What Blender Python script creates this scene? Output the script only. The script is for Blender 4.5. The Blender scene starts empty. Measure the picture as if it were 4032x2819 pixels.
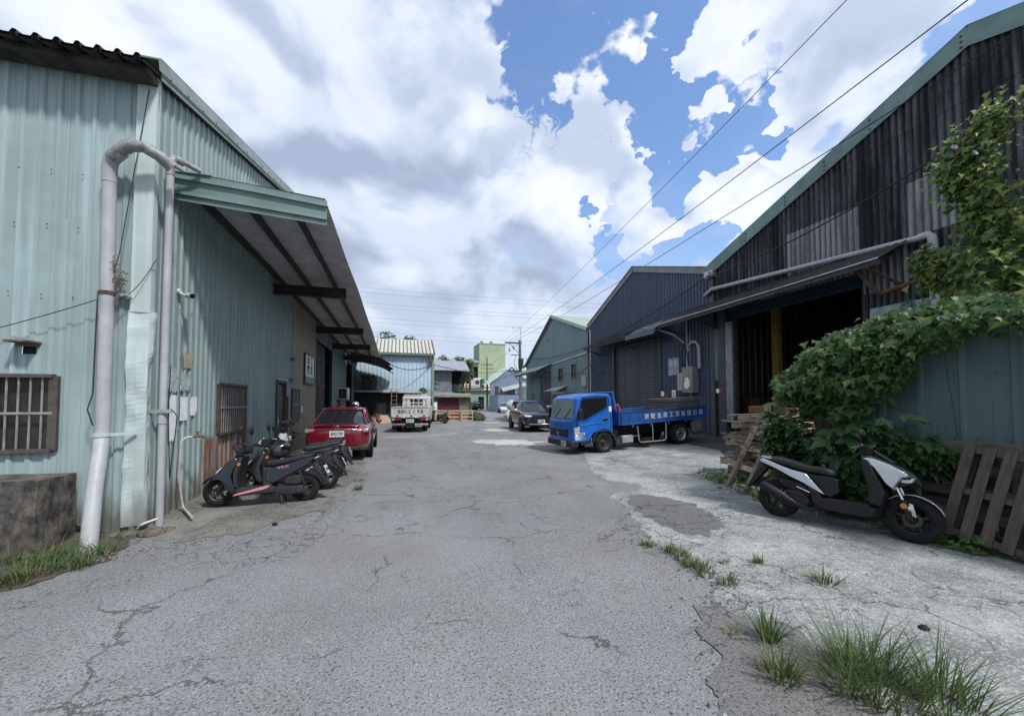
import bpy, bmesh, math, random
from mathutils import Vector, Matrix, noise as mnoise
R = math.radians
sc = bpy.context.scene
COL = sc.collection
rnd = random.Random(7)

# ------------------------------------------------------------------ camera
cam = bpy.data.cameras.new('camera'); camo = bpy.data.objects.new('camera', cam); COL.objects.link(camo)
camo.location = (0, 0, 1.6); camo.rotation_euler = (R(92.1), 0, -R(15.69))
cam.sensor_width = 36; cam.lens = 14.11; cam.shift_y = 0.0281
cam.clip_start = 0.05; cam.clip_end = 3000
sc.camera = camo
# ------------------------------------------------------------------ colour management
sc.view_settings.view_transform = 'Standard'; sc.view_settings.look = 'None'
sc.view_settings.exposure = 0.55; sc.view_settings.gamma = 1
try: sc.view_settings.use_curve_mapping = False
except Exception: pass
sc.cycles.max_bounces = 7; sc.cycles.diffuse_bounces = 3; sc.cycles.glossy_bounces = 3
sc.cycles.transmission_bounces = 4; sc.cycles.transparent_max_bounces = 6
sc.cycles.sample_clamp_indirect = 6; sc.cycles.caustics_reflective = False; sc.cycles.caustics_refractive = False
sc.cycles.use_denoising = True
SUN = Vector((0.30, -0.52, 0.80)).normalized()

# ------------------------------------------------------------------ node helpers
def nd(nt, typ, ins=None, **props):
    n = nt.nodes.new(typ)
    for k, v in props.items(): setattr(n, k, v)
    for k, v in (ins or {}).items():
        s = n.inputs[k]
        if isinstance(v, bpy.types.NodeSocket): nt.links.new(v, s)
        else:
            if hasattr(s.default_value, '__len__') and len(s.default_value) == 4 and len(v) == 3: v = (*v, 1)
            s.default_value = v
    return n
def mth(nt, op, a, b=0.0, c=0.0, clamp=False):
    n = nd(nt, 'ShaderNodeMath', {0: a, 1: b, 2: c}, operation=op); n.use_clamp = clamp
    return n.outputs[0]
def vop(nt, op, a, b=(0, 0, 0)):
    n = nd(nt, 'ShaderNodeVectorMath', {0: a, 1: b}, operation=op)
    return n.outputs['Value'] if op in ('DOT_PRODUCT', 'LENGTH') else n.outputs[0]
def noi(nt, vec, scale, detail=4, rough=.55, dist=0.0):
    return nd(nt, 'ShaderNodeTexNoise', {'Vector': vec, 'Scale': scale, 'Detail': detail, 'Roughness': rough, 'Distortion': dist}).outputs[0]
def mapr(nt, v, a, b, c=0.0, d=1.0, smooth=True):
    n = nd(nt, 'ShaderNodeMapRange', {'Value': v, 'From Min': a, 'From Max': b, 'To Min': c, 'To Max': d})
    n.interpolation_type = 'SMOOTHSTEP' if smooth else 'LINEAR'
    return n.outputs[0]
def mixc(nt, f, a, b, blend='MIX'):
    n = nd(nt, 'ShaderNodeMix', data_type='RGBA', blend_type=blend)
    for i, v in ((0, f), (6, a), (7, b)):
        if isinstance(v, bpy.types.NodeSocket): nt.links.new(v, n.inputs[i])
        else: n.inputs[i].default_value = (*v, 1) if (i and len(v) == 3) else v
    return n.outputs[2]
def mpg(nt, vec, scale=(1, 1, 1), loc=(0, 0, 0)):
    return nd(nt, 'ShaderNodeMapping', {'Vector': vec, 'Scale': scale, 'Location': loc}).outputs[0]

# ------------------------------------------------------------------ sky: Nishita with drifting cumulus by direction
def aedir(az, el):
    return (math.sin(R(az)) * math.cos(R(el)), math.cos(R(az)) * math.cos(R(el)), math.sin(R(el)))
w = bpy.data.worlds.new('World'); sc.world = w; w.use_nodes = True
nt = w.node_tree; nt.nodes.clear()
sky = nd(nt, 'ShaderNodeTexSky', sky_type='NISHITA')
sky.sun_disc = False; sky.sun_elevation = math.asin(SUN.z); sky.sun_rotation = math.atan2(SUN.x, SUN.y)
sky.air_density = 1.2; sky.dust_density = 1.0; sky.ozone_density = 2.0
d = nd(nt, 'ShaderNodeTexCoord').outputs['Generated']
dz = nd(nt, 'ShaderNodeSeparateXYZ', {0: d}).outputs[2]
p = mpg(nt, d, (1, 1, 1.35))
def dirsum(items, d=d):
    tot = None
    for az, el, r, a in items:
        dt = vop(nt, 'DOT_PRODUCT', d, aedir(az, el))
        v = mapr(nt, dt, math.cos(R(r)), 1.0, 0, a)
        tot = v if tot is None else mth(nt, 'ADD', tot, v)
    return tot
wp = nd(nt, 'ShaderNodeVectorMath', {0: nd(nt, 'ShaderNodeTexNoise', {'Vector': p, 'Scale': 8.0, 'Detail': 4.0, 'Roughness': .50}).outputs[1], 3: .12}, operation='SCALE').outputs[0]
def billow(vec, det):
    a = noi(nt, vec, 3.0, det, .50, .15)
    v = nd(nt, 'ShaderNodeTexVoronoi', {'Vector': vop(nt, 'ADD', vec, wp), 'Scale': 7.5}, feature='F1').outputs[0]
    return mth(nt, 'ADD', mth(nt, 'SUBTRACT', a, .5), mth(nt, 'MULTIPLY', mth(nt, 'SUBTRACT', .40, v), .28))
f0 = billow(p, 6)
off = SUN * .03 + Vector((0, 0, .03))
f1 = billow(vop(nt, 'ADD', p, tuple(off)), 3)
# (azimuth, elevation, angular radius, amount): blue gaps between the cumulus
GAPS = [(17, 47, 11, -.8), (26, 43, 11, -.9), (22.5, 37, 7.5, -.6), (30, 38.5, 6, -.5), (44.6, 38, 3.2, -.75), (39.8, 31, 5.5, -.8), (39.3, 25, 5.5, -.7), (34.5, 36.5, 4, -.35), (37, 20, 3.5, -.35), (72, 31, 8, -.8)]
LUMPS = [(16.6, 40.5, 3.2, .5), (19, 36.5, 3.5, .45), (24.5, 33, 5, .35), (32, 31.5, 5, .35), (47, 31, 6, .2), (28.6, 36.5, 2.5, .35), (5.5, 41.5, 8, .65), (41, 43, 8, .6), (46, 36, 8, .45), (54, 34, 9, .3)]
wn = nd(nt, 'ShaderNodeTexNoise', {'Vector': p, 'Scale': 8.0, 'Detail': 4.0, 'Roughness': .52}).outputs[1]
dw = vop(nt, 'ADD', d, nd(nt, 'ShaderNodeVectorMath', {0: vop(nt, 'SUBTRACT', wn, (.5, .5, .5)), 3: .10}, operation='SCALE').outputs[0])
cov = mth(nt, 'ADD', dirsum(GAPS + LUMPS, dw), .34)
dens = mth(nt, 'ADD', cov, mth(nt, 'MULTIPLY', f0, 1.3))
alpha = mapr(nt, dens, -.20, .27)
thin = mapr(nt, noi(nt, mpg(nt, d, (1, 1, 2.0), (4, 2, 1)), 2.8, 7, .6), .46, .80, 0, .38)   # thin veil in the gaps
alpha = mth(nt, 'MAXIMUM', alpha, thin)
la = noi(nt, p, 3.6, 6, .46, .3); lb = noi(nt, vop(nt, 'ADD', p, tuple(off * 1.6)), 3.6, 6, .46, .3)
lit = mapr(nt, mth(nt, 'ADD', mth(nt, 'SUBTRACT', la, lb), mth(nt, 'MULTIPLY', mth(nt, 'SUBTRACT', f0, f1), .35)), -.12, .13)     # side of each billow that faces the sun
thick = mapr(nt, dens, .02, .34)
big = mapr(nt, noi(nt, mpg(nt, d, (1, 1, 1.3), (1.3, .4, .2)), 2.3, 6, .55), .36, .66)
DARKS = [(-11, 31, 19, .85), (-1, 27, 15, .7), (12, 20.5, 12, .85), (24, 17, 9, .45), (-30, 28, 16, .3), (57, 27, 10, .45), (50, 34, 7, .3), (30, 24, 6, .25), (40, 16, 10, .2)]
LIGHTS = [(24, 30, 10, -.5), (33, 29, 8, -.4), (10, 38, 9, -.3), (48, 31, 9, -.15), (-26, 35, 12, -.3)]
dark = mth(nt, 'ADD', mth(nt, 'ADD', dirsum(DARKS + LIGHTS), .10), mth(nt, 'MULTIPLY', mth(nt, 'SUBTRACT', big, .45), .5), clamp=True)
dark = mth(nt, 'MULTIPLY', dark, thick)
shade = mth(nt, 'SUBTRACT', mth(nt, 'ADD', .68, mth(nt, 'MULTIPLY', mth(nt, 'SUBTRACT', lit, .5), .66)), mth(nt, 'MULTIPLY', dark, .46), clamp=True)
ccol = nd(nt, 'ShaderNodeValToRGB', {'Fac': shade})
e = ccol.color_ramp.elements
e[0].position = .0; e[0].color = (.29, .345, .465, 1)
e[1].position = 1.0; e[1].color = (.675, .70, .74, 1)
m_ = e.new(.35); m_.color = (.40, .465, .59, 1)
m_ = e.new(.68); m_.color = (.57, .62, .71, 1)
skyc = mixc(nt, 1.0, sky.outputs[0], (.120, .132, .152), 'MULTIPLY')
skyc = mixc(nt, mapr(nt, dz, .0, .42, .75, 0), skyc, (.35, .44, .57))
full = mixc(nt, alpha, skyc, ccol.outputs[0])
hz = mapr(nt, dz, .02, .34, .72, 0)
full = mixc(nt, hz, full, (.41, .485, .60))
full = mixc(nt, mapr(nt, dz, -.04, 0, 1, 0), full, (.20, .20, .21))
bg = nd(nt, 'ShaderNodeBackground', {'Color': full, 'Strength': 1.0})
nt.links.new(bg.outputs[0], nd(nt, 'ShaderNodeOutputWorld').inputs[0])
w.cycles.sampling_method = 'MANUAL'; w.cycles.sample_map_resolution = 512

# ------------------------------------------------------------------ sun behind thin cloud
sl = bpy.data.lights.new('sun', 'SUN'); sl.energy = 2.6; sl.angle = R(6); sl.color = (1, .975, .93)
so = bpy.data.objects.new('sun', sl); COL.objects.link(so); so.location = (5, -5, 30)
so.rotation_euler = SUN.to_track_quat('Z', 'Y').to_euler()

# ------------------------------------------------------------------ materials
MATS = {}
def newmat(name):
    m = bpy.data.materials.new(name); m.use_nodes = True
    nt = m.node_tree; nt.nodes.clear()
    b = nd(nt, 'ShaderNodeBsdfPrincipled'); o = nd(nt, 'ShaderNodeOutputMaterial')
    nt.links.new(b.outputs[0], o.inputs[0])
    co = nd(nt, 'ShaderNodeTexCoord').outputs['Object']
    MATS[name] = m
    return m, nt, b, co
def setb(nt, b, **k):
    for kk, v in k.items():
        kk = kk.replace('_', ' ')
        if isinstance(v, bpy.types.NodeSocket): nt.links.new(v, b.inputs[kk])
        else: b.inputs[kk].default_value = (*v, 1) if hasattr(v, '__len__') and len(v) == 3 else v
def bump(nt, b, h, strength=.3, dist=.01):
    n = nd(nt, 'ShaderNodeBump', {'Height': h, 'Strength': strength, 'Distance': dist})
    nt.links.new(n.outputs[0], b.inputs['Normal'])
def mul(c, k): return tuple(x * k for x in c)

def plain(name, col, rough=.5, metal=0.0, var=.25, vs=6.0, bmp=0.0, bs=60.0, coat=0.0, dirt=0.0, dcol=(.10, .085, .065), spec=.5):
    if name in MATS: return MATS[name]
    m, nt, b, co = newmat(name)
    n1 = noi(nt, co, vs, 6, .6)
    c = mixc(nt, mapr(nt, n1, .3, .7), mul(col, 1 - var), mul(col, 1 + var * .6))
    rr = mapr(nt, noi(nt, co, vs * 2.3, 4), .3, .7, max(.02, rough - .08), min(1, rough + .1))
    if dirt:
        dm = mth(nt, 'MULTIPLY', mapr(nt, noi(nt, mpg(nt, co, (1, 1, .5)), vs * 1.3, 8, .68), .46, .72), dirt)
        c = mixc(nt, dm, c, dcol); rr = mixc(nt, dm, rr, (.85, .85, .85))
    setb(nt, b, Base_Color=c, Metallic=metal, Roughness=rr, Coat_Weight=coat, Coat_Roughness=.06)
    b.inputs['Specular IOR Level'].default_value = spec
    if bmp: bump(nt, b, noi(nt, co, bs, 5, .6), bmp, .006)
    return m

def siding(name, col, chalk=.35, streak=.5, rust=0.0, rough=.48, dirtz=.55, zb=0.0, scol=None, dcol=(.115, .10, .075), rustbox=None, light=None):
    """painted corrugated steel with chalking, run-off streaks, rust and splash dirt"""
    if name in MATS: return MATS[name]
    m, nt, b, co = newmat(name)
    scol = scol or mul(col, .42)
    st = noi(nt, mpg(nt, co, (7, 7, .22)), 1.0, 7, .62)
    st2 = noi(nt, mpg(nt, co, (26, 26, .5)), 1.0, 5, .6)
    cloud = noi(nt, mpg(nt, co, (.7, .7, .9)), 1.0, 6, .6)
    c = mixc(nt, mapr(nt, cloud, .3, .7), mul(col, .86), mul(col, 1.12))
    lightc = light or tuple(min(1, x * 1.25 + .06) for x in col)
    c = mixc(nt, mth(nt, 'MULTIPLY', mapr(nt, st, .47, .70), chalk), c, lightc)
    c = mixc(nt, mth(nt, 'MULTIPLY', mapr(nt, mth(nt, 'ADD', mth(nt, 'MULTIPLY', st2, .5), mth(nt, 'MULTIPLY', cloud, .5)), .49, .66), streak), c, scol)
    z = nd(nt, 'ShaderNodeSeparateXYZ', {0: co})
    if rust or rustbox:
        rn = noi(nt, mpg(nt, co, (9, 9, .8), (3, 1, 2)), 1.0, 8, .66)
        amt = mapr(nt, rn, .60 - .0, .72, 0, rust) if rust else 0.0
        if rustbox:
            y0, y1, z0, z1 = rustbox
            yy, zz = z.outputs[1], z.outputs[2]
            k = mth(nt, 'MULTIPLY', mth(nt, 'MULTIPLY', mapr(nt, yy, y0 - .25, y0 + .1), mapr(nt, yy, y1 + .3, y1 - .2)), mapr(nt, zz, z1 + .02, z1 - .12))
            k = mth(nt, 'MULTIPLY', k, mapr(nt, noi(nt, mpg(nt, co, (8, 8, .5), (5, 5, 5)), 1.0, 7, .65), .30, .50))
            amt = mth(nt, 'MAXIMUM', amt, k)
        rc = mixc(nt, mapr(nt, noi(nt, mpg(nt, co, (14, 14, 1.4)), 1.0, 6), .35, .65), (.12, .045, .028), (.24, .16, .115))
        c = mixc(nt, amt, c, rc)
    dz_ = mth(nt, 'ADD', z.outputs[2], mth(nt, 'MULTIPLY', noi(nt, mpg(nt, co, (4, 4, .9)), 1.0, 6, .65), -1.3))
    c = mixc(nt, mth(nt, 'MULTIPLY', mapr(nt, dz_, zb - .15, zb - .62, 0, 1), dirtz), c, dcol)
    setb(nt, b, Base_Color=c, Roughness=mapr(nt, st, .3, .7, rough - .08, rough + .15))
    b.inputs['Specular IOR Level'].default_value = .35
    bump(nt, b, noi(nt, mpg(nt, co, (2.2, 2.2, 1.4)), 1.0, 4, .55), .25, .03)
    return m

def glassmat(name='dark_glass', col=(.012, .014, .016), rough=.04):
    if name in MATS: return MATS[name]
    m, nt, b, co = newmat(name)
    setb(nt, b, Base_Color=col, Roughness=mapr(nt, noi(nt, co, 4, 4), .3, .8, rough, rough + .1), Metallic=0.0)
    b.inputs['Specular IOR Level'].default_value = .8
    return m

def wood(name, col, dark=(.05, .042, .034)):
    if name in MATS: return MATS[name]
    m, nt, b, co = newmat(name)
    oi = nd(nt, 'ShaderNodeObjectInfo').outputs['Random']
    v = vop(nt, 'ADD', mpg(nt, co, (2.5, 30, 30)), nd(nt, 'ShaderNodeCombineXYZ', {0: mth(nt, 'MULTIPLY', oi, 37.0), 1: mth(nt, 'MULTIPLY', oi, 11.0)}).outputs[0])
    g1 = noi(nt, v, 1.0, 7, .65, .6)
    g2 = noi(nt, co, 5.0, 5)
    c = mixc(nt, mapr(nt, g1, .3, .72), mul(col, .6), mul(col, 1.15))
    c = mixc(nt, mapr(nt, g2, .5, .75, 0, .6), c, dark)
    c = mixc(nt, mth(nt, 'MULTIPLY', oi, .45), c, mul(col, .5))
    setb(nt, b, Base_Color=c, Roughness=.85)
    b.inputs['Specular IOR Level'].default_value = .2
    bump(nt, b, g1, .5, .004)
    return m

def leafmat(name, c1, c2, rough=.5):
    if name in MATS: return MATS[name]
    m, nt, b, co = newmat(name)
    oi = nd(nt, 'ShaderNodeObjectInfo').outputs['Random']
    ge = nd(nt, 'ShaderNodeNewGeometry')
    k = mth(nt, 'FRACT', mth(nt, 'ADD', mth(nt, 'MULTIPLY', ge.outputs['Random Per Island'], 1.0), oi))
    c = mixc(nt, k, c1, c2)
    c = mixc(nt, mapr(nt, k, .93, .98), c, (.17, .15, .05))
    c = mixc(nt, mapr(nt, noi(nt, co, 3.0, 3), .35, .7, 0, .35), c, mul(c1, .6))
    setb(nt, b, Base_Color=c, Roughness=rough)
    b.inputs['Specular IOR Level'].default_value = .35
    tr = nd(nt, 'ShaderNodeBsdfTranslucent', {'Color': mixc(nt, .5, c, (.10, .20, .02))})
    ms = nd(nt, 'ShaderNodeMixShader', {0: .34})
    nt.links.new(b.outputs[0], ms.inputs[1]); nt.links.new(tr.outputs[0], ms.inputs[2])
    o = [n for n in nt.nodes if n.type == 'OUTPUT_MATERIAL'][0]
    nt.links.new(ms.outputs[0], o.inputs[0])
    return m

def asphalt(name='asphalt', base=(.185, .185, .19), crack=.38, tone=0.0, brown=.5):
    if name in MATS: return MATS[name]
    m, nt, b, co = newmat(name)
    big = noi(nt, co, .33, 5, .6); mid = noi(nt, mpg(nt, co, (1.3, .7, 1)), 1.5, 7, .66)
    c = mixc(nt, mapr(nt, big, .3, .7), mul(base, .76), mul(base, 1.18))
    trk = noi(nt, mpg(nt, co, (1.1, .11, 1), (2, 0, 0)), 1.0, 6, .62)
    c = mixc(nt, mapr(nt, trk, .50, .68, 0, .55), c, mul(base, .66))
    c = mixc(nt, mapr(nt, trk, .46, .30, 0, .45), c, mul(base, 1.32))
    c = mixc(nt, mapr(nt, mid, .50, .76, 0, brown), c, (base[0] * .80, base[1] * .74, base[2] * .64))
    c = mixc(nt, mapr(nt, noi(nt, mpg(nt, co, (1, 1, 1), (7, 3, 0)), .9, 8, .7), .58, .74, 0, .45), c, mul(base, 1.5))
    ag = nd(nt, 'ShaderNodeTexVoronoi', {'Vector': co, 'Scale': 95.0, 'Randomness': 1.0})
    agc = nd(nt, 'ShaderNodeSeparateColor', {0: ag.outputs['Color']}).outputs[0]
    c = mixc(nt, mapr(nt, agc, .0, 1.0, .1, .42), c, mixc(nt, mapr(nt, agc, .5, .98), mul(base, .68), mul(base, 1.6)))
    pit = mapr(nt, noi(nt, co, 62, 4, .65), .56, .68)
    rg = mapr(nt, noi(nt, mpg(nt, co, (1, .6, 1), (6, 1, 0)), .8, 5, .6), .36, .66, .22, .75)
    c = mixc(nt, mth(nt, 'MULTIPLY', pit, rg), c, mul(base, .46))
    c = mixc(nt, mapr(nt, noi(nt, mpg(nt, co, (.5, .35, 1), (1, 4, 0)), 1.0, 6, .6), .50, .70, 0, .6), c, (base[0] * .92, base[1] * .83, base[2] * .72))
    c = mixc(nt, mapr(nt, noi(nt, co, 190, 2, .5), .35, .7, 0, .35), c, mul(base, .55))
    wv = vop(nt, 'ADD', co, nd(nt, 'ShaderNodeVectorMath', {0: nd(nt, 'ShaderNodeTexNoise', {'Vector': co, 'Scale': 2.0, 'Detail': 9.0, 'Roughness': .65}).outputs[1], 3: .7}, operation='SCALE').outputs[0])
    cr = nd(nt, 'ShaderNodeTexVoronoi', {'Vector': wv, 'Scale': .55}, feature='DISTANCE_TO_EDGE').outputs[0]
    cr2 = nd(nt, 'ShaderNodeTexVoronoi', {'Vector': wv, 'Scale': 3.2}, feature='DISTANCE_TO_EDGE').outputs[0]
    gate = mapr(nt, noi(nt, mpg(nt, co, (1, 1, 1), (2, 9, 0)), .55, 4), .52, .66)
    crk = mth(nt, 'MAXIMUM', mth(nt, 'MULTIPLY', mapr(nt, cr, .006, .0015), mapr(nt, noi(nt, co, .9, 3), .48, .6)), mth(nt, 'MULTIPLY', mapr(nt, cr2, .016, .003), gate))
    c = mixc(nt, mth(nt, 'MULTIPLY', crk, crack), c, mul(base, .26))
    setb(nt, b, Base_Color=c, Roughness=.88)
    b.inputs['Specular IOR Level'].default_value = .25
    h = mth(nt, 'SUBTRACT', mth(nt, 'SUBTRACT', mth(nt, 'MULTIPLY', agc, .6), pit), mth(nt, 'MULTIPLY', crk, 2.5))
    bump(nt, b, h, 1.0, .008)
    return m

def concrete(name, base=(.33, .33, .315), warm=(.46, .43, .33), crack=.8, speck=.5, dark=.3):
    if name in MATS: return MATS[name]
    m, nt, b, co = newmat(name)
    big = noi(nt, mpg(nt, co, (1, 1, 1), (3, 1, 0)), .5, 6, .62)
    mid = noi(nt, mpg(nt, co, (.8, 1.6, 1)), 2.2, 8, .7)
    c = mixc(nt, mapr(nt, big, .3, .7), mul(base, .74), mul(base, 1.15))
    c = mixc(nt, mapr(nt, mid, .55, .68, 0, .75), c, warm)
    c = mixc(nt, mapr(nt, noi(nt, mpg(nt, co, (1, 1, 1), (5, 5, 0)), 1.1, 9, .76), .43, .62, 0, .8), c, mul(base, dark))
    ag = nd(nt, 'ShaderNodeTexVoronoi', {'Vector': co, 'Scale': 85.0})
    agc = nd(nt, 'ShaderNodeSeparateColor', {0: ag.outputs['Color']}).outputs[0]
    c = mixc(nt, mapr(nt, noi(nt, co, 22, 6, .7), .50, .66, 0, .6), c, mul(base, .5))
    c = mixc(nt, mapr(nt, noi(nt, co, 150, 2, .5), .42, .7, 0, .45), c, mul(base, .45))
    c = mixc(nt, mapr(nt, agc, .3, 1, 0, speck), c, mixc(nt, mapr(nt, agc, .65, .9), mul(base, .45), mul(base, 1.7)))
    wv = vop(nt, 'ADD', co, nd(nt, 'ShaderNodeVectorMath', {0: nd(nt, 'ShaderNodeTexNoise', {'Vector': co, 'Scale': 2.4, 'Detail': 9.0, 'Roughness': .65}).outputs[1], 3: .6}, operation='SCALE').outputs[0])
    cr = nd(nt, 'ShaderNodeTexVoronoi', {'Vector': wv, 'Scale': .62}, feature='DISTANCE_TO_EDGE').outputs[0]
    cr2 = nd(nt, 'ShaderNodeTexVoronoi', {'Vector': wv, 'Scale': 3.0}, feature='DISTANCE_TO_EDGE').outputs[0]
    gate = mapr(nt, noi(nt, mpg(nt, co, (1, 1, 1), (8, 2, 0)), .8, 4), .46, .60)
    crk = mth(nt, 'MAXIMUM', mth(nt, 'MULTIPLY', mapr(nt, cr, .008, .002), mapr(nt, noi(nt, co, 1.3, 3), .40, .52)), mth(nt, 'MULTIPLY', mapr(nt, cr2, .016, .003), gate))
    c = mixc(nt, mth(nt, 'MULTIPLY', crk, crack), c, mul(base, .16))
    setb(nt, b, Base_Color=c, Roughness=.9)
    b.inputs['Specular IOR Level'].default_value = .2
    bump(nt, b, mth(nt, 'SUBTRACT', mth(nt, 'ADD', mth(nt, 'MULTIPLY', agc, .5), mid), mth(nt, 'MULTIPLY', crk, 2.0)), .6, .006)
    return m

# ------------------------------------------------------------------ mesh helpers
class MB:
    def __init__(s): s.v = []; s.f = []
    def add(s, vs, fs, M=None):
        n = len(s.v)
        s.v += [tuple(M @ Vector(q)) if M else tuple(q) for q in vs]
        s.f += [tuple(i + n for i in f) for f in fs]
        return s
    def box(s, c, sz, M=None, taper=1.0):
        x, y, z = (k / 2 for k in sz); t = taper
        vs = [(-x, -y, -z), (x, -y, -z), (x, y, -z), (-x, y, -z), (-x * t, -y * t, z), (x * t, -y * t, z), (x * t, y * t, z), (-x * t, y * t, z)]
        fs = [(3, 2, 1, 0), (4, 5, 6, 7), (0, 1, 5, 4), (1, 2, 6, 5), (2, 3, 7, 6), (3, 0, 4, 7)]
        T = Matrix.Translation(c) @ (M.to_4x4() if M else Matrix())
        return s.add(vs, fs, T)
    def b2(s, a, b):  # box between two corners
        return s.box([(p + q) / 2 for p, q in zip(a, b)], [abs(q - p) for p, q in zip(a, b)])
    def bar(s, a, b, w, h=None, up=(0, 0, 1)):
        a, b = Vector(a), Vector(b); h = h or w; dv = b - a; L = dv.length
        x = dv.normalized(); u = Vector(up)
        if abs(x.dot(u)) > .98: u = Vector((1, 0, 0))
        y = u.cross(x).normalized(); z = x.cross(y)
        return s.box((a + b) / 2, (L, w, h), Matrix((x, y, z)).transposed())
    def tube(s, pts, r, n=8, cap=True):
        pts = [Vector(q) for q in pts]; k = len(pts)
        rs = r if hasattr(r, '__len__') else [r] * k
        vs = []; fs = []; u = None
        for i in range(k):
            t = (pts[min(i + 1, k - 1)] - pts[max(i - 1, 0)]).normalized()
            if u is None:
                u = Vector((0, 0, 1)) if abs(t.z) < .9 else Vector((1, 0, 0))
            u = (u - t * u.dot(t)).normalized(); v = t.cross(u)
            for j in range(n):
                a = 2 * math.pi * j / n
                vs.append(pts[i] + (u * math.cos(a) + v * math.sin(a)) * rs[i])
        for i in range(k - 1):
            for j in range(n):
                a = i * n + j; b = i * n + (j + 1) % n
                fs.append((a, b, b + n, a + n))
        if cap: fs += [tuple(range(n - 1, -1, -1)), tuple(range((k - 1) * n, k * n))]
        return s.add(vs, fs)
    def lathe(s, prof, o=(0, 0, 0), ax='y', n=24, closed=False):
        """prof: (radius, offset along axis)"""
        vs = []; fs = []; k = len(prof)
        for i in range(n):
            a = 2 * math.pi * i / n; ca, sa = math.cos(a), math.sin(a)
            for r, t in prof:
                vs.append({'y': (r * ca, t, r * sa), 'z': (r * ca, r * sa, t), 'x': (t, r * ca, r * sa)}[ax])
        m = k if closed else k - 1
        for i in range(n):
            for j in range(m):
                a = i * k + j; b = i * k + (j + 1) % k; c = ((i + 1) % n) * k
                fs.append((a, b, c + (j + 1) % k, c + j))
        return s.add(vs, fs, Matrix.Translation(o))
    def prism(s, out, a0, a1, plane='xz'):
        n = len(out); vs = []
        for t in (a0, a1):
            for p_, q in out:
                vs.append({'xz': (p_, t, q), 'xy': (p_, q, t), 'yz': (t, p_, q)}[plane])
        fs = [tuple(range(n)), tuple(range(2 * n - 1, n - 1, -1))] + [(i, i + n, (i + 1) % n + n, (i + 1) % n) for i in range(n)]
        return s.add(vs, fs)
    def puff(s, out, we, wm, inset=.12, y=0.0, ws=None):
        """outline in xz, edge half-width we, bulging to wm on an inset outline (rounded slab)"""
        n = len(out); cx = sum(q[0] for q in out) / n; cz = sum(q[1] for q in out) / n
        ws = ws or [1.0] * n
        vs = []
        for sg in (1, -1):
            vs += [(q[0], y + sg * we * k, q[1]) for q, k in zip(out, ws)]
            vs += [(q[0] + (cx - q[0]) * inset, y + sg * wm * k, q[1] + (cz - q[1]) * inset) for q, k in zip(out, ws)]
        A, B, Cc, D = 0, n, 2 * n, 3 * n; fs = []
        for i in range(n):
            j = (i + 1) % n
            fs += [(A + i, A + j, B + j, B + i), (Cc + j, Cc + i, D + i, D + j), (A + j, A + i, Cc + i, Cc + j)]
        fs += [tuple(B + i for i in range(n)), tuple(D + i for i in range(n - 1, -1, -1))]
        return s.add(vs, fs)
    def loft(s, secs, closed=True, cap=True):
        k = len(secs[0]); vs = [q for se in secs for q in se]; fs = []
        for i in range(len(secs) - 1):
            for j in range(k if closed else k - 1):
                a = i * k + j; b = i * k + (j + 1) % k
                fs.append((a, b, b + k, a + k))
        if cap: fs += [tuple(range(k - 1, -1, -1)), tuple(range((len(secs) - 1) * k, len(secs) * k))]
        return s.add(vs, fs)
    def ball(s, c, r, n=12, m=8, M=None):
        r = r if hasattr(r, '__len__') else (r, r, r); vs = []; fs = []
        for i in range(m + 1):
            t = math.pi * i / m
            for j in range(n):
                a = 2 * math.pi * j / n
                vs.append((r[0] * math.sin(t) * math.cos(a), r[1] * math.sin(t) * math.sin(a), r[2] * math.cos(t)))
        for i in range(m):
            for j in range(n):
                fs.append((i * n + j, (i + 1) * n + j, (i + 1) * n + (j + 1) % n, i * n + (j + 1) % n))
        return s.add(vs, fs, Matrix.Translation(c) @ (M.to_4x4() if M else Matrix()))
    def mesh(s, name, mat, smooth=None):
        me = bpy.data.meshes.new(name); me.from_pydata(s.v, [], s.f); me.update()
        if mat: me.materials.append(mat)
        bm = bmesh.new(); bm.from_mesh(me); bmesh.ops.remove_doubles(bm, verts=bm.verts, dist=1e-5)
        bmesh.ops.recalc_face_normals(bm, faces=bm.faces); bm.to_mesh(me); bm.free()
        if smooth:
            me.polygons.foreach_set('use_smooth', [True] * len(me.polygons))
            me.set_sharp_from_angle(angle=R(smooth))
        return me
    def build(s, name, mat, par=None, smooth=None, bev=0.0, seg=2, sub=0, raw=False):
        if raw:
            me = bpy.data.meshes.new(name); me.from_pydata(s.v, [], s.f); me.update(); me.materials.append(mat)
            if smooth: me.polygons.foreach_set('use_smooth', [True] * len(me.polygons))
        else: me = s.mesh(name, mat, smooth)
        o = bpy.data.objects.new(name, me); COL.objects.link(o)
        put(o, par)
        if bev:
            b = o.modifiers.new('bevel', 'BEVEL'); b.width = bev; b.segments = seg; b.limit_method = 'ANGLE'; b.angle_limit = R(28)
            b.harden_normals = False
            me.polygons.foreach_set('use_smooth', [True] * len(me.polygons)); me.set_sharp_from_angle(angle=R(50))
        if sub:
            u = o.modifiers.new('sub', 'SUBSURF'); u.levels = u.render_levels = sub
            me.polygons.foreach_set('use_smooth', [True] * len(me.polygons))
        return o
def put(o, par):
    """parts of world-built things are modelled in world coordinates"""
    if par is not None:
        o.parent = par
        if par.get('_w'): o.location = -Vector(par.location)
def tag(o, label, cat, group=None):
    o['label'] = label; o['category'] = cat
    if group: o['group'] = group
    return o
def thing(name, label, cat, loc=(0, 0, 0), rz=0.0, group=None, world=False, rot=None):
    o = bpy.data.objects.new(name, None); COL.objects.link(o); o.empty_display_size = .2
    o.location = loc; o.rotation_euler = rot if rot else (0, 0, rz)
    tag(o, label, cat, group)
    if world: o['_w'] = 1
    return o
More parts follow.
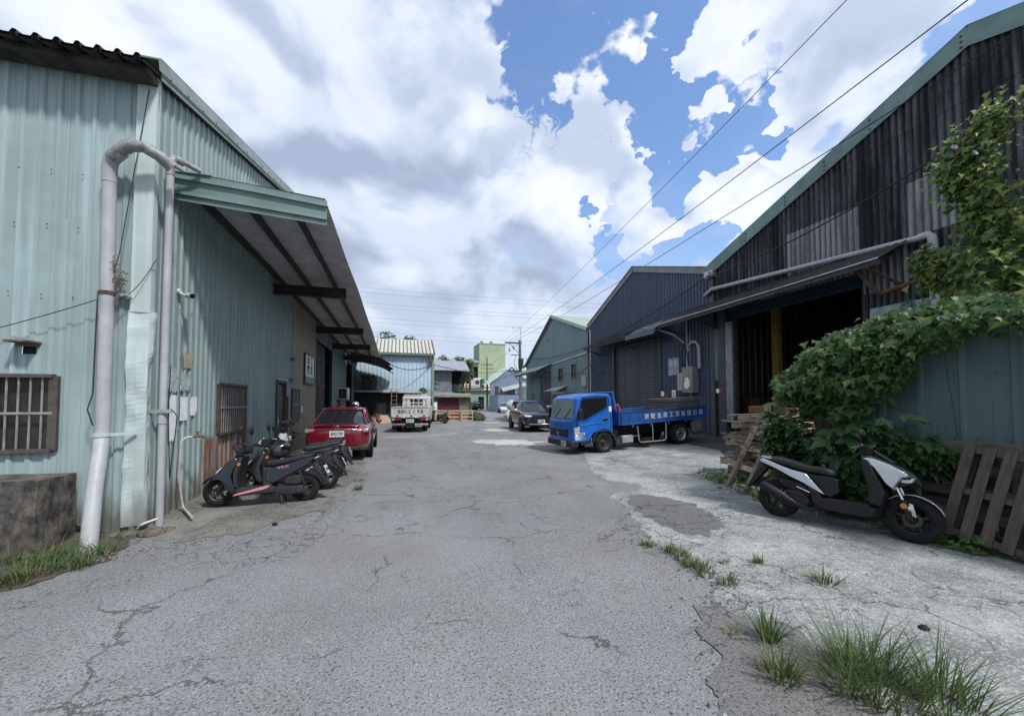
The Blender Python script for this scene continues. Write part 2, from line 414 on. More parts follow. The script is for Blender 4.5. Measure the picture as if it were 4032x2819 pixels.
def struct(o, kind='structure'):
    o['kind'] = kind; return o
def copy_tree(o, par=None):
    c = o.copy(); COL.objects.link(c)
    if par is not None: c.parent = par
    for ch in list(o.children): copy_tree(ch, c)
    return c
def text(s, size, mat, par, M, name='lettering', sx=1.0, ext=.002, bold=0.0):
    cu = bpy.data.curves.new('t', 'FONT'); cu.body = s; cu.size = size; cu.align_x = 'CENTER'; cu.align_y = 'CENTER'; cu.extrude = ext; cu.offset = bold
    cu.resolution_u = 2
    t = bpy.data.objects.new('t', cu); COL.objects.link(t)
    me = bpy.data.meshes.new_from_object(t); bpy.data.objects.remove(t); bpy.data.curves.remove(cu)
    me.transform(M @ Matrix.Diagonal((sx, 1, 1, 1))); me.materials.clear(); me.materials.append(mat)
    o = bpy.data.objects.new(name, me); COL.objects.link(o); put(o, par); return o
def face_m(loc, right, up):
    r, u = Vector(right).normalized(), Vector(up).normalized(); n = r.cross(u)
    M = Matrix((r, u, n)).transposed().to_4x4(); M.translation = loc; return M
ORD = ['lowest', 'second', 'third', 'fourth', 'fifth', 'sixth', 'seventh', 'eighth', 'ninth', 'tenth', 'eleventh', 'twelfth', 'thirteenth', 'fourteenth', 'fifteenth', 'sixteenth']
def lerp(a, b, t): return a + (b - a) * t
def interp(pts, t):
    if t <= pts[0][0]: return pts[0][1]
    for (a, b), (c, d_) in zip(pts, pts[1:]):
        if t <= c: return lerp(b, d_, (t - a) / (c - a))
    return pts[-1][1]
def sstep(a, b, x):
    t = max(0, min(1, (x - a) / (b - a))); return t * t * (3 - 2 * t)
def hump(x, y, s=1.0): return mnoise.noise(Vector((x * s, y * s, 3.1)))
def zg(x, y):
    """ground height"""
    z = .26 * sstep(4.6, 11.2, x) * sstep(4.5, 7.5, y) * (1 - sstep(14.5, 20, y))
    z -= .13 * math.exp(-((x + 3.2) / 1.2) ** 2 - ((y - 6.1) / 1.0) ** 2)
    z += .03 * math.exp(-((x + 3.2) / 1.0) ** 2 - ((y - 9) / 1.5) ** 2)
    near = 1 - sstep(20, 40, y)
    z += (.012 * hump(x, y, .6) + .006 * hump(x + 9, y, 1.9)) * near
    return z
# ================================================================== ground
A_ = asphalt('asphalt', (.24, .244, .252))
A_patch = asphalt('asphalt_patch', (.185, .183, .183), crack=.5, brown=.3)
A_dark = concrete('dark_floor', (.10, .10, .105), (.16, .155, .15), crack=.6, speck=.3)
CON = concrete('old_concrete', (.315, .33, .328), (.53, .525, .46), dark=.38)
CEM = concrete('white_cement', (.52, .52, .50), (.62, .60, .54), crack=.3, speck=.25, dark=.6)
STRIP = concrete('worn_footing', (.20, .195, .18), (.27, .255, .22), crack=.7, speck=.5, dark=.35)

def axis(a, b, fine, step):
    """coordinates: fine step inside [a,b] of fine, growing outside"""
    out = []; x = fine[0]
    while x < fine[1]: out.append(x); x += step
    st = step
    while x < b: out.append(x); st *= 1.35; x += st
    out.append(b); x = fine[0]; st = step
    lo = []
    while x > a: st *= 1.35; x -= st; lo.append(max(x, a))
    return sorted(set(lo + out))
xs = axis(-30, 60, (-6, 13), .22); ys = axis(-10, 130, (.5, 20), .22)
mb = MB(); n = len(xs)
mb.v = [(x, y, zg(x, y)) for y in ys for x in xs]
mb.f = [(j * n + i, j * n + i + 1, (j + 1) * n + i + 1, (j + 1) * n + i) for j in range(len(ys) - 1) for i in range(n - 1)]
struct(mb.build('road', A_, raw=True, smooth=1))
mb = MB(); mb.add([(-900, -900, -.25), (900, -900, -.25), (900, 1500, -.25), (-900, 1500, -.25)], [(0, 1, 2, 3)])
struct(mb.build('ground', plain('far_soil', (.11, .115, .08), .95, var=.4, vs=.05), raw=True))

# concrete apron in front of the right-hand warehouses, broken edge against the asphalt
EDGE = [(-6, .6), (1.0, 1.25), (1.74, 1.6), (2.02, 1.93), (2.22, 2.2), (2.42, 2.25), (2.76, 2.39), (2.9, 2.6), (3.15, 2.68), (3.45, 2.73), (3.83, 2.75), (4.94, 3.13), (5.64, 3.33),
        (6.1, 3.40), (6.35, 3.6), (6.6, 4.3), (6.9, 4.42), (7.4, 4.2), (7.98, 4.13), (9.46, 4.64), (12.04, 5.83), (13.2, 5.95), (13.9, 8.0), (14.6, 11.4), (16, 11.45), (26, 11.5)]
def edge(y):
    return interp(EDGE, y) + .10 * mnoise.noise((y * 2.1, .3, 0)) + .07 * mnoise.noise((y * 6.3, 1.3, 0)) + .035 * mnoise.noise((y * 19, 2.3, 0))
mb = MB(); ys2 = []; y = -6.0
while y < 14.6: ys2.append(y); y += .035 if y > .8 else .3
us = [0, .004, .012, .03, .06, .1, .16, .22, .3, .4, .5, .62, .76, .9, 1.0]
k = len(us) + 1
for y in ys2:
    xb = edge(y); xe = 12.2
    mb.v.append((xb - .015, y, zg(xb, y) - .02))
    for u in us:
        x = lerp(xb, xe, u); mb.v.append((x, y, zg(x, y) + .014 - .006 * (u == 0)))
mb.f = [(j * k + i, j * k + i + 1, (j + 1) * k + i + 1, (j + 1) * k + i) for j in range(len(ys2) - 1) for i in range(k - 1)]
struct(mb.build('concrete_apron', CON, raw=True, smooth=1))

def blob(name, ring, dz, mat, jag=.06, sub=10, kind='structure', fq=5.0):
    pts = []
    m = len(ring); cx = sum(q[0] for q in ring) / m; cy = sum(q[1] for q in ring) / m
    for i in range(m):
        a, b = Vector(ring[i]), Vector(ring[(i + 1) % m]); L = (b - a).length
        for j in range(sub):
            q = a.lerp(b, j / sub)
            nn = mnoise.noise((q.x * fq, q.y * fq, dz * 900)) + .6 * mnoise.noise((q.x * fq * 3, q.y * fq * 3, 5))
            dv = (q - Vector((cx, cy))).normalized()
            pts.append(q + dv * jag * nn)
    mb = MB(); c = Vector((cx, cy)); N = len(pts); rings = 5
    for r in range(rings + 1):
        t = 1 - r / rings
        for q in pts:
            p_ = c.lerp(q, t); mb.v.append((p_.x, p_.y, zg(p_.x, p_.y) + dz * (1 if r else .55)))
    for r in range(rings):
        for i in range(N):
            a = r * N + i; b = r * N + (i + 1) % N
            mb.f.append((a, b, b + N, a + N))
    return struct(mb.build(name, mat, raw=True, smooth=1), kind)
blob('asphalt_patch', [(3.9, 6.25), (4.35, 5.9), (4.45, 5.3), (4.3, 4.7), (4.05, 4.2), (3.55, 3.95), (3.25, 4.05), (3.2, 4.5), (3.3, 5.2), (3.5, 5.8)], .019, A_patch, .12)
blob('asphalt_patch', [(2.25, 2.75), (2.5, 2.55), (2.75, 2.2), (2.6, 1.7), (2.2, 1.3), (1.6, 1.2), (1.5, 1.7), (1.9, 2.1)], .018, A_patch, .12)
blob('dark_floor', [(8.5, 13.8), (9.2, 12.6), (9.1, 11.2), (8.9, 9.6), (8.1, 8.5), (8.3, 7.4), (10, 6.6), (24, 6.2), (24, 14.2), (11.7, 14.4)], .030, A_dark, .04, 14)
blob('cement_patch', [(3.0, 16.3), (3.9, 16.6), (5.0, 15.9), (5.6, 14.9), (4.4, 14.2), (3.5, 14.3), (2.9, 15.2)], .008, CEM, .5, 14, fq=2)
blob('cement_patch', [(4.4, 22.8), (5.3, 23.0), (6.1, 22.0), (5.6, 20.9), (4.7, 21.0)], .008, CEM, .35, 14, fq=2)
blob('cement_patch', [(5.9, 29.8), (7.2, 30), (7.4, 29), (6.2, 28.6)], .008, CEM, .25, 12, fq=2)
blob('cement_patch', [(-.9, 18.6), (.4, 18.0), (1.6, 18.7), (2.7, 19.8), (3.1, 20.9), (2.5, 20.7), (1.5, 19.5), (.3, 18.6), (-.6, 19.1)], .008, concrete('grey_cement', (.33, .33, .325), (.42, .41, .37), crack=.3, speck=.4, dark=.5), .25, 14, fq=2)
blob('footing_strip', [(-3.1, 6.1), (-2.5, 5.75), (-1.75, 5.75), (-1.5, 6.2), (-1.05, 6.5), (-.85, 7.2), (-.95, 8.2), (-.7, 9.5), (-.95, 11.5), (-1.0, 16), (-1.2, 26), (-3.6, 30), (-3.5, 6.4)], .010, STRIP, .30, 18, fq=1.9)
blob('soil_verge', [(-3.0, 5.5), (-2.9, 5.15), (-3.1, 4.6), (-3.6, 4.0), (-5.5, 3.2), (-9, 2.4), (-9, 6.6), (-3.4, 6.6)], .013, plain('soil', (.075, .066, .052), .95, var=.5, vs=9, bmp=.8, bs=30), .14, 14)
# ================================================================== corrugated sheet walls
BOX = [(0, 0), (.34, 0), (.44, 1), (.66, 1), (.76, 0), (1, 0)]
TRAP = [(0, 0), (.30, 0), (.42, 1), (.58, 1), (.70, 0), (1, 0)]
SINE = [(i / 6, .5 - .5 * math.cos(2 * math.pi * i / 6)) for i in range(7)]
def cuts(u0, u1, pitch, prof):
    out = []
    for k in range(int(math.floor(u0 / pitch)) - 1, int(math.ceil(u1 / pitch)) + 1):
        for a, h in prof[:-1]:
            u = (k + a) * pitch
            out.append((u, h))
    res = []
    def at(u):
        t = (u / pitch) % 1.0
        for (a, h), (b, g) in zip(prof, prof[1:]):
            if a <= t <= b: return lerp(h, g, (t - a) / (b - a) if b > a else 0)
        return 0
    res.append((u0, at(u0)))
    res += [(u, h) for u, h in out if u0 + 1e-4 < u < u1 - 1e-4]
    res.append((u1, at(u1)))
    return res
def sheet(mb, o, ud, vd, nd_, u0, u1, zb, zt, pitch, depth, prof, rows=1, wob=0.0):
    """one rectangular-ish piece; zb/zt functions or numbers of u"""
    o, ud, vd, nn = Vector(o), Vector(ud), Vector(vd), Vector(nd_)
    cs = cuts(u0, u1, pitch, prof); n = len(cs); base = len(mb.v)
    for r in range(rows + 1):
        for u, h in cs:
            a = zb(u) if callable(zb) else zb; b = zt(u) if callable(zt) else zt
            z = lerp(a, b, r / rows)
            ww = wob * mnoise.noise((u * 1.3, z * 1.1, 4)) if wob else 0
            mb.v.append(tuple(o + ud * u + vd * z + nn * (h * depth + ww)))
    for r in range(rows):
        for i in range(n - 1):
            a = base + r * n + i
            mb.f.append((a, a + 1, a + n + 1, a + n))
def wall(par, o, ud, nn, L, zb, zt, mat, pitch=.175, depth=.022, prof=BOX, pw=1.05, holes=(), name='wall_panel', vd=(0, 0, 1), wob=.01, rows=3, lap=.003, rowsplit=None, mats=None):
    """sheets of ribbed siding side by side, each its own object"""
    u = 0.0; i = 0
    while u < L - 1e-3:
        u1 = min(u + pw, L)
        if L - u1 < .25: u1 = L
        bs = sorted({u, u1, *[q for h in holes for q in h[:2] if u < q < u1]})
        bands = [(None, None)] if not rowsplit else rowsplit
        for bi, bd in enumerate(bands):
            mb = MB()
            for a, b in zip(bs, bs[1:]):
                mid = (a + b) / 2
                hs = sorted([h for h in holes if h[0] <= mid <= h[1]], key=lambda h: h[2])
                lo = zb
                segs = []
                for h in hs: segs.append((lo, h[2])); lo = h[3]
                segs.append((lo, zt))
                for s0, s1 in segs:
                    t0 = s0(mid) if callable(s0) else s0; t1 = s1(mid) if callable(s1) else s1
                    if bd[0] is not None:
                        if t1 <= bd[0] or t0 >= bd[1]: continue
                        f0 = s0 if t0 > bd[0] else bd[0]
                        f1 = (lambda q, s1=s1, m=bd[1]: max(min((s1(q) if callable(s1) else s1), m), f0 if not callable(f0) else f0(q)))
                    else: f0, f1 = s0, s1
                    if t1 - t0 < .01: continue
                    oo = Vector(o) + Vector(nn) * lap * ((i % 2) + 2 * (bi % 2))
                    sheet(mb, oo, ud, vd, nn, a, b, f0, f1, pitch, depth, prof, rows, wob)
            if mb.f:
                m = mat
                if mats: m = mats(i, bi) or mat
                mb.build(name, m, par, raw=True)
        u = u1; i += 1
def win(par, o, ud, nn, u0, u1, z0, z1, nb, midbar=.5, fm=None, bm=None, pane=None, rec=.05, bars=True, bt=.012):
    """barred window: frame, pane, bars"""
    o, ud, nn = Vector(o), Vector(ud), Vector(nn); Z = Vector((0, 0, 1))
    P = lambda u, z, d=0: o + ud * u + Z * z + nn * d
    f = MB(); t = .045
    for (a, b) in (((u0, z0), (u1, z0)), ((u0, z1), (u1, z1)), ((u0, z0), (u0, z1)), ((u1, z0), (u1, z1))):
        f.bar(P(*a, .03), P(*b, .03), .09, t, up=nn if a[0] == b[0] else Z)
    fr = f.build('window', fm, par)
    g = MB(); g.add([P(u0, z0, -rec), P(u1, z0, -rec), P(u1, z1, -rec), P(u0, z1, -rec)], [(0, 1, 2, 3)]); g.build('pane', pane, fr, raw=True)
    if bars:
        for i in range(1, nb + 1):
            u = lerp(u0, u1, i / (nb + 1))
            b = MB(); b.tube([P(u, z0, .035), P(u, z1, .035)], bt, 6); b.build('window_bar', bm, fr)
        if midbar:
            b = MB(); zz = lerp(z0, z1, midbar); b.bar(P(u0, zz, .048), P(u1, zz, .048), .012, .03); b.build('window_bar', bm, fr)
    return fr

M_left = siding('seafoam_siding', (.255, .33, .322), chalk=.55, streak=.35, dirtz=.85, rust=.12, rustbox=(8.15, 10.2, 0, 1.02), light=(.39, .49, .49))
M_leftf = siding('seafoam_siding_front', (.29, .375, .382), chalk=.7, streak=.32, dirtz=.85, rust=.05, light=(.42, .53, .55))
M_tan = siding('tan_siding', (.30, .29, .235), chalk=.3, streak=.4, rust=.2)
M_flash = siding('pale_flashing', (.47, .56, .55), chalk=.5, streak=.3, rust=.9, light=(.62, .68, .66))
M_trim = plain('green_trim', (.27, .345, .315), .45, var=.15, vs=2, dirt=.25)
M_trimd = plain('awning_green', (.14, .215, .20), .4, var=.15, vs=2, dirt=.2)
M_oldroof = plain('mossy_roof', (.045, .043, .04), .95, var=.6, vs=5, bmp=.5, bs=30, dirt=.5, dcol=(.09, .075, .05))
M_under = plain('awning_underside', (.50, .50, .51), .7, var=.2, vs=2.5, dirt=.2, dcol=(.2, .19, .18))
M_steel = plain('dark_steel', (.035, .034, .036), .7, var=.4, vs=5, dirt=.4, dcol=(.07, .05, .04))
M_pvc = plain('grey_pvc', (.385, .395, .42), .5, var=.14, vs=3, dirt=.28, dcol=(.26, .24, .20))
M_wframe = plain('brown_frame', (.075, .064, .058), .6, var=.3, vs=8, dirt=.3)
M_bar = plain('galvanised_bar', (.30, .29, .28), .5, .3, var=.3, vs=9, dirt=.4, dcol=(.16, .10, .07))
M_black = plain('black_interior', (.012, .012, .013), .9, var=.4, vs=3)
M_pane = plain('dusty_pane', (.030, .026, .022), .35, var=.5, vs=4, dirt=.5, dcol=(.06, .05, .04))
M_rust = plain('rusty_steel', (.115, .062, .042), .85, var=.5, vs=8, bmp=.3, dirt=.5)
M_cable = plain('black_cable', (.02, .02, .022), .6, var=.2)
M_screw = plain('screw_head', (.04, .04, .042), .6, var=.2)
M_white = plain('white_plastic', (.62, .63, .64), .4, var=.08, vs=3, dirt=.15)
M_galv = plain('galvanised', (.42, .43, .45), .42, .5, var=.2, vs=4, dirt=.3)

LX, LY = -3.25, 6.45
LW = thing('warehouse', 'weathered seafoam green corrugated warehouse with long awning on the left of the street', 'warehouse', (LX, LY, 0), world=True)
def rake(y):
    return 6.02 + (y - LY) * .243 if y < 16.5 else 8.46 - (y - 16.5) * .243
# front wall (faces the camera), u runs to -x from the corner
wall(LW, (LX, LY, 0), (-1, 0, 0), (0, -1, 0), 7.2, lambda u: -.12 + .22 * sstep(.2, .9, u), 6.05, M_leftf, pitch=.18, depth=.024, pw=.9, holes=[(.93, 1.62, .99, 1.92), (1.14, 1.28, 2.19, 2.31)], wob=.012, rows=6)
W1 = (LX, LY, 0)
win(LW, W1, (-1, 0, 0), (0, -1, 0), .93, 1.62, .99, 1.92, 5, .5, M_wframe, M_bar, M_pane)
mb = MB(); mb.box((LX - 1.21, LY - .10, 2.335), (.24, .22, .03)); mb.box((LX - 1.21, LY - .04, 2.31), (.20, .06, .05)); mb.build('vent_hood', plain('crumbling_wood', (.16, .13, .10), .9, var=.5, vs=20, bmp=.5), LW, bev=.008)
mb = MB(); mb.b2((LX - 1.29, LY + .02, 2.18), (LX - 1.13, LY + .1, 2.32)); mb.build('vent_opening', M_black, LW)
# side wall (faces the street), u runs along +y
SEC = [(0, 7.45, M_left), (7.45, 11.15, M_tan)]
sidez = lambda u: rake(LY + u) - .05
zb_side = lambda u: zg(LX, LY + u) - .03 + .02 * mnoise.noise((u * 3, 0, 0))
wall(LW, (LX, LY, 0), (0, 1, 0), (1, 0, 0), 7.45, zb_side, sidez, M_left, pitch=.176, depth=.024, pw=.88, holes=[(2.2, 3.52, 1.0, 1.93), (5.8, 6.68, -.1, 2.12)], rows=5)
wall(LW, (LX + .004, LY + 7.45, 0), (0, 1, 0), (1, 0, 0), 3.72, 0, lambda u: sidez(u + 7.45), M_tan, pitch=.15, depth=.022, pw=.9, holes=[(.05, .95, 1.03, 1.98)], rows=3)
M_left2 = siding('dull_green_siding', (.16, .235, .225), chalk=.3, streak=.4, rust=.1)
wall(LW, (LX, LY + 15.05, 0), (0, 1, 0), (1, 0, 0), 5.6, 0, lambda u: sidez(u + 15.05), M_left2, pitch=.176, depth=.022, pw=1.4, rows=2)
wall(LW, (LX, LY + 23.6, 0), (0, 1, 0), (1, 0, 0), 3.4, 0, lambda u: 5.9, M_left2, pitch=.176, depth=.022, pw=1.7, rows=2)
for u0, u1 in ((11.17, 15.05), (20.65, 23.6)):
    wall(LW, (LX, LY + u0, 0), (0, 1, 0), (1, 0, 0), u1 - u0, 4.1, lambda u, k=u0: sidez(min(u + k, 23)), M_left2, pw=1.9, rows=1)
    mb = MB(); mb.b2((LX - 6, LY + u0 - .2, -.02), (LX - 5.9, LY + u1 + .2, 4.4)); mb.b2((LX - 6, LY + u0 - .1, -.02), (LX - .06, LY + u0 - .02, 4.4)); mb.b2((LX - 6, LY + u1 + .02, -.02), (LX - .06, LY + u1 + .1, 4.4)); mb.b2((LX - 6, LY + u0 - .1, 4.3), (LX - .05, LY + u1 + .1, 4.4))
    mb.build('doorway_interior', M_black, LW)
# half drawn dark sliding door in the first doorway, steel jambs
M_door = siding('charcoal_door', (.05, .052, .058), chalk=.3, streak=.3, rust=.15)
wall(LW, (LX - .14, LY + 11.3, 0), (0, 1, 0), (1, 0, 0), 2.6, .03, 4.1, M_door, pitch=.3, depth=.03, pw=1.3, name='sliding_door', rows=1)
for zz in (1.1, 2.3, 3.4):
    mb = MB(); mb.bar((LX - .10, LY + 11.3, zz), (LX - .10, LY + 13.9, zz), .04, .08); mb.build('door_rail', M_steel, LW)
for u in (11.17, 15.0, 20.65, 23.55):
    mb = MB(); mb.b2((LX - .08, LY + u - .05, 0), (LX + .05, LY + u + .05, 4.15)); mb.build('door_jamb', M_steel, LW)
# side windows and door
win(LW, (LX, LY, 0), (0, 1, 0), (1, 0, 0), 2.2, 3.52, 1.0, 1.93, 12, .52, M_wframe, M_bar, M_pane)
win(LW, (LX + .004, LY + 7.45, 0), (0, 1, 0), (1, 0, 0), .05, .95, 1.03, 1.98, 8, .5, M_wframe, M_bar, M_pane)
mb = MB(); mb.b2((LX - .07, LY + 5.86, .02), (LX - .02, LY + 6.62, 2.08)); dr = mb.build('door', plain('grey_brown_door', (.10, .095, .092), .5, var=.25, vs=5, dirt=.4), LW)
mb = MB(); mb.b2((LX - .02, LY + 5.92, .15), (LX - .008, LY + 6.22, 1.95)); mb.b2((LX - .02, LY + 6.28, .15), (LX - .008, LY + 6.57, 1.95)); mb.build('door_panel', plain('door_panel_grey', (.085, .083, .083), .5, var=.2, dirt=.4), dr)
for q_, r_ in ((1.0, .04), (.82, .03)):
    mb = MB(); mb.ball((LX + .02, LY + 6.54, q_), r_); mb.build('handle', M_galv, dr, smooth=60)
mb = MB()
for a, b in (((5.80, 0), (5.80, 2.14)), ((6.66, 0), (6.66, 2.14))): mb.bar((LX + .01, LY + a[0], a[1]), (LX + .01, LY + b[0], b[1]), .06, .12, up=(1, 0, 0))
mb.b2((LX - .05, LY + 5.76, 2.12), (LX + .07, LY + 6.70, 2.18)); mb.build('door_frame', M_wframe, LW)
mb = MB(); mb.box((LX + .05, LY + 6.23, 2.21), (.10, .98, .03)); mb.build('door_hood', M_flash, LW)
mb = MB(); mb.bar((LX + .06, LY + 6.86, .05), (LX + .05, LY + 6.86, 1.75), .07, .05, up=(1, 0, 0)); tag(mb.build('plank', M_rust), 'rusty brown board standing against the green wall right of the grey door', 'plank')
# papers on the door
M_paper = plain('paper', (.84, .85, .87), .8, var=.12, vs=9, dirt=.15)
mb = MB(); mb.b2((LX + .002, LY + 5.9, .55), (LX + .006, LY + 6.08, 1.62)); tag(mb.build('paper_notice', M_paper), 'long white paper strip taped on the grey door', 'notice')
mb = MB(); mb.prism([(-.12, 0), (-.02, .04), (0, .14), (.03, .03), (.13, 0), (.03, -.03), (0, -.13), (-.03, -.03)], 0, .004, 'xy')
st = mb.build('paper_star', M_paper); st.data.transform(face_m((LX + .01, LY + 6.05, 1.05), (0, 1, 0), (0, 0, 1)) @ Matrix.Diagonal((1.1, 1.1, 1, 1))); tag(st, 'white four pointed paper star on the grey door', 'notice')
# corner flashing, two lengths; the lower one is crumpled
def flash(z0, z1, wob, wl, wr, name, off):
    mb = MB(); nz = int((z1 - z0) / .06) + 1; cols = [(-wl, 0), (-wl * .5, 0), (0, 0), (0, wr * .5), (0, wr)]
    for i in range(nz + 1):
        z = lerp(z0, z1, i / nz)
        for a, b in cols:
            wv = wob * (1.3 * mnoise.noise((a * 5, b * 5, z * 1.1)) + 1.1 * (.35 - abs(mnoise.noise((a * 4 + 3, b * 4, z * 2.3 + a * 3)))) + .25 * mnoise.noise((a * 14 + 3, b * 14, z * 6)))
            mb.v.append((LX + .035 + off + a + (wv if b else 0), LY - .035 - off + b - (wv if a else 0) - (wv * .7 if not a and not b else 0), z))
    n = len(cols)
    mb.f = [(j * n + i, j * n + i + 1, (j + 1) * n + i + 1, (j + 1) * n + i) for j in range(nz) for i in range(n - 1)]
    return mb.build(name, M_flash, LW, raw=True)
flash(2.78, 6.0, .004, .22, .10, 'corner_flashing', .012)
flash(-.02, 2.80, .035, .23, .11, 'corner_flashing', .006)
# roof and eaves
mb = MB(); sl = Vector((0, 1, .243)).normalized()
for (o_, L_) in (((LX + .12, LY - .45, 5.95), 10.9),):
    sheet(mb, o_, (-1, 0, 0), tuple(sl), (0, 0, 1), 0, 8.5, 0, L_, .2, .05, TRAP)
    sheet(mb, (o_[0], o_[1], o_[2] - .035), (-1, 0, 0), tuple(sl), (0, 0, 1), 0, 8.5, 0, L_, .2, .05, TRAP)
mb.build('roof', M_oldroof, LW, raw=True)
mb = MB(); s2 = Vector((0, 1, -.243)).normalized(); sheet(mb, (LX + .12, 16.55, 8.53), (-1, 0, 0), tuple(s2), (0, 0, 1), 0, 8.5, 0, 17, .2, .05, TRAP); mb.build('roof', M_oldroof, LW, raw=True)
mb = MB(); mb.b2((LX - 8.4, LY - .30, 5.86), (LX + .06, LY - .05, 5.95)); mb.build('eave_board', M_oldroof, LW)
mb = MB(); p0 = Vector((LX + .10, LY - .10, 6.08)); p1 = Vector((LX + .10, 16.5, 8.60))
mb.bar(p0, p1, .02, .26); mb.bar(p0 + Vector((-.1, 0, .14)), p1 + Vector((-.1, 0, .14)), .22, .02); mb.build('rake_trim', M_trim, LW)
for i in range(14):
    t = (i + .5) / 14 * .66; q = p0.lerp(p1, t); s_ = MB(); s_.ball(q + Vector((.014, 0, -.02)), (.008, .014, .014), 6, 4); s_.build('rivet', M_screw, LW)
# wall screws
sm = MB().ball((0, 0, 0), .009, 6, 4).mesh('screw', M_screw)
def screw(p_, par=LW):
    o = bpy.data.objects.new('screw', sm); COL.objects.link(o); o.parent = par; o.location = Vector(p_) - Vector(par.location)
for zz in (4.55, 3.85, 2.95):
    for k_ in range(5): screw((LX - .55 - .32 * k_ + .03 * zz, LY - .03, zz + rnd.uniform(-.02, .02)))
for zz in (3.0, 1.15, 2.25, 4.2):
    for k_ in range(14): screw((LX + .03, LY + .75 + .36 * k_ + (zz * .2) % .2, zz + rnd.uniform(-.02, .02)))
# ------------------------------------------------ awning along the left wall
AE, AZ0, AZ1 = -1.18, 4.80, 4.98
def awz(x, y):
    t = (x - LX) / (AE - LX); zz = lerp(AZ1, AZ0, t)
    return zz - .018 * max(0, y - 12) + .02 * math.sin(y * 1.1) * t - (.03 * max(0, y - 20)) * t
mb = MB(); cs = cuts(6.95, 26.5, .13, TRAP); nn_ = 7
for y, h in cs:
    for i in range(nn_):
        x = lerp(LX + .02, AE, i / (nn_ - 1)); mb.v.append((x, y, awz(x, y) + .022 * h + .03))
for j in range(len(cs) - 1):
    for i in range(nn_ - 1): mb.f.append((j * nn_ + i, j * nn_ + i + 1, (j + 1) * nn_ + i + 1, (j + 1) * nn_ + i))
aw = mb.build('awning', M_under, LW, raw=True)
# fascia: horizontal ribbed closing panel
prof = [(0, 0), (.05, .0), (.055, .03), (.115, .035), (.12, .0), (.20, -.012), (.21, .0), (.29, .0), (.295, .03), (.345, .035), (.35, 0), (.43, 0)]
mb = MB(); N_ = len(prof)
for x, z0 in ((LX + .03, 5.0), (-2.2, 4.93), (AE + .03, 4.83)):
    for a, b in prof: mb.v.append((x, 6.93 - b, z0 - a * (.93 if x > -2 else 1.0)))
mb.f = [(j * N_ + i, j * N_ + i + 1, (j + 1) * N_ + i + 1, (j + 1) * N_ + i) for j in range(2) for i in range(N_ - 1)]
mb.build('awning_fascia', M_trimd, aw, raw=True)
mb = MB(); mb.b2((LX + .03, 6.9, 4.985), (LX + .5, 7.06, 5.01)); mb.build('awning_cap', M_trim, aw)
for x in (LX + .10, -2.45, -1.72):
    pts = [(x, y, awz(x, y) - .06) for y in (6.97, 11, 15, 20, 26.3)]
    mb = MB()
    for a, b in zip(pts, pts[1:]): mb.bar(a, b, .055, .14)
    mb.build('purlin', M_steel, aw)
for y in (11.85, 17.5, 21.6, 25.6):
    mb = MB(); zz = awz(-2, y) - .30
    mb.b2((LX + .02, y - .07, zz + .10), (-1.45, y + .07, zz + .13)); mb.b2((LX + .02, y - .07, zz - .14), (-1.45, y + .07, zz - .11)); mb.b2((LX + .02, y - .012, zz - .12), (-1.45, y + .012, zz + .11)); mb.b2((-1.46, y - .07, zz - .14), (-1.44, y + .07, zz + .13))
    mb.build('rafter', M_steel, aw)
# lower, sagging awning at the far end of the row
mb = MB(); cs = cuts(26.6, 32.6, .13, TRAP)
for y, h in cs:
    for i in range(9):
        t = i / 8; x = lerp(LX + .02, -.55 + .1 * math.sin(y * 2), t); mb.v.append((x, y, 4.95 - .75 * t - .9 * max(0, t - .72) ** 1.0 + .02 * h + .06 * mnoise.noise((x, y * 2, 0)) * t - .04 * (y - 27)))
for j in range(len(cs) - 1):
    for i in range(8): mb.f.append((j * 9 + i, j * 9 + i + 1, (j + 1) * 9 + i + 1, (j + 1) * 9 + i))
aw2 = mb.build('sagging_awning', M_steel, LW, raw=True)
for y in (27.2, 30.0):
    mb = MB(); mb.b2((LX, y - .06, 4.35), (-1.0, y + .06, 4.6)); mb.build('rafter', M_steel, aw2)

# ------------------------------------------------ things fixed to the left warehouse
DP = thing('drainpipe', 'fat grey drainpipe with a taped elbow at the corner of the green warehouse', 'pipe', (-3.42, 5.85, 0), world=True)
M_tape = plain('grey_tape', (.28, .285, .30), .45, var=.35, vs=14, bmp=.5, bs=25, dirt=.3)
PR = .072
mb = MB(); mb.tube([(-3.33, 5.66, -.12), (-3.47, 5.96, .55), (-3.56, 6.2, 1.02), (-3.585, 6.25, 1.12)], [PR + .006] * 4, 18); mb.build('lower_pipe', M_pvc, DP, smooth=50)
mb = MB(); mb.tube([(-3.585, 6.25, 1.09), (-3.59, 6.27, 1.2)], PR + .012, 18); mb.build('pipe_joint', M_pvc, DP, smooth=50)
mb = MB(); mb.tube([(-3.59, 6.27, 1.15), (-3.61, 6.30, 3.0), (-3.63, 6.30, 4.45)], PR, 18); mb.build('upper_pipe', M_pvc, DP, smooth=50)
mb = MB(); mb.tube([(-3.63, 6.30, 4.42), (-3.635, 6.30, 4.62), (-3.60, 6.27, 4.72), (-3.46, 6.20, 4.80)], [PR + .005, PR + .008, PR + .01, PR + .008], 18); mb.build('elbow', M_pvc, DP, smooth=50)
pts = [(-3.58, 6.24, 4.73), (-3.46, 6.18, 4.81), (-3.34, 6.15, 4.87), (-3.20, 6.16, 4.88), (-3.07, 6.22, 4.82), (-2.97, 6.32, 4.74)]
tp = [Vector(a).lerp(Vector(b), t) for a, b in zip(pts, pts[1:]) for t in (0, .33, .66)] + [Vector(pts[-1])]
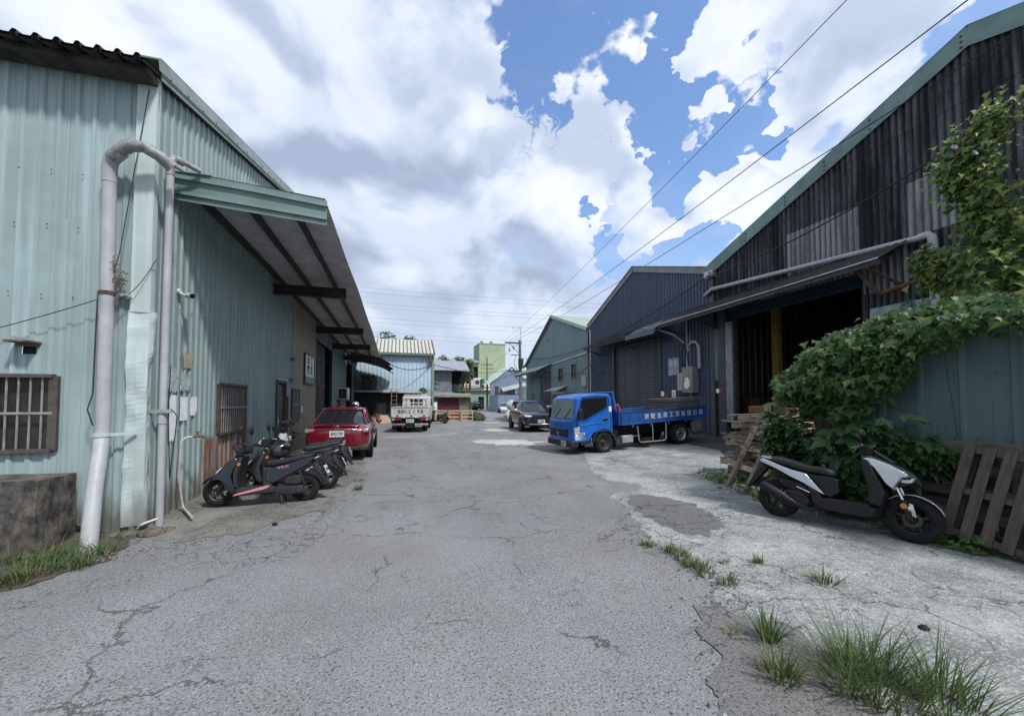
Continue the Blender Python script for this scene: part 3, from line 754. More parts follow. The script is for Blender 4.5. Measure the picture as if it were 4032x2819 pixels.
mb = MB(); mb.tube(tp, [PR + .003 + .014 * mnoise.noise((i * 2.3, 0, 0)) for i in range(len(tp))], 16); mb.build('taped_bend', M_tape, DP, smooth=60)
mb = MB(); mb.tube([(-3.02, 6.26, 4.80), (-2.84, 6.36, 4.72)], [.04, .022], 8); mb.build('tape_end', M_tape, DP)
mb = MB(); mb.lathe([(PR + .002, 0), (PR + .010, 0), (PR + .010, .045), (PR + .002, .045)], (-3.61, 6.30, 2.96), 'z', 18, closed=True); mb.build('strap', M_rust, DP)
mb = MB(); mb.b2((-3.53, 6.33, 2.965), (-3.40, 6.42, 3.0)); mb.build('strap_tail', M_flash, DP)
mb = MB(); mb.lathe([(PR + .010, 0), (PR + .018, 0), (PR + .018, .045), (PR + .010, .045)], (-3.587, 6.258, 1.16), 'z', 18, closed=True); mb.build('strap', M_flash, DP)
mb = MB(); mb.bar((-3.51, 6.25, 1.18), (-3.28, 6.36, 1.20), .012, .035); mb.build('strap_tail', M_flash, DP)
D2 = thing('drainpipe', 'thin grey downpipe beside the crumpled corner flashing, running up to the awning', 'pipe', (-3.0, 6.62, 0), world=True)
mb = MB(); mb.tube([(-3.11, 6.58, -.14), (-3.11, 6.58, 4.82)], .047, 14); mb.build('pipe_run', M_pvc, D2, smooth=50)
mb = MB(); mb.tube([(-3.11, 6.58, 1.3), (-3.11, 6.58, 1.45)], .054, 14); mb.build('pipe_joint', M_pvc, D2, smooth=50)
mb = MB(); mb.tube([(-3.11, 6.58, 4.75), (-3.11, 6.58, 4.93), (-3.09, 6.62, 5.02), (-3.02, 6.72, 5.03)], .053, 14); mb.tube([(-3.06, 6.66, 5.04), (-2.86, 6.84, 4.99)], .036, 12); mb.build('pipe_joint', M_tape, D2, smooth=50)
mb = MB(); mb.bar((-3.3, 6.52, 1.47), (-2.98, 6.52, 1.47), .02, .05); mb.build('strap', M_trim, D2)
# loose cables on the corner
def wire(name, pts, r, label, cat='cable', mat=None, sag=0.0, n=14, group=None):
    mb = MB(); P = []
    for a, b in zip(pts, pts[1:]):
        a, b = Vector(a), Vector(b)
        for i in range(n):
            t = i / n; q = a.lerp(b, t); q.z -= sag * 4 * t * (1 - t); P.append(q)
    P.append(Vector(pts[-1])); mb.tube(P, r, 5)
    return tag(mb.build(name, mat or M_cable, raw=True, smooth=1), label, cat, group)
wire('cable', [(-3.28, 6.38, 5.8), (-3.47, 6.25, 3.5), (-3.49, 6.22, 3.3)], .006, 'thin black cable hanging from the roof corner down to the twig nest', n=6)
wire('cable', [(-6.2, 6.38, 2.0), (-3.70, 6.30, 2.9)], .006, 'thin cable sagging across the front of the left warehouse to the fat drainpipe', sag=.06)
wire('cable', [(-3.15, 6.40, 3.5), (-3.35, 6.33, 3.05), (-3.5, 6.25, 2.9)], .005, 'thin cable looping between the corner flashing and the twig nest', sag=.03)
wire('cable', [(-3.02, 6.55, 2.1), (-3.03, 6.54, 1.5), (-2.98, 6.52, .55), (-2.93, 6.56, 1.4), (-3.0, 6.55, 1.5)], .007, 'black cable loop dangling on the thin grey downpipe', n=8)
wire('cable', [(-3.69, 6.27, 3.0), (-3.69, 6.25, 1.7), (-3.72, 6.22, 1.5), (-3.67, 6.24, 1.3)], .008, 'black cable running down the left side of the fat drainpipe', n=8)
mb = MB()
for i in range(90):
    a = Vector((-3.50 + rnd.gauss(0, .035), 6.28 + rnd.gauss(0, .03), 3.14 + rnd.gauss(0, .13))); b = a + Vector((rnd.gauss(0, .05), rnd.gauss(0, .03), rnd.gauss(-.02, .07))); mb.tube([a, b], .004, 4)
tag(mb.build('twig_nest', plain('dry_twig', (.12, .10, .08), .95), raw=True), 'tangle of dry twigs wedged between the fat drainpipe and the wall', 'nest')
CM = thing('security_camera', 'small white bullet security camera on the left green wall', 'camera', (LX + .02, 7.2, 3.2), world=True)
mb = MB(); mb.tube([(LX + .02, 7.15, 3.26), (LX + .05, 7.15, 3.26)], .045, 12); mb.tube([(LX + .04, 7.15, 3.25), (LX + .12, 7.14, 3.2), (LX + .16, 7.13, 3.2)], .014, 8); mb.build('bracket', M_white, CM, smooth=50)
mb = MB(); mb.tube([(LX + .13, 7.18, 3.21), (LX + .25, 7.02, 3.175)], .042, 14); hb = mb.build('housing', M_white, CM, smooth=50)
mb = MB(); mb.tube([(LX + .248, 7.024, 3.176), (LX + .272, 6.99, 3.168)], .036, 14); mb.build('lens', glassmat('lens_glass', (.01, .01, .012)), CM, smooth=50)
TP = thing('water_tap', 'thin rusty white standpipe with a brass tap beside the left wall', 'tap', (-3.1, 7.2, 0), world=True)
mb = MB(); mb.tube([(-2.75, 6.62, .0), (-3.05, 7.08, .03), (-3.08, 7.10, .1), (-3.10, 7.02, .5), (-3.09, 7.05, 1.02), (-3.06, 7.1, 1.06), (-2.98, 7.18, 1.07)], .017, 8); mb.build('pipe_run', plain('dirty_white_pipe', (.42, .40, .36), .6, var=.3, dirt=.5, dcol=(.2, .12, .07)), TP, smooth=50)
mb = MB(); mb.tube([(-3.0, 7.16, 1.07), (-2.9, 7.26, 1.07), (-2.89, 7.27, 1.03)], .02, 8); mb.tube([(-2.95, 7.21, 1.08), (-2.95, 7.21, 1.14)], .012, 6); mb.bar((-2.98, 7.18, 1.14), (-2.92, 7.24, 1.14), .02, .012); mb.build('tap', plain('brass', (.22, .17, .11), .5, .7), TP, smooth=50)
# torn posters and paper remains
def paper(y0, y1, z0, z1, label, mat=M_paper, tear=.06):
    mb = MB(); n = 16; row = []
    for i in range(n + 1):
        y = lerp(y0, y1, i / n); row.append((y, z0 + abs(mnoise.noise((y * 25, z0, 0))) * tear * 2, z1 - abs(mnoise.noise((y * 22, z1, 3))) * tear * 3))
    for y, a, b in row: mb.v += [(LX + .032, y, a), (LX + .032, y, b)]
    mb.f = [(2 * i, 2 * i + 2, 2 * i + 3, 2 * i + 1) for i in range(n)]
    return tag(mb.build('paper_notice', mat, raw=True), label, 'notice')
M_paper2 = plain('old_paper', (.42, .47, .47), .85, var=.4, vs=16, dirt=.5, dcol=(.22, .32, .30))
paper(6.98, 7.16, 1.0, 1.70, 'long torn white bill on the left wall, lowest of the torn papers')
paper(7.27, 7.50, 1.30, 1.68, 'square white bill in the middle of the torn papers on the left wall', tear=.015)
paper(7.58, 7.80, 1.36, 1.70, 'white bill rightmost of the torn papers on the left wall')
paper(6.86, 7.20, 1.72, 2.10, 'faded remains of bills left of the yellowed card on the left wall', M_paper2, .07)
paper(7.25, 7.58, 1.74, 2.08, 'faded shredded bill below the yellowed card on the left wall', M_paper2, .07)
paper(7.34, 7.60, 2.12, 2.36, 'yellowed square card nailed above the torn bills on the left wall', plain('yellow_card', (.40, .35, .22), .8, var=.2, vs=6), .006)
paper(9.0 + 6.2, 9.15 + 6.2, 1.2, 1.45, 'small white note on the tan wall below the framed sign', tear=.005)
# framed sign on the tan wall
SG = thing('wall_sign', 'white framed sign with dark characters and a green foot on the tan wall', 'sign', (LX + .05, 16.2, 2.4), world=True)
mb = MB(); mb.b2((LX + .03, 15.45, 2.25), (LX + .07, 17.0, 3.3)); mb.build('sign_board', M_white, SG)
mb = MB(); mb.b2((LX + .071, 15.5, 2.28), (LX + .076, 16.95, 2.5)); mb.build('sign_foot', plain('teal_paint', (.05, .19, .15), .5), SG)
for a, b in (((15.45, 2.25), (17.0, 2.25)), ((15.45, 3.3), (17.0, 3.3)), ((15.45, 2.25), (15.45, 3.3)), ((17.0, 2.25), (17.0, 3.3))):
    mb = MB(); mb.bar((LX + .06, *a), (LX + .06, *b), .06, .05); mb.build('sign_frame', M_wframe, SG)
M_ink = plain('black_ink', (.03, .03, .035), .7)
text('永\n豐', .36, M_ink, SG, face_m((LX + .078, 15.95, 2.9), (0, 1, 0), (0, 0, 1)), sx=1.1)
text('工\n業', .36, M_ink, SG, face_m((LX + .078, 16.5, 2.9), (0, 1, 0), (0, 0, 1)), sx=1.1)
# air conditioner on a bracket
AC = thing('air_conditioner', 'boxy white window air conditioner on a bracket on the left row', 'air conditioner', (LX + .3, 24, 1.9), world=True)
mb = MB(); mb.b2((LX + .02, 23.4, 1.7), (LX + .55, 24.3, 2.35)); mb.build('case', M_white, AC, bev=.02)
mb = MB(); mb.b2((LX + .10, 23.385, 1.76), (LX + .5, 23.398, 2.29)); mb.build('grille', plain('grille_dark', (.03, .03, .032), .7), AC)
for i in range(7):
    mb = MB(); mb.b2((LX + .09, 23.37, 1.78 + i * .078), (LX + .51, 23.39, 1.80 + i * .078)); mb.build('slat', M_steel, AC)
mb = MB(); mb.b2((LX, 23.3, 1.62), (LX + .6, 24.4, 1.66)); mb.bar((LX + .55, 23.35, 1.63), (LX + .02, 23.35, 1.3), .04); mb.build('bracket', M_steel, AC)
mb = MB(); mb.tube([(LX + .1, 24.2, 1.65), (LX + .1, 24.2, .1)], .07, 8); mb.build('duct', M_white, AC, smooth=50)
for (y, z, nm) in ((13.7, 2.9, 'upper'), (13.6, 2.25, 'lower')):
    mb = MB(); mb.box((LX + .08, y, z), (.10, .12, .10)); mb.tube([(LX + .05, y, z), (LX + .16, y - .05, z + .04)], .025, 8)
    tag(mb.build('wall_lamp', plain('lamp_grey', (.16, .17, .16), .6)), f'small grey flood lamp on the green wall before the tan section, {nm} of two', 'lamp')
# concrete block, stone, rubble at the front
def rock(name, c, sz, mat, seed, sub=3, rough=.12, M=None, boxy=0.0):
    bm = bmesh.new(); bmesh.ops.create_cube(bm, size=2.0) if boxy else bmesh.ops.create_icosphere(bm, subdivisions=sub, radius=1)
    if boxy: bmesh.ops.subdivide_edges(bm, edges=bm.edges, cuts=9, use_grid_fill=True)
    for v in bm.verts:
        q = v.co + Vector((seed * 7.3, seed, -seed)); nz = mnoise.fractal(q * 1.6, 1.0, 2.0, 5) * rough
        v.co += v.co.normalized() * nz if not boxy else Vector((nz * .6, nz * .6, nz * .5))
        v.co = Vector((v.co.x * sz[0], v.co.y * sz[1], v.co.z * sz[2]))
    me = bpy.data.meshes.new(name); bm.to_mesh(me); bm.free(); me.materials.append(mat)
    o = bpy.data.objects.new(name, me); COL.objects.link(o); o.location = c
    if M: o.rotation_euler = M
    return o
M_cblk = plain('blackened_concrete', (.075, .068, .062), .95, var=.7, vs=7, bmp=.9, bs=22, dirt=.55, dcol=(.26, .23, .20))
tag(rock('concrete_block', (-4.55, 6.02, .24), (.70, .28, .48), M_cblk, 3, boxy=1, rough=.05), 'blackened crumbling concrete block below the barred front window', 'concrete block')
tag(rock('stone', (-4.25, 5.35, .06), (.34, .25, .12), plain('grey_stone', (.12, .12, .125), .9, var=.4, vs=9, bmp=.5), 5), 'flat grey stone in the grass below the concrete block', 'stone')
for i, (x, y, s_) in enumerate(((-3.05, 6.3, .16), (-3.3, 6.28, .12), (-2.92, 6.42, .08))):
    tag(rock('stone', (x, y, -.10), (s_, s_ * .7, s_ * .55), plain('rubble', (.11, .095, .08), .95, var=.5, vs=10, bmp=.6), 11 + i, 2, .25), ('largest', 'middle sized', 'smallest')[i] + ' brown rubble stone under the corner of the left warehouse wall', 'stone', 'rubble under the warehouse corner')
tag(rock('stone', (-2.6, 7.35, .03), (.10, .07, .04), plain('pale_stone', (.24, .19, .16), .9), 31, 2), 'pale flat stone lying beside the water tap pipe', 'stone')
wire('hose', [(-3.25, 6.36, -.05), (-3.16, 6.3, .03), (-3.05, 6.42, .06)], .014, 'short white hose end at the foot of the corner flashing', 'hose', M_white, n=4)
# ================================================================== right-hand warehouses
RX = 11.6
M_asb = None
def asbestos(name, lo, hi, bias):
    m, nt, b, co = newmat(name)
    st = noi(nt, mpg(nt, co, (3.2, 3.2, .22)), 1.0, 8, .7)
    st2 = noi(nt, mpg(nt, co, (2.4, 2.4, .5)), 1.0, 6, .6)
    fine = noi(nt, mpg(nt, co, (30, 30, 6)), 1.0, 5, .6)
    k = mth(nt, 'ADD', mth(nt, 'MULTIPLY', st, .55), mth(nt, 'MULTIPLY', st2, .35)); k = mth(nt, 'ADD', k, mth(nt, 'MULTIPLY', fine, .12))
    c = mixc(nt, mapr(nt, k, .46 - bias, .68 - bias), lo, hi)
    c = mixc(nt, mapr(nt, noi(nt, mpg(nt, co, (12, 12, .4), (3, 3, 3)), 1.0, 6), .62, .75, 0, .5), c, (.035, .033, .032))
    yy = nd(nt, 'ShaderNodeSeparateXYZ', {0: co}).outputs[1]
    ph = mth(nt, 'COSINE', mth(nt, 'MULTIPLY', mth(nt, 'SUBTRACT', 12.62, yy), 2 * math.pi / .146))      # sheet valleys painted darker: shade put into the colour so the ribs show
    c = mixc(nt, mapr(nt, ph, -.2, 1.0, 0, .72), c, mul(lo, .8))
    setb(nt, b, Base_Color=c, Roughness=.92); b.inputs['Specular IOR Level'].default_value = .15
    bump(nt, b, fine, .3, .004)
    return m
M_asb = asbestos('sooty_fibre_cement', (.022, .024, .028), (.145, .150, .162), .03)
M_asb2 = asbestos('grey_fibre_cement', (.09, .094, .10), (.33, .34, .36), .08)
M_rfas = plain('teal_fascia', (.135, .225, .215), .5, var=.2, vs=1.6, dirt=.3, dcol=(.08, .10, .09))
M_navy = siding('navy_siding', (.072, .093, .14), chalk=.3, streak=.5, rust=.05, scol=(.022, .026, .038), light=(.11, .13, .17))
M_navyd = plain('navy_trim', (.05, .06, .08), .5, var=.2, vs=3, dirt=.3)
M_greyt = plain('grey_trim', (.19, .20, .215), .5, var=.2, vs=2, dirt=.3)
M_shut = plain('shutter_steel', (.085, .095, .115), .42, .35, var=.25, vs=2, dirt=.4, dcol=(.05, .045, .04))
M_shutb = plain('shutter_blue', (.022, .05, .085), .45, .2, var=.2, vs=2, dirt=.2)

DW = thing('warehouse', 'dark soot streaked corrugated warehouse with open doorway and teal roof edge on the right', 'warehouse', (RX, 5.2, 0), world=True)
DY0, DYP, DY1 = 12.62, 5.3, -2.2
def drake(y): return 6.62 + (DY0 - y) * .356 if y > DYP else 9.226 - (DYP - y) * .356
# facade faces -x; u runs along -y
f_top = lambda u: drake(DY0 - u)
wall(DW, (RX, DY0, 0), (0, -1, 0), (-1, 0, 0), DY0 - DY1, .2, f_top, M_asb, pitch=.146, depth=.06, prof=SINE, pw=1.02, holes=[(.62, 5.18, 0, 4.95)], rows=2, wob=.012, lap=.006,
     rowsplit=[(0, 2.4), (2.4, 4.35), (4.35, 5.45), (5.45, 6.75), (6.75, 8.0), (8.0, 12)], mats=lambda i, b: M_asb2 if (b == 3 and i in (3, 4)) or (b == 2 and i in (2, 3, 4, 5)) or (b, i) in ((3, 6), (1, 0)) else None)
# rake fascia lengths with bolted joints
def along(y, dx=0, dz=0): return Vector((RX + dx, y, drake(y) + dz))
ys_ = [12.75, 10.9, 9.4, 8.2, 7.05, 5.3, 3.2, 1.0, -2.3]
for a, b in zip(ys_, ys_[1:]):
    A0, B0_ = along(a, -.10, .10), along(b, -.10, .10); ex = (B0_ - A0).normalized() * .05; mb = MB(); mb.bar(A0 - ex, B0_ + ex, .03 + .004 * (ys_.index(a) % 2), .42); mb.bar(along(a, .05, .32), along(b, .05, .32), .34, .03); mb.build('roof_fascia', M_rfas, DW)
    q = along(b + .1, -.12, .08)
    for k_ in range(3): s_ = MB(); s_.ball(q + Vector((0, .0, .12 - .12 * k_)), (.012, .03, .03), 6, 4); s_.build('bolt', M_screw, DW)
mb = MB()
for a, b in ((12.8, DYP), (DYP, -2.4)): mb.add([along(a, -.05, .27), along(b, -.05, .27), along(b, 14, .27), along(a, 14, .27)], [(0, 1, 2, 3)])
mb.build('roof', M_oldroof, DW, raw=True)
# interior shell
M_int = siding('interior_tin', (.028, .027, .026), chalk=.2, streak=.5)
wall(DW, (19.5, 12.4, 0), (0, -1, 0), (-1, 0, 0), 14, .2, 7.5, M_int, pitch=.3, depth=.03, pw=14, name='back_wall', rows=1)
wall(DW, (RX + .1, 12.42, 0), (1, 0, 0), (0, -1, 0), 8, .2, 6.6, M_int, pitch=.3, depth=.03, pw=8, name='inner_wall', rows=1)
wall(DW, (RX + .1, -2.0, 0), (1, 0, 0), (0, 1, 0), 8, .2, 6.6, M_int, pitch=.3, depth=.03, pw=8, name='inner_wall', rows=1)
M_yel = plain('yellow_post', (.30, .20, .04), .6, var=.3, vs=5, dirt=.5)
mb = MB(); mb.b2((13.2, 11.35, .2), (13.4, 11.6, 6.4)); mb.build('post', M_yel, DW)
mb = MB(); mb.b2((13.9, 11.7, .2), (14.05, 11.9, 6.4)); mb.build('post', M_steel, DW)
for zz in (1.9, 3.6):
    mb = MB(); mb.b2((RX + .2, 12.34, zz), (19, 12.40, zz + .08)); mb.build('girt', M_steel, DW)
# door: rolled shutter, jambs
mb = MB()
for i in range(9): mb.tube([(RX + .04, 11.98, 4.62 + i * .075), (RX + .04, 7.44, 4.62 + i * .075)], .045, 6)
mb.build('rolled_shutter', M_shutb, DW, raw=True)
mb = MB(); mb.b2((RX - .12, 12.02, .25), (RX + .1, 12.34, 5.0)); mb.build('door_jamb', M_navyd, DW, bev=.01)
mb = MB(); mb.b2((RX - .10, 11.70, .9), (RX - .02, 12.01, 4.5)); mb.build('door_jamb', plain('pale_jamb', (.24, .26, .30), .6, var=.3, vs=3, dirt=.5), DW, bev=.01)
mb = MB(); mb.b2((RX - .06, 11.62, .25), (RX + .1, 11.7, 4.6)); mb.build('door_jamb', M_steel, DW)
mb = MB(); mb.b2((RX - .05, 7.36, .3), (RX + .1, 7.5, 4.6)); mb.build('door_jamb', M_steel, DW)
# awning over the door: thin ribbed roof with brackets
CXE = 10.35
def dawn(t, y): return lerp(5.46, 4.82, t) - .02 * (y - 7) * (1 if y < 14 else 1) * .3
mb = MB(); cs = cuts(6.35, 14.45, .18, TRAP)
for y, h in cs:
    for i in range(5):
        t = i / 4; mb.v.append((lerp(RX - .03, CXE, t), y, dawn(t, y) + .028 * h))
for j in range(len(cs) - 1):
    for i in range(4): mb.f.append((j * 5 + i, j * 5 + i + 1, (j + 1) * 5 + i + 1, (j + 1) * 5 + i))
M_awn2 = plain('sooty_awning', (.035, .035, .037), .85, var=.4, vs=3, dirt=.4, dcol=(.07, .065, .06))
da = mb.build('awning', M_awn2, DW, raw=True)
mb = MB(); mb.bar((CXE + .04, 6.35, dawn(1, 6.35) - .07), (CXE + .04, 14.4, dawn(1, 14.4) - .07), .05, .12); mb.build('edge_beam', M_steel, da)
mb = MB(); mb.bar((11.0, 6.4, dawn(.5, 6.4) - .07), (11.0, 14.4, dawn(.5, 14.4) - .07), .05, .12); mb.build('purlin', M_steel, da)
for y in (6.6, 12.4, 14.2):
    mb = MB(); mb.bar((RX - .02, y, 5.3), (CXE, y, 4.68), .05, .07); mb.bar((RX - .03, y, 4.35), (CXE + .15, y, 4.66), .05, .05); mb.build('bracket', M_rust if y < 7 else M_steel, da)
mb = MB(); mb.bar((CXE - .012, 6.35, dawn(1, 6.35) + .01), (CXE - .012, 14.45, dawn(1, 14.45) + .01), .012, .03); mb.build('drip_edge', M_galv, da)
# white drain pipe along the awning and down the wall
WP = thing('drainpipe', 'pale plastic pipe running above the doorway awning and down the dark warehouse wall', 'pipe', (RX - .2, 6, 5), world=True)
mb = MB(); mb.tube([(RX - .16, 12.9, 5.72), (RX - .2, 12.5, 5.86), (RX - .22, 9.5, 5.60), (RX - .22, 6.12, 5.32)], .07, 12); mb.build('pipe_run', M_pvc, WP, smooth=50)
mb = MB(); mb.tube([(RX - .22, 6.18, 5.33), (RX - .22, 6.02, 5.34), (RX - .22, 5.95, 5.26), (RX - .22, 5.94, 5.15)], .082, 12); mb.build('elbow', M_pvc, WP, smooth=50)
mb = MB(); mb.tube([(RX - .22, 5.94, 5.2), (RX - .22, 5.94, 1.2)], .085, 12); mb.build('downpipe', M_pvc, WP, smooth=50)
mb = MB(); mb.tube([(RX - .9, 7.1, 4.9), (RX - .75, 6.75, 4.2), (RX - .65, 6.7, 4.15), (RX - .45, 5.2, 4.42), (RX - .4, 4.6, 4.45)], .05, 10)
tag(mb.build('rusty_pipe', M_rust, smooth=50), 'bent rusty pipe on the dark warehouse wall below the awning end', 'pipe')
mb = MB(); mb.b2((RX - .09, 6.0, 3.6), (RX - .06, 7.3, 3.95)); sgn = tag(mb.build('sign_board', plain('pale_sign', (.33, .40, .40), .6, var=.25, vs=4, dirt=.4)), 'pale sign board with a green mark above the vines on the dark warehouse', 'sign')
text('鑫', .3, plain('green_ink', (.02, .14, .10), .6), sgn, face_m((RX - .1, 6.5, 3.85), (0, -1, 0), (0, 0, 1)), sx=1.3)
# cabinets seen inside
EC = thing('switch_cabinet', 'pale metal cabinet with two dark panes inside the open doorway', 'cabinet', (14.5, 10.6, 1.3), world=True)
mb = MB(); mb.b2((14.2, 9.9, 1.15), (14.7, 11.0, 1.75)); mb.build('case', plain('cabinet_grey', (.30, .32, .30), .5, dirt=.4), EC, bev=.01)
mb = MB(); mb.b2((14.18, 10.0, 1.25), (14.2, 10.4, 1.62)); mb.build('pane', M_pane, EC)
mb = MB(); mb.b2((14.18, 10.5, 1.25), (14.2, 10.85, 1.62)); mb.build('pane', M_pane, EC)
mb = MB(); mb.b2((14.1, 9.7, .27), (14.9, 11.2, 1.15)); tag(mb.build('workbench', M_rust, bev=.01), 'dark workbench under the pale cabinet inside the doorway', 'workbench')
mb = MB(); mb.b2((12.4, 11.75, .27), (12.8, 12.2, 1.75)); tag(mb.build('locker', plain('dark_red_locker', (.06, .022, .018), .6, dirt=.4), bev=.01), 'narrow dark red locker just inside the doorway beside the yellow post', 'locker')

# ------------------------------------------------ blue-grey warehouse
BW = thing('warehouse', 'dark blue grey corrugated warehouse with a closed roller shutter behind the blue truck', 'warehouse', (RX, 18, 0), world=True)
BY0, BYP, BY1 = 23.1, 18.05, 12.7
def brake(y): return 6.30 + (BY0 - y) * .402 if y > BYP else 8.33 - (BYP - y) * .33
wall(BW, (RX, BY0, 0), (0, -1, 0), (-1, 0, 0), BY0 - BY1, .05, lambda u: brake(BY0 - u), M_navy, pitch=.19, depth=.045, prof=TRAP, pw=1.14, holes=[(3.05, 7.2, 0, 4.65)], rows=3)
for a, b in ((23.25, BYP), (BYP, 12.75)):
    mb = MB(); A, B = Vector((RX - .06, a, brake(a) + .10)), Vector((RX - .06, b, brake(b) + .10)); mb.bar(A, B, .03, .28); mb.bar(A + Vector((.1, 0, .14)), B + Vector((.1, 0, .14)), .3, .03); mb.build('roof_fascia', M_greyt, BW)
mb = MB()
for a, b in ((23.25, BYP), (BYP, 12.75)): mb.add([(RX - .02, a, brake(a) + .2), (RX - .02, b, brake(b) + .2), (RX + 14, b, brake(b) + .2), (RX + 14, a, brake(a) + .2)], [(0, 1, 2, 3)])
mb.build('roof', M_greyt, BW, raw=True)
# shutter slats
y0, y1 = 15.93, 20.02
ss = MB(); N_ = 6
for i in range(N_ + 1):
    a = math.pi * i / N_; ss.v += [(-.022 * math.sin(a), y0, -.048 * math.cos(a)), (-.022 * math.sin(a), y1, -.048 * math.cos(a))]
ss.f = [(2 * i, 2 * i + 1, 2 * i + 3, 2 * i + 2) for i in range(N_)]
slat = ss.mesh('shutter_slat', M_shut, 60); zz = .17
while zz < 4.6:
    o = bpy.data.objects.new('shutter_slat', slat); COL.objects.link(o); o.parent = BW; o.location = Vector((RX + .06, 0, zz)) - Vector(BW.location); zz += .098
for y in (15.9, 20.05):
    mb = MB(); mb.b2((RX - .07, y - .06, .05), (RX + .1, y + .06, 4.7)); mb.build('door_jamb', M_navyd, BW)
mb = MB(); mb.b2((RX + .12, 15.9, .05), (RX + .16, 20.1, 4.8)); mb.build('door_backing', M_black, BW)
# awning over the shutter
def baw(t, y): return lerp(5.25, 4.70, t) + .03 * math.sin(y)
mb = MB(); cs = cuts(14.8, 21.7, .18, TRAP)
for y, h in cs:
    for i in range(4): t = i / 3; mb.v.append((lerp(RX - .03, 10.45, t), y, baw(t, y) + .026 * h))
for j in range(len(cs) - 1):
    for i in range(3): mb.f.append((j * 4 + i, j * 4 + i + 1, (j + 1) * 4 + i + 1, (j + 1) * 4 + i))
ba = mb.build('awning', M_awn2, BW, raw=True)
mb = MB(); mb.bar((10.5, 14.8, 4.62), (10.5, 21.7, 4.66), .05, .1); mb.build('edge_beam', M_steel, ba)
for y in (15.2, 18, 21.4): mb = MB(); mb.bar((RX, y, 4.3), (10.6, y, 4.6), .045, .05); mb.build('bracket', M_steel, ba)
mb = MB(); mb.add([(10.44, 14.75, 4.70), (10.44, 17.0, 4.66), (11.0, 17.0, 5.05), (11.0, 14.75, 5.15)], [(0, 1, 2, 3)]); mb.add([(10.43, 14.75, 4.5), (10.43, 17.0, 4.52), (10.43, 17.0, 4.72), (10.43, 14.75, 4.73)], [(0, 1, 2, 3)]); mb.build('awning_patch', plain('slate_sheet', (.10, .115, .145), .5, dirt=.3), ba)
# fixtures on the blue warehouse
def panelthing(name, y0, y1, z0, z1, mat, label, cat, d=.02, bev=0):
    mb = MB(); mb.b2((RX - .035 - d, y0, z0), (RX - .035, y1, z1)); return tag(mb.build(name, mat, bev=bev), label, cat)
nt1 = panelthing('notice_board', 14.62, 15.32, 2.75, 3.5, plain('notice_white', (.36, .37, .42), .7, dirt=.2), 'square pale notice with large characters beside the roller shutter', 'notice')
text('水 電', .26, M_paper, nt1, face_m((RX - .06, 14.97, 3.25), (0, -1, 0), (0, 0, 1)), sx=.9)
panelthing('notice_board', 15.35, 15.62, 1.15, 1.75, plain('form_paper', (.42, .42, .36), .7, dirt=.2), 'cream form sheet low beside the roller shutter', 'notice')
panelthing('notice_board', 15.35, 15.6, 1.78, 1.95, plain('red_sticker', (.30, .03, .04), .6), 'small red sticker above the cream form sheet', 'sticker')
mb = MB(); mb.lathe([(0, 0), (.13, 0), (.13, .012), (0, .012)], (RX - .07, 15.74, 1.95), 'x', 16); tag(mb.build('no_parking_disc', M_paper, smooth=40), 'small round white sticker beside the roller shutter', 'sticker')
nt2 = panelthing('notice_strip', 14.85, 15.1, 1.05, 2.1, M_paper, 'tall narrow white strip with vertical characters by the truck bed', 'notice')
text('工\n廠\n出\n租', .2, M_ink, nt2, face_m((RX - .06, 14.97, 1.6), (0, -1, 0), (0, 0, 1)))
mb = MB(); mb.b2((RX - .35, 13.45, 1.95), (RX - .04, 14.05, 3.0)); EB = tag(mb.build('meter_box', plain('meter_grey', (.28, .27, .25), .55, .2, var=.25, vs=4, dirt=.4), bev=.015), 'large grey electric meter cabinet with a torn paper on the blue warehouse', 'meter box')
mb = MB(); mb.prism([(-.16, -.2), (.05, -.24), (.17, -.1), (.14, .1), (.05, .24), (-.1, .2), (-.17, .0)], 0, .004, 'xy'); pm = mb.build('torn_paper', M_paper, EB); pm.data.transform(face_m((RX - .36, 13.75, 2.35), (0, -1, 0), (0, 0, 1)))
mb = MB(); mb.b2((RX - .25, 14.1, 2.05), (RX - .04, 14.5, 2.8)); tag(mb.build('meter_box', plain('box_white', (.36, .37, .37), .5, dirt=.3), bev=.012), 'smaller pale electric box left of the large meter cabinet', 'meter box')
mb = MB(); mb.tube([(RX - .12, 13.3, 2.9), (RX - .14, 13.3, 3.8), (RX - .15, 13.45, 4.0), (RX - .15, 13.7, 4.02), (RX - .15, 13.85, 3.9)], .06, 10); tag(mb.build('conduit', M_pvc, smooth=50), 'thick pale conduit bend above the meter cabinets', 'conduit')
mb = MB(); mb.tube([(RX - .08, 14.05, 3.0), (RX - .08, 14.05, 5.3)], .045, 8); tag(mb.build('conduit', M_pvc, smooth=50), 'straight pale conduit rising from the meter cabinets to the awning', 'conduit')
mb = MB(); mb.tube([(10.7, 15.9, 4.95), (10.9, 15.4, 4.85), (11.3, 14.6, 4.45), (RX - .1, 14.1, 4.0), (RX - .1, 13.9, 3.7)], .035, 8); tag(mb.build('conduit', M_pvc, smooth=50), 'curved pale conduit arching from the shutter awning to the meter cabinets', 'conduit')
for i in range(4):
    wire('cable', [(RX - .12, 14.2 + .05 * i, 3.1), (RX - .16, 14.35 - .02 * i, 3.55 + .06 * i), (RX - .14, 14.1, 4.1 - .05 * i), (RX - .12, 13.95, 3.2)], .014, f'black cable loop above the meter cabinets, {("innermost", "second", "third", "outermost")[i]} of four', n=6, group='cables above the meter cabinets')
mb = MB(); mb.tube([(RX - .06, 22.85, .1), (RX - .06, 22.85, 5.9), (RX - .06, 22.95, 6.1)], .06, 8); tag(mb.build('drainpipe', M_pvc, smooth=50), 'pale downpipe at the joint between the blue and green warehouses', 'pipe')
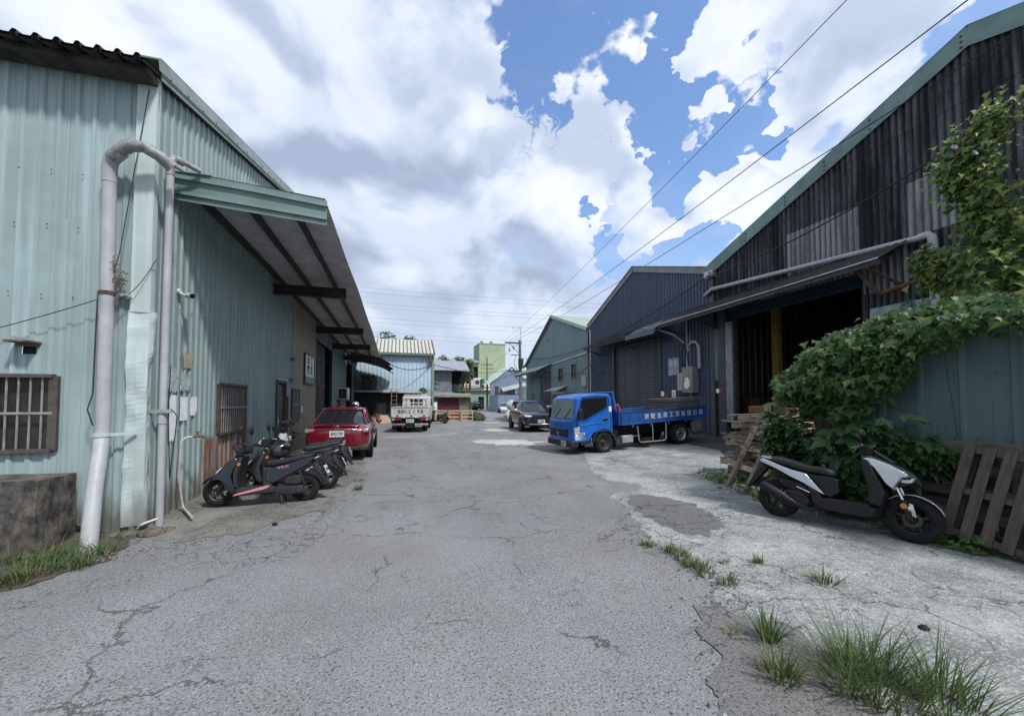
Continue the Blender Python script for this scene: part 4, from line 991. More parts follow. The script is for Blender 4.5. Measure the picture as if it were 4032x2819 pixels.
mb = MB(); mb.b2((RX - .35, 21.0, 1.6), (RX - .05, 21.9, 1.68)); mb.b2((RX - .3, 21.2, .3), (RX - .05, 21.8, 1.6)); tag(mb.build('chimney_box', M_steel), 'narrow steel cowl standing against the blue warehouse behind the truck cab', 'box')
mb = MB(); mb.b2((RX - .2, 12.45, 6.35), (RX + .15, 12.9, 6.62)); mb.b2((RX - .32, 12.55, 6.4), (RX - .2, 12.7, 6.55)); tag(mb.build('flood_lamp', M_galv), 'grey gutter box with lamp at the joint of the dark and blue roofs', 'lamp')
for k_, (y, lab) in enumerate(((12.45, 'left'), (12.25, 'right'))):
    mb = MB(); mb.lathe([(0, 0), (.09, 0), (.09, .01), (0, .01)], (RX - .135 - .0 * k_, y - .08, 2.0), 'x', 12)
    tag(mb.build('sticker', M_paper if k_ == 0 else plain('red_sticker2', (.25, .06, .05), .6)), ('round white' if k_ == 0 else 'round red') + ' sticker on the dark steel door jamb behind the truck bed', 'sticker')

# ------------------------------------------------ green warehouse further along
M_grn = siding('teal_siding', (.17, .245, .26), chalk=.45, streak=.35, rust=.2, light=(.28, .37, .38))
GW = thing('warehouse', 'teal green gabled warehouse with pale mint roof beyond the blue warehouse', 'warehouse', (RX, 29, 0), world=True)
GY0, GYP, GY1 = 36.3, 29.4, 23.3
def grake(y): return 4.85 + (GY0 - y) * .49 if y > GYP else 8.23 - (GYP - y) * .33
wall(GW, (RX, GY0, 0), (0, -1, 0), (-1, 0, 0), GY0 - GY1, .0, lambda u: grake(GY0 - u), M_grn, pitch=.19, depth=.025, prof=TRAP, pw=2.2, holes=[(4.0, 6.5, 0, 4.0), (1.9, 2.5, 1.2, 2.3), (8.0, 9.0, 3.1, 4.1), (10.4, 11.3, 3.2, 4.2)], rows=2)
wall(GW, (RX, GY0, 0), (1, 0, 0), (0, 1, 0), 12, 0, 4.85, M_grn, pitch=.19, pw=6, rows=1)
M_mint = plain('mint_roof', (.36, .45, .40), .55, var=.15, vs=1.2, dirt=.2)
for a, b in ((36.6, GYP), (GYP, 23.2)):
    mb = MB(); sheet(mb, (RX - .15, a, grake(a) + .12), (1, 0, 0), tuple(Vector((0, b - a, grake(b) - grake(a))).normalized()), (0, 0, 1), 0, 14, 0, math.hypot(b - a, grake(b) - grake(a)), .35, .04, TRAP); mb.build('roof', M_mint, GW, raw=True)
    mb = MB(); mb.bar((RX - .17, a, grake(a) + .06), (RX - .17, b, grake(b) + .06), .03, .22); mb.build('roof_fascia', M_mint if a < 30 else M_steel, GW)
for u0, u1, z0, z1 in ((1.9, 2.5, 1.2, 2.3), (8.0, 9.0, 3.1, 4.1), (10.4, 11.3, 3.2, 4.2)):
    win(GW, (RX, GY0, 0), (0, -1, 0), (-1, 0, 0), u0, u1, z0, z1, 1, .5, M_bar, M_bar, M_pane, bt=.02)
mb = MB()
for i in range(36): mb.tube([(RX + .08, GY0 - 4.0, .1 + i * .108), (RX + .08, GY0 - 6.5, .1 + i * .108)], .06, 5, cap=False)
mb.build('shutter', M_shut, GW, raw=True)
mb = MB(); sheet(mb, (10.3, 35.6, 4.0), (0, -1, 0), tuple(Vector((1.3, 0, .6)).normalized()), (0, 0, 1), 0, 6.0, 0, 1.45, .19, .025, TRAP); ga = mb.build('awning', M_mint, GW, raw=True)
mb = MB(); mb.bar((10.33, 35.6, 3.93), (10.33, 29.6, 3.93), .04, .18); mb.build('edge_beam', M_steel, ga)
mb = MB(); mb.add([(10.7, 29.2, 2.4), (10.7, 26.6, 2.35), (RX, 26.6, 2.75), (RX, 29.2, 2.7)], [(0, 1, 2, 3)]); mb.build('small_awning', M_mint, GW, raw=True)
mb = MB(); mb.bar((RX - .05, 23.4, 4.75), (RX - .05, 29.5, 4.55), .05, .12); mb.build('ledge', M_mint, GW)
mb = MB(); mb.b2((RX - .08, 23.5, 2.6), (RX - .04, 24.2, 3.3)); tag(mb.build('notice_board', plain('cream_notice', (.42, .40, .30), .7)), 'cream notice on the green warehouse next to the pale downpipe', 'notice')
# cables strung along the right row
wire('cable', [(RX - .15, 36, 5.6), (RX - .3, 23.2, 5.0), (RX - .3, 12.7, 6.35), (RX - .4, 5.5, 6.95), (RX - .5, -2, 8.3)], .022, 'heavy black cable strung along the fronts of the right hand warehouses', sag=.25)
wire('cable', [(RX - .12, 12.6, 6.5), (RX - .3, 3, 9.1)], .008, 'thin cable parallel to the teal roof edge of the dark warehouse', sag=.15)
wire('cable', [(RX - .1, 34, 3.9), (RX - .2, 26, 3.6), (RX - .25, 22.6, 3.9), (RX - .1, 21, 3.4)], .02, 'black cable sagging across the green warehouse front', sag=.3)

# ------------------------------------------------ green tin fence with vines, nearest on the right
FX = 6.45
M_fen = siding('fence_green', (.10, .155, .16), chalk=.4, streak=.45, rust=.1, light=(.16, .23, .23), dirtz=.7)
FN = thing('tin_fence', 'tall dark green corrugated tin fence behind the leaning pallets', 'fence', (FX, 2, 0), world=True)
wall(FN, (FX, 4.6, 0), (0, -1, 0), (-1, 0, 0), 7.8, .02, lambda u: 2.62, M_fen, pitch=.42, depth=.03, prof=[(0, 0), (.40, 0), (.44, 1), (.56, 1), (.60, 0), (1, 0)], pw=.85, name='fence_panel', rows=4)
mb = MB(); mb.b2((FX + .02, -3, 2.4), (FX + .12, 4.6, 2.52)); mb.build('fence_rail', M_steel, FN)
for y in (4.5, 2.6, 0): mb = MB(); mb.b2((FX + .03, y - .05, 0), (FX + .13, y + .05, 2.6)); mb.build('fence_post', M_steel, FN)
for zz in (.5, 1.15, 1.95):
    for k_ in range(12): screw((FX - .035, 3.6 - .21 * k_ + .04 * zz, zz + rnd.uniform(-.03, .03)), FN)
mb = MB(); mb.b2((FX + .9, 2.15, 0), (FX + 1.1, 2.4, 5.3)); tag(mb.build('steel_post', M_steel), 'tall dark post wrapped in climbing vines at the right edge', 'post')

mb = MB(); mb.b2((RX - .10, 12.55, .1), (RX + .25, 12.78, 6.6)); mb.build('corner_post', M_navyd, BW)
# ================================================================== far end of the street
M_lblue = siding('light_blue_siding', (.42, .54, .63), chalk=.6, streak=.25, rust=.15, light=(.56, .67, .75), zb=2.2, dcol=(.28, .24, .13))
M_cream = plain('pale_roof_sheet', (.47, .48, .43), .5, var=.15, vs=1.5, dirt=.25, dcol=(.22, .18, .12))
LB = thing('shed', 'light blue corrugated shed with a pale ribbed roof at the end of the left row', 'building', (0, 33, 0), world=True)
wall(LB, (-3.3, 33, 0), (1, 0, 0), (0, -1, 0), 5.85, 0, 5.32, M_lblue, pitch=.30, depth=.04, prof=TRAP, pw=.9, rows=2)
wall(LB, (2.55, 33, 0), (0, 1, 0), (1, 0, 0), 6, 0, lambda u: 5.32 + min(u, 3) * .5, M_lblue, pitch=.30, depth=.04, pw=6, rows=1)
rib = MB(); rib.b2((-.03, 0, 0), (.03, 3.45, .09)); ribm = rib.mesh('roof_rib', plain('roof_rib', (.13, .12, .10), .7, dirt=.3), None)
mb = MB(); mb.add([(-3.4, 32.7, 5.40), (2.7, 32.7, 5.40), (2.7, 36, 6.98), (-3.4, 36, 6.98), (2.7, 39, 5.4), (-3.4, 39, 5.4)], [(0, 1, 2, 3), (3, 2, 4, 5)]); rf = mb.build('roof', M_cream, LB, raw=True)
x = -3.3
while x < 2.7:
    o = bpy.data.objects.new('roof_rib', ribm); COL.objects.link(o); o.parent = rf; o.location = (x, 32.72, 5.41); o.rotation_euler = (math.atan2(1.58, 3.3), 0, 0); x += .30
mb = MB(); mb.b2((-3.4, 32.62, 5.26), (2.72, 32.72, 5.44)); mb.build('gutter', plain('gutter_green', (.12, .17, .14), .6, dirt=.3), LB)
mb = MB(); mb.bar((2.72, 32.65, 5.42), (2.72, 36, 7.02), .06, .12); mb.build('verge', plain('brown_verge', (.10, .06, .04), .8), LB)
mb = MB(); mb.b2((2.5, 32.9, 0), (2.7, 33.1, 5.3)); mb.build('corner_trim', plain('sage_trim', (.20, .27, .24), .6, dirt=.3), LB)
mb = MB(); mb.b2((2.3, 32.6, 4.75), (2.52, 32.9, 5.2)); mb.build('rain_head', M_rust, LB)
# lean-to with black front
LT = thing('lean_to', 'black fronted lean-to with a narrow pale roof edge below the light blue shed', 'lean-to', (-.6, 31.8, 0), world=True)
mb = MB(); mb.add([(-3.2, 31.4, 2.42), (1.75, 31.4, 2.36), (1.75, 33, 2.62), (-3.2, 33, 2.66)], [(0, 1, 2, 3)]); mb.add([(-3.2, 31.38, 2.30), (1.75, 31.38, 2.24), (1.75, 31.4, 2.37), (-3.2, 31.4, 2.43)], [(0, 1, 2, 3)]); mb.build('roof', M_galv, LT)
mb = MB(); mb.b2((-3.1, 31.9, 0), (1.4, 31.95, 2.3)); mb.build('front_panel', plain('black_board', (.016, .016, .018), .8, var=.5), LT)
for x in (-3.0, -.6, 1.55): mb = MB(); mb.b2((x, 31.45, 0), (x + .08, 31.53, 2.3)); mb.build('post', M_steel, LT)
LD = thing('ladder', 'wooden ladder leaning on the lean-to roof edge', 'ladder', (-.3, 31.2, 0), world=True)
for x in (-.58, -.2): mb = MB(); mb.bar((x, 30.9, 0), (x + .03, 31.33, 2.62), .05, .04); mb.build('rail', wood('ladder_wood', (.26, .20, .15)), LD)
for i in range(8):
    t = (i + .6) / 8.6; mb = MB(); mb.bar((-.57, lerp(30.9, 31.33, t), 2.62 * t), (-.19, lerp(30.9, 31.33, t), 2.62 * t), .03, .04); mb.build('rung', wood('ladder_wood', (.26, .20, .15)), LD)
# maroon shed
MS = thing('shed', 'low shed with a dark maroon roller door and wavy tin roof', 'shed', (4.2, 35, 0), world=True)
M_olive = siding('olive_siding', (.17, .18, .13), chalk=.3, streak=.4)
M_maroon = siding('maroon_door', (.095, .028, .036), chalk=.2, streak=.4, rust=.1)
wall(MS, (2.72, 35, 0), (1, 0, 0), (0, -1, 0), 3.15, 0, 2.08, M_olive, pitch=.22, pw=1.0, holes=[(.5, 2.35, 0, 1.92)], rows=1)
wall(MS, (3.22, 35.05, 0), (1, 0, 0), (0, -1, 0), 1.85, 0, 1.92, M_maroon, pitch=.23, depth=.03, pw=1.85, name='roller_door', rows=1)
wall(MS, (5.87, 35, 0), (0, 1, 0), (1, 0, 0), 2.5, 0, 2.08, M_olive, pitch=.22, pw=2.5, rows=1)
mb = MB(); sheet(mb, (2.6, 34.55, 2.1), (1, 0, 0), tuple(Vector((0, 1, .12)).normalized()), (0, 0, 1), 0, 3.5, 0, 3.2, .26, .06, SINE, 2, .05); sheet(mb, (2.6, 34.55, 1.98), (1, 0, 0), (0, 0, 1), (0, -1, 0), 0, 3.5, 0, .14, .26, .03, SINE); mb.build('roof', plain('old_tin', (.26, .28, .24), .7, var=.3, vs=3, dirt=.4), MS, raw=True)
# two storey grey shed behind it
GS = thing('shed', 'grey two storey tin shed with sloping metal roof behind the maroon shed', 'building', (4.6, 38, 0), world=True)
M_grey = siding('grey_siding', (.20, .215, .25), chalk=.4, streak=.4, rust=.1)
wall(GS, (2.75, 38, 0), (1, 0, 0), (0, -1, 0), 2.0, 0, 4.55, M_grey, pitch=.25, pw=2, rows=1)
wall(GS, (4.75, 38, 0), (0, 1, 0), (1, 0, 0), 4, 0, 4.5, M_grey, pitch=.25, pw=4, rows=1)
wall(GS, (4.75, 39.6, 0), (1, 0, 0), (0, -1, 0), 1.2, 2.1, 3.3, M_grey, pitch=.25, pw=2, rows=1, name='balcony_panel')
mb = MB(); sheet(mb, (2.6, 37.3, 4.48), (1, 0, 0), tuple(Vector((0, 1, .42)).normalized()), (0, 0, 1), 0, 3.75, 0, 3.0, .25, .04, TRAP); mb.build('roof', plain('bare_tin', (.40, .42, .47), .42, .5, var=.2, vs=2), GS, raw=True)
mb = MB(); mb.add([(5.4, 37.3, 4.48), (6.35, 37.6, 4.40), (6.2, 40.5, 5.3), (5.35, 40.2, 5.7)], [(0, 1, 2, 3)]); mb.build('roof_end', plain('bare_tin', (.40, .42, .47), .42, .5), GS, raw=True)
mb = MB(); mb.b2((6.1, 38.0, 2.2), (6.2, 38.1, 4.45)); mb.build('post', M_steel, GS)
mb = MB(); mb.b2((4.75, 39.9, 2.1), (6.2, 40.0, 4.6)); mb.build('dark_recess', M_black, GS)
mb = MB(); mb.prism([(2.72, 3.05), (3.7, 3.2), (2.72, 3.45)], 37.7, 37.72); mb.build('torn_sheet', M_steel, GS)
# yellow-green factory with stair tower
M_lime = siding('pale_lime_siding', (.36, .42, .29), chalk=.4, streak=.2, rust=.05, light=(.46, .52, .38))
M_limeg = siding('sage_siding', (.235, .315, .25), chalk=.3, streak=.3)
FT = thing('factory', 'pale lime green factory with a tall stair tower closing the street', 'building', (17, 92, 0), world=True)
wall(FT, (17.9, 92, 0), (1, 0, 0), (0, -1, 0), 6.3, 0, 15.1, M_lime, pitch=.4, depth=.03, pw=6.3, rows=1)
wall(FT, (17.9, 92, 0), (0, 1, 0), (-1, 0, 0), 7, 0, 15.1, M_limeg, pitch=.4, depth=.03, pw=7, rows=1, holes=[(2.6, 3.4, 9, 13)])
mb = MB(); mb.b2((17.92, 94.5, 8.9), (18.0, 95.5, 13.1)); mb.build('slot_window', M_pane, FT)
mb = MB(); mb.b2((17.8, 91.9, 15.05), (24.3, 99, 15.25)); mb.build('tower_cap', M_limeg, FT)
mb = MB(); sheet(mb, (7.5, 90, 10.5), (1, 0, 0), (0, .97, .24), (0, 0, 1), 0, 10.3, 0, 6, .4, .03, TRAP); mb.build('roof', M_limeg, FT, raw=True)
wall(FT, (7.5, 91, 0), (1, 0, 0), (0, -1, 0), 10.4, 0, 10.5, M_lime, pitch=.4, pw=5.2, rows=1, holes=[(5.9, 10.0, 6.6, 9.6)])
mb = MB(); mb.b2((13.3, 91.4, 6.5), (17.6, 91.5, 9.7)); mb.build('window_recess', M_black, FT)
for x in (13.4, 14.8, 16.2, 17.4): mb = MB(); mb.b2((x, 90.92, 6.6), (x + .12, 91.0, 9.6)); mb.build('window_mullion', M_limeg, FT)
mb = MB(); mb.b2((14.85, 91.2, 6.7), (16.1, 91.25, 9.4)); mb.build('pane', glassmat('far_pane', (.05, .06, .07), .15), FT)
mb = MB(); sheet(mb, (8, 84, 4.0), (1, 0, 0), tuple(Vector((0, 7, 1.9)).normalized()), (0, 0, 1), 0, 12, 0, 7.2, .4, .04, TRAP); mb.build('porch_roof', plain('dusty_roof', (.42, .41, .34), .6, var=.2, vs=1, dirt=.3), FT, raw=True)
wall(FT, (8, 84.6, 0), (1, 0, 0), (0, -1, 0), 12.5, 0, 4.05, M_limeg, pitch=.4, pw=6.25, rows=1, holes=[(8.3, 9.5, 0, 2.6)])
mb = MB(); mb.b2((16.2, 84.9, 0), (17.6, 85, 2.7)); mb.build('doorway', M_black, FT)
def vent(x, y, z, nm):
    V = thing('roof_ventilator', f'small round turbine ventilator {nm}', 'ventilator', (x, y, z), world=True)
    mb = MB(); mb.tube([(x, y, z), (x, y, z + .4)], .25, 10); mb.build('neck', M_galv, V); mb = MB(); mb.ball((x, y, z + .62), (.42, .42, .3), 12, 6); mb.build('turbine', M_galv, V, smooth=60)
vent(18.9, 94, 15.25, 'on the left of the lime stair tower roof'); vent(21.2, 94, 15.25, 'on the right of the lime stair tower roof'); vent(14.3, 93, 11.2, 'on the low wing of the lime factory')
AU = thing('air_conditioner', 'white outdoor air conditioner on the lime factory porch roof', 'air conditioner', (16.7, 85, 5), world=True)
mb = MB(); mb.b2((15.3, 84.4, 4.75), (16.9, 85, 6.6)); mb.build('case', M_white, AU, bev=.05); mb = MB(); mb.lathe([(0, 0), (.5, 0), (.5, -.03), (0, -.03)], (16.0, 84.38, 5.7), 'y', 16); mb.build('fan_grille', M_steel, AU)
mb = MB(); mb.b2((13.9, 84.3, 4.4), (17.6, 85.2, 4.75)); mb.build('platform', M_galv, AU)
# blue-grey gabled house
HH = thing('workshop', 'small blue grey gabled workshop with a bright mint roof beyond the utility pole', 'building', (18, 66, 0), world=True)
M_bg = siding('slate_blue_siding', (.17, .215, .30), chalk=.4, streak=.3, rust=.05)
ridge = [(14.8, 4.6), (18.5, 7.55), (20.6, 5.75)]
wall(HH, (14.8, 66, 0), (1, 0, 0), (0, -1, 0), 5.8, 0, lambda u: interp(ridge, 14.8 + u), M_bg, pitch=.35, pw=2.9, rows=1, holes=[(.7, 1.4, 2.6, 4.2), (3.0, 3.7, 2.8, 4.2)])
wall(HH, (20.6, 66, 0), (0, -1, 0), (-1, 0, 0), .01, 0, 5.7, M_bg, pw=1)
wall(HH, (20.6, 66, 0), (1, -.25, 0), (-.24, -.97, 0), 4.5, 0, 5.6, M_grn, pitch=.35, pw=4.5, rows=1)
mb = MB(); mb.add([(18.4, 65.7, 7.68), (20.75, 65.6, 5.72), (26.5, 65.2, 5.72), (25, 72, 7.68)], [(0, 1, 2, 3)]); mb.add([(18.4, 65.7, 7.68), (14.6, 65.7, 4.6), (14.6, 75, 4.6), (18.4, 75, 7.68)], [(0, 1, 2, 3)]); mb.build('roof', plain('bright_mint_roof', (.50, .60, .52), .5, var=.1, vs=1), HH, raw=True)
for u0, u1, z0, z1 in ((.7, 1.4, 2.6, 4.2), (3.0, 3.7, 2.8, 4.2)): win(HH, (14.8, 66, 0), (1, 0, 0), (0, -1, 0), u0, u1, z0, z1, 1, .5, M_bar, M_bar, M_pane, bt=.03)
mb = MB(); mb.b2((18.2, 65.88, 0), (20.5, 65.93, 3.9)); mb.build('shutter', plain('slate_shutter', (.12, .14, .17), .5, .2, dirt=.3), HH)
mb = MB(); mb.add([(16.3, 63.6, 3.35), (20.6, 63.6, 4.35), (20.8, 66, 4.9), (16.6, 66, 3.9)], [(0, 1, 2, 3)]); mb.add([(16.3, 63.6, 3.2), (20.6, 63.6, 4.2), (20.6, 63.6, 4.36), (16.3, 63.6, 3.36)], [(0, 1, 2, 3)]); mb.build('awning', M_mint, HH, raw=True)
hs = MB(); hs.b2((18.9, 65.78, 1.9), (20.2, 65.86, 4.0)); hs = tag(hs.build('shop_sign', plain('blue_sign', (.04, .10, .30), .5)), 'blue sign with white panes on the slate blue workshop', 'sign')
for i, (a, b) in enumerate(((19.0, 2.9), (19.62, 2.9), (19.0, 2.25), (19.62, 2.25))): mb = MB(); mb.b2((a, 65.74, b), (a + .5, 65.77, b + (.95 if i < 2 else .5))); mb.build('white_panel', M_paper, hs)
mb = MB(); mb.b2((14.6, 60, 0), (18.2, 66, 2.6)); mb.build('lower_block', M_bg, HH)

# ------------------------------------------------ poles and wires
M_conc = plain('pole_concrete', (.14, .13, .12), .9, var=.25, vs=3, dirt=.3)
def crossarm(P, x, y, z, L, nm='crossarm'):
    mb = MB(); mb.b2((x - L, y - .09, z - .09), (x + .3, y + .09, z + .09)); c = mb.build(nm, M_steel, P)
    mb = MB(); mb.bar((x - L * .75, y, z - .05), (x, y, z - 1.5), .06); mb.build('brace', M_steel, c)
    for k_ in (.97, .62): mb = MB(); mb.lathe([(0, 0), (.10, 0), (.07, .12), (.11, .14), (.07, .26), (0, .30)], (x - L * k_, y, z + .06), 'z', 10); mb.build('insulator', M_white, c, smooth=50)
UP = thing('utility_pole', 'tall concrete utility pole with a transformer, crossarms and street lamp', 'utility pole', (15.9, 52.5, 0), world=True)
mb = MB(); mb.tube([(16.05, 52.5, -.1), (15.85, 52.5, 10.0)], [.25, .18], 12); mb.build('pole_shaft', M_conc, UP, smooth=50)
crossarm(UP, 15.85, 52.5, 9.6, 2.1); crossarm(UP, 15.9, 52.5, 5.75, 1.9)
mb = MB(); mb.b2((14.6, 52.44, 7.9), (15.9, 52.56, 8.0)); mb.build('crossarm', M_steel, UP)
mb = MB(); mb.lathe([(0, 0), (.30, 0), (.36, .1), (.36, 1.15), (.40, 1.2), (.40, 1.3), (0, 1.4)], (15.9, 52.15, 6.1), 'z', 16); tf = mb.build('transformer', plain('transformer_dark', (.045, .05, .045), .6, dirt=.5, dcol=(.12, .10, .06)), UP, smooth=40)
mb = MB(); mb.bar((15.9, 52.3, 7.3), (15.9, 52.5, 7.3), .1); mb.build('hanger', M_steel, tf)
mb = MB(); mb.tube([(16.0, 52.5, 9.0), (16.0, 52.5, 11.6), (15.95, 52.5, 11.75), (15.2, 52.5, 11.75)], .045, 8); mb.build('lamp_arm', M_galv, UP, smooth=50)
mb = MB(); mb.box((15.0, 52.5, 11.68), (.45, .2, .12)); mb.build('lamp_head', M_white, UP)
for k_, (x, z) in enumerate(((14.9, 8.9), (14.3, 8.6))):
    mb = MB(); mb.tube([(x, 52.5, z + .3), (x + .12, 52.5, z - .2)], .07, 8); mb.build('fuse_cutout', M_steel, UP)
wire('cable', [(15.2, 52.4, 8.0), (15.0, 52.4, 6.8), (15.6, 52.3, 5.9)], .03, 'black lead looping down from the crossarm to the transformer', n=6, sag=.2)
P2 = thing('utility_pole', 'slimmer distant utility pole carrying two transformers before the lime factory', 'utility pole', (15.8, 73.4, 0), world=True)
mb = MB(); mb.tube([(15.85, 73.4, -.1), (15.75, 73.4, 9.9)], [.2, .12], 10); mb.build('pole_shaft', M_conc, P2, smooth=50)
for z in (8.4, 7.7): mb = MB(); mb.b2((14.6, 73.34, z), (16.9, 73.46, z + .1)); mb.build('crossarm', M_steel, P2)
for x in (14.8, 16.7): mb = MB(); mb.lathe([(0, 0), (.38, 0), (.44, 1.3), (.5, 1.35), (0, 1.5)], (x, 73.2, 4.3), 'z', 12); mb.build('transformer', plain('transformer_green', (.05, .10, .085), .6, dirt=.3), P2, smooth=40)
mb = MB(); mb.b2((14.2, 73.3, 4.1), (17.2, 73.5, 4.25)); mb.build('platform', M_steel, P2)
wg = 'wires from the utility pole over the street'
for q, z, nm in (((13.75, 52.5, 9.95), ((8.1, 5.4, 9.2), (5.0, -14, 9.8)), 'leftmost'), ((14.5, 52.5, 9.95), ((9.9, 4.6, 8.9), (7.6, -14, 9.6)), 'middle'), ((15.2, 52.5, 9.95), ((11.0, 4.0, 8.5), (10.2, -14, 9.4)), 'rightmost')):
    wire('overhead_wire', [q, z[0], z[1]], .014 if nm != 'leftmost' else .009, f'overhead wire crossing the sky at right, {nm} of the three', 'wire', sag=.35, n=24, group=wg)
wire('overhead_wire', [(14.0, 52.4, 5.85), (2.6, 33, 4.6), (-1.0, 31, 4.5)], .03, 'thick low cable from the utility pole to the light blue shed', 'wire', sag=.5)
wire('overhead_wire', [(15.8, 52.4, 6.0), (RX - .1, 30, 6.6)], .025, 'low cable from the utility pole to the teal warehouse gable', 'wire', sag=.2)
wire('overhead_wire', [(15.85, 52.4, 5.7), (15.8, 73.4, 5.6)], .03, 'cable between the two utility poles', 'wire', sag=.3)
wire('overhead_wire', [(15.8, 73.3, 5.4), (5.8, 44, 3.6)], .03, 'cable from the slim distant pole to the grey shed', 'wire', sag=.6)
wire('overhead_wire', [(15.8, 73.3, 8.4), (15.85, 52.5, 9.7)], .02, 'upper cable between the two utility poles', 'wire', sag=.4)
for i, z in enumerate((62, 59.5, 54, 52, 46.5, 44, 39, 36.5)):
    wire('transmission_line', [(-120, 232, z + 6), (140, 205, z - 4)], .05, f'faint high voltage line in the distant sky, {("topmost", "second from top", "third from top", "fourth from top", "fifth from top", "sixth from top", "seventh from top", "lowest of eight")[i]}', 'wire', plain('pale_line', (.20, .22, .27), .7), sag=3.0, n=20, group='distant transmission lines')
mb = MB(); mb.tube([(6.3, 36.9, 0), (6.3, 36.9, 3.9)], .11, 8); tag(mb.build('steel_post', M_rust, smooth=50), 'rusty red steel post standing behind the maroon shed', 'post')
# ================================================================== vehicles
M_tyre = plain('tyre_rubber', (.014, .014, .015), .85, var=.3, vs=9, dirt=.22, dcol=(.06, .057, .05), spec=.2)
M_alloy = plain('alloy', (.30, .30, .31), .38, .7, var=.2, vs=6, dirt=.2)
M_rimd = plain('dark_rim', (.05, .048, .045), .5, .5, var=.3, vs=6, dirt=.4, dcol=(.12, .10, .08))
M_chrome = plain('chrome', (.62, .63, .65), .12, 1.0, var=.05)
M_blackp = plain('black_plastic', (.012, .012, .014), .5, var=.25, vs=8, dirt=.06, spec=.35)
M_greyp = plain('grey_plastic', (.026, .026, .030), .55, var=.25, vs=8, dirt=.1, spec=.35)
M_seat = plain('seat_vinyl', (.014, .0135, .016), .55, var=.2, vs=10, bmp=.15, bs=90)
M_glass = glassmat('dark_glass', (.012, .014, .017), .05)
M_lamp = plain('lamp_clear', (.62, .64, .66), .12, .3, var=.2, vs=20, coat=.6)
M_lampr = plain('lamp_red', (.30, .015, .02), .15, 0, var=.2, coat=.6)
M_lampo = plain('lamp_orange', (.55, .17, .02), .2, 0, var=.15, coat=.5)
M_plate = plain('plate_white', (.66, .67, .68), .45, var=.06)
M_plink = plain('plate_ink', (.02, .02, .025), .5)

def wheel(par, c, r, w, rimr, rim=M_alloy, spokes=5, n=28, hubcap=True, style='spoke'):
    """tyre with rim; axle along local y"""
    mb = MB(); e = w / 2
    mb.lathe([(rimr, -e * .78), (rimr + (r - rimr) * .45, -e), (r - .025, -e * .86), (r, -e * .5), (r, e * .5), (r - .025, e * .86), (rimr + (r - rimr) * .45, e), (rimr, e * .78)], c, 'y', n, closed=True)
    t = mb.build('wheel', M_tyre, par, smooth=40)
    mb = MB(); mb.lathe([(rimr * .86, -e * .5), (rimr + .004, -e * .82), (rimr + .004, e * .82), (rimr * .86, e * .5)], c, 'y', n, closed=True)
    if style == 'disc':
        for sg in (1, -1): mb.lathe([(0, sg * e * .18), (rimr * .30, sg * e * .22), (rimr * .42, sg * e * .05), (rimr * .9, sg * e * .28)], c, 'y', n)
    else:
        for k in range(spokes):
            a = 2 * math.pi * k / spokes + .3
            mb.bar((c[0], c[1], c[2]), (c[0] + math.cos(a) * rimr * .95, c[1], c[2] + math.sin(a) * rimr * .95), .03 if spokes > 3 else .05, e * .9, up=(0, 1, 0))
    mb.build('rim', rim, t, smooth=40)
    mb = MB(); mb.lathe([(0, -e * .9), (rimr * .22, -e * .8), (rimr * .26, 0), (rimr * .22, e * .8), (0, e * .9)], c, 'y', 14); mb.build('hub', M_rimd if style == 'disc' else rim, t, smooth=40)
    if style == 'disc':
        for k in range(6):
            a = 2 * math.pi * k / 6; mb = MB(); s_ = 1
            for sg in (1, -1): mb.ball((c[0] + math.cos(a) * rimr * .62, c[1] + sg * e * .2, c[2] + math.sin(a) * rimr * .62), (rimr * .13, .012, rimr * .13), 8, 5)
            mb.build('rim_hole', M_black, t)
    return t
def plate(par, M, w, h, s, mat=M_plate, ink=M_plink, size=None):
    mb = MB(); mb.box((0, 0, 0), (w, h, .008)); o = mb.build('licence_plate', mat, par, bev=.006); o.data.transform(M)
    text(s, size or h * .72, ink, o, M @ Matrix.Translation((0, 0, .006)), sx=w * .86 / (len(s) * .56 * (size or h * .72)), ext=.001, bold=.004 * h / .16)
    return o
def body_loft(st):
    """st: (x, zb, w, zs, zt, wt) stations -> closed body"""
    secs = []
    for x, zb, w, zs, zt, wt in st:
        h = [(0, zb), (w * .78, zb), (w * .94, zb + .05), (w, zb + .20), (w * 1.0, lerp(zb + .2, zs, .6)), (w * .985, zs - .03), (w * .94, lerp(zs, zt, .35) + .01), (w * wt, zt), (w * wt * .5, zt + .02)]
        ring = [(x, y, z) for y, z in h] + [(x, 0, zt + .025)] + [(x, -y, z) for y, z in h[:0:-1]]
        secs.append(ring)
    return MB().loft(secs)
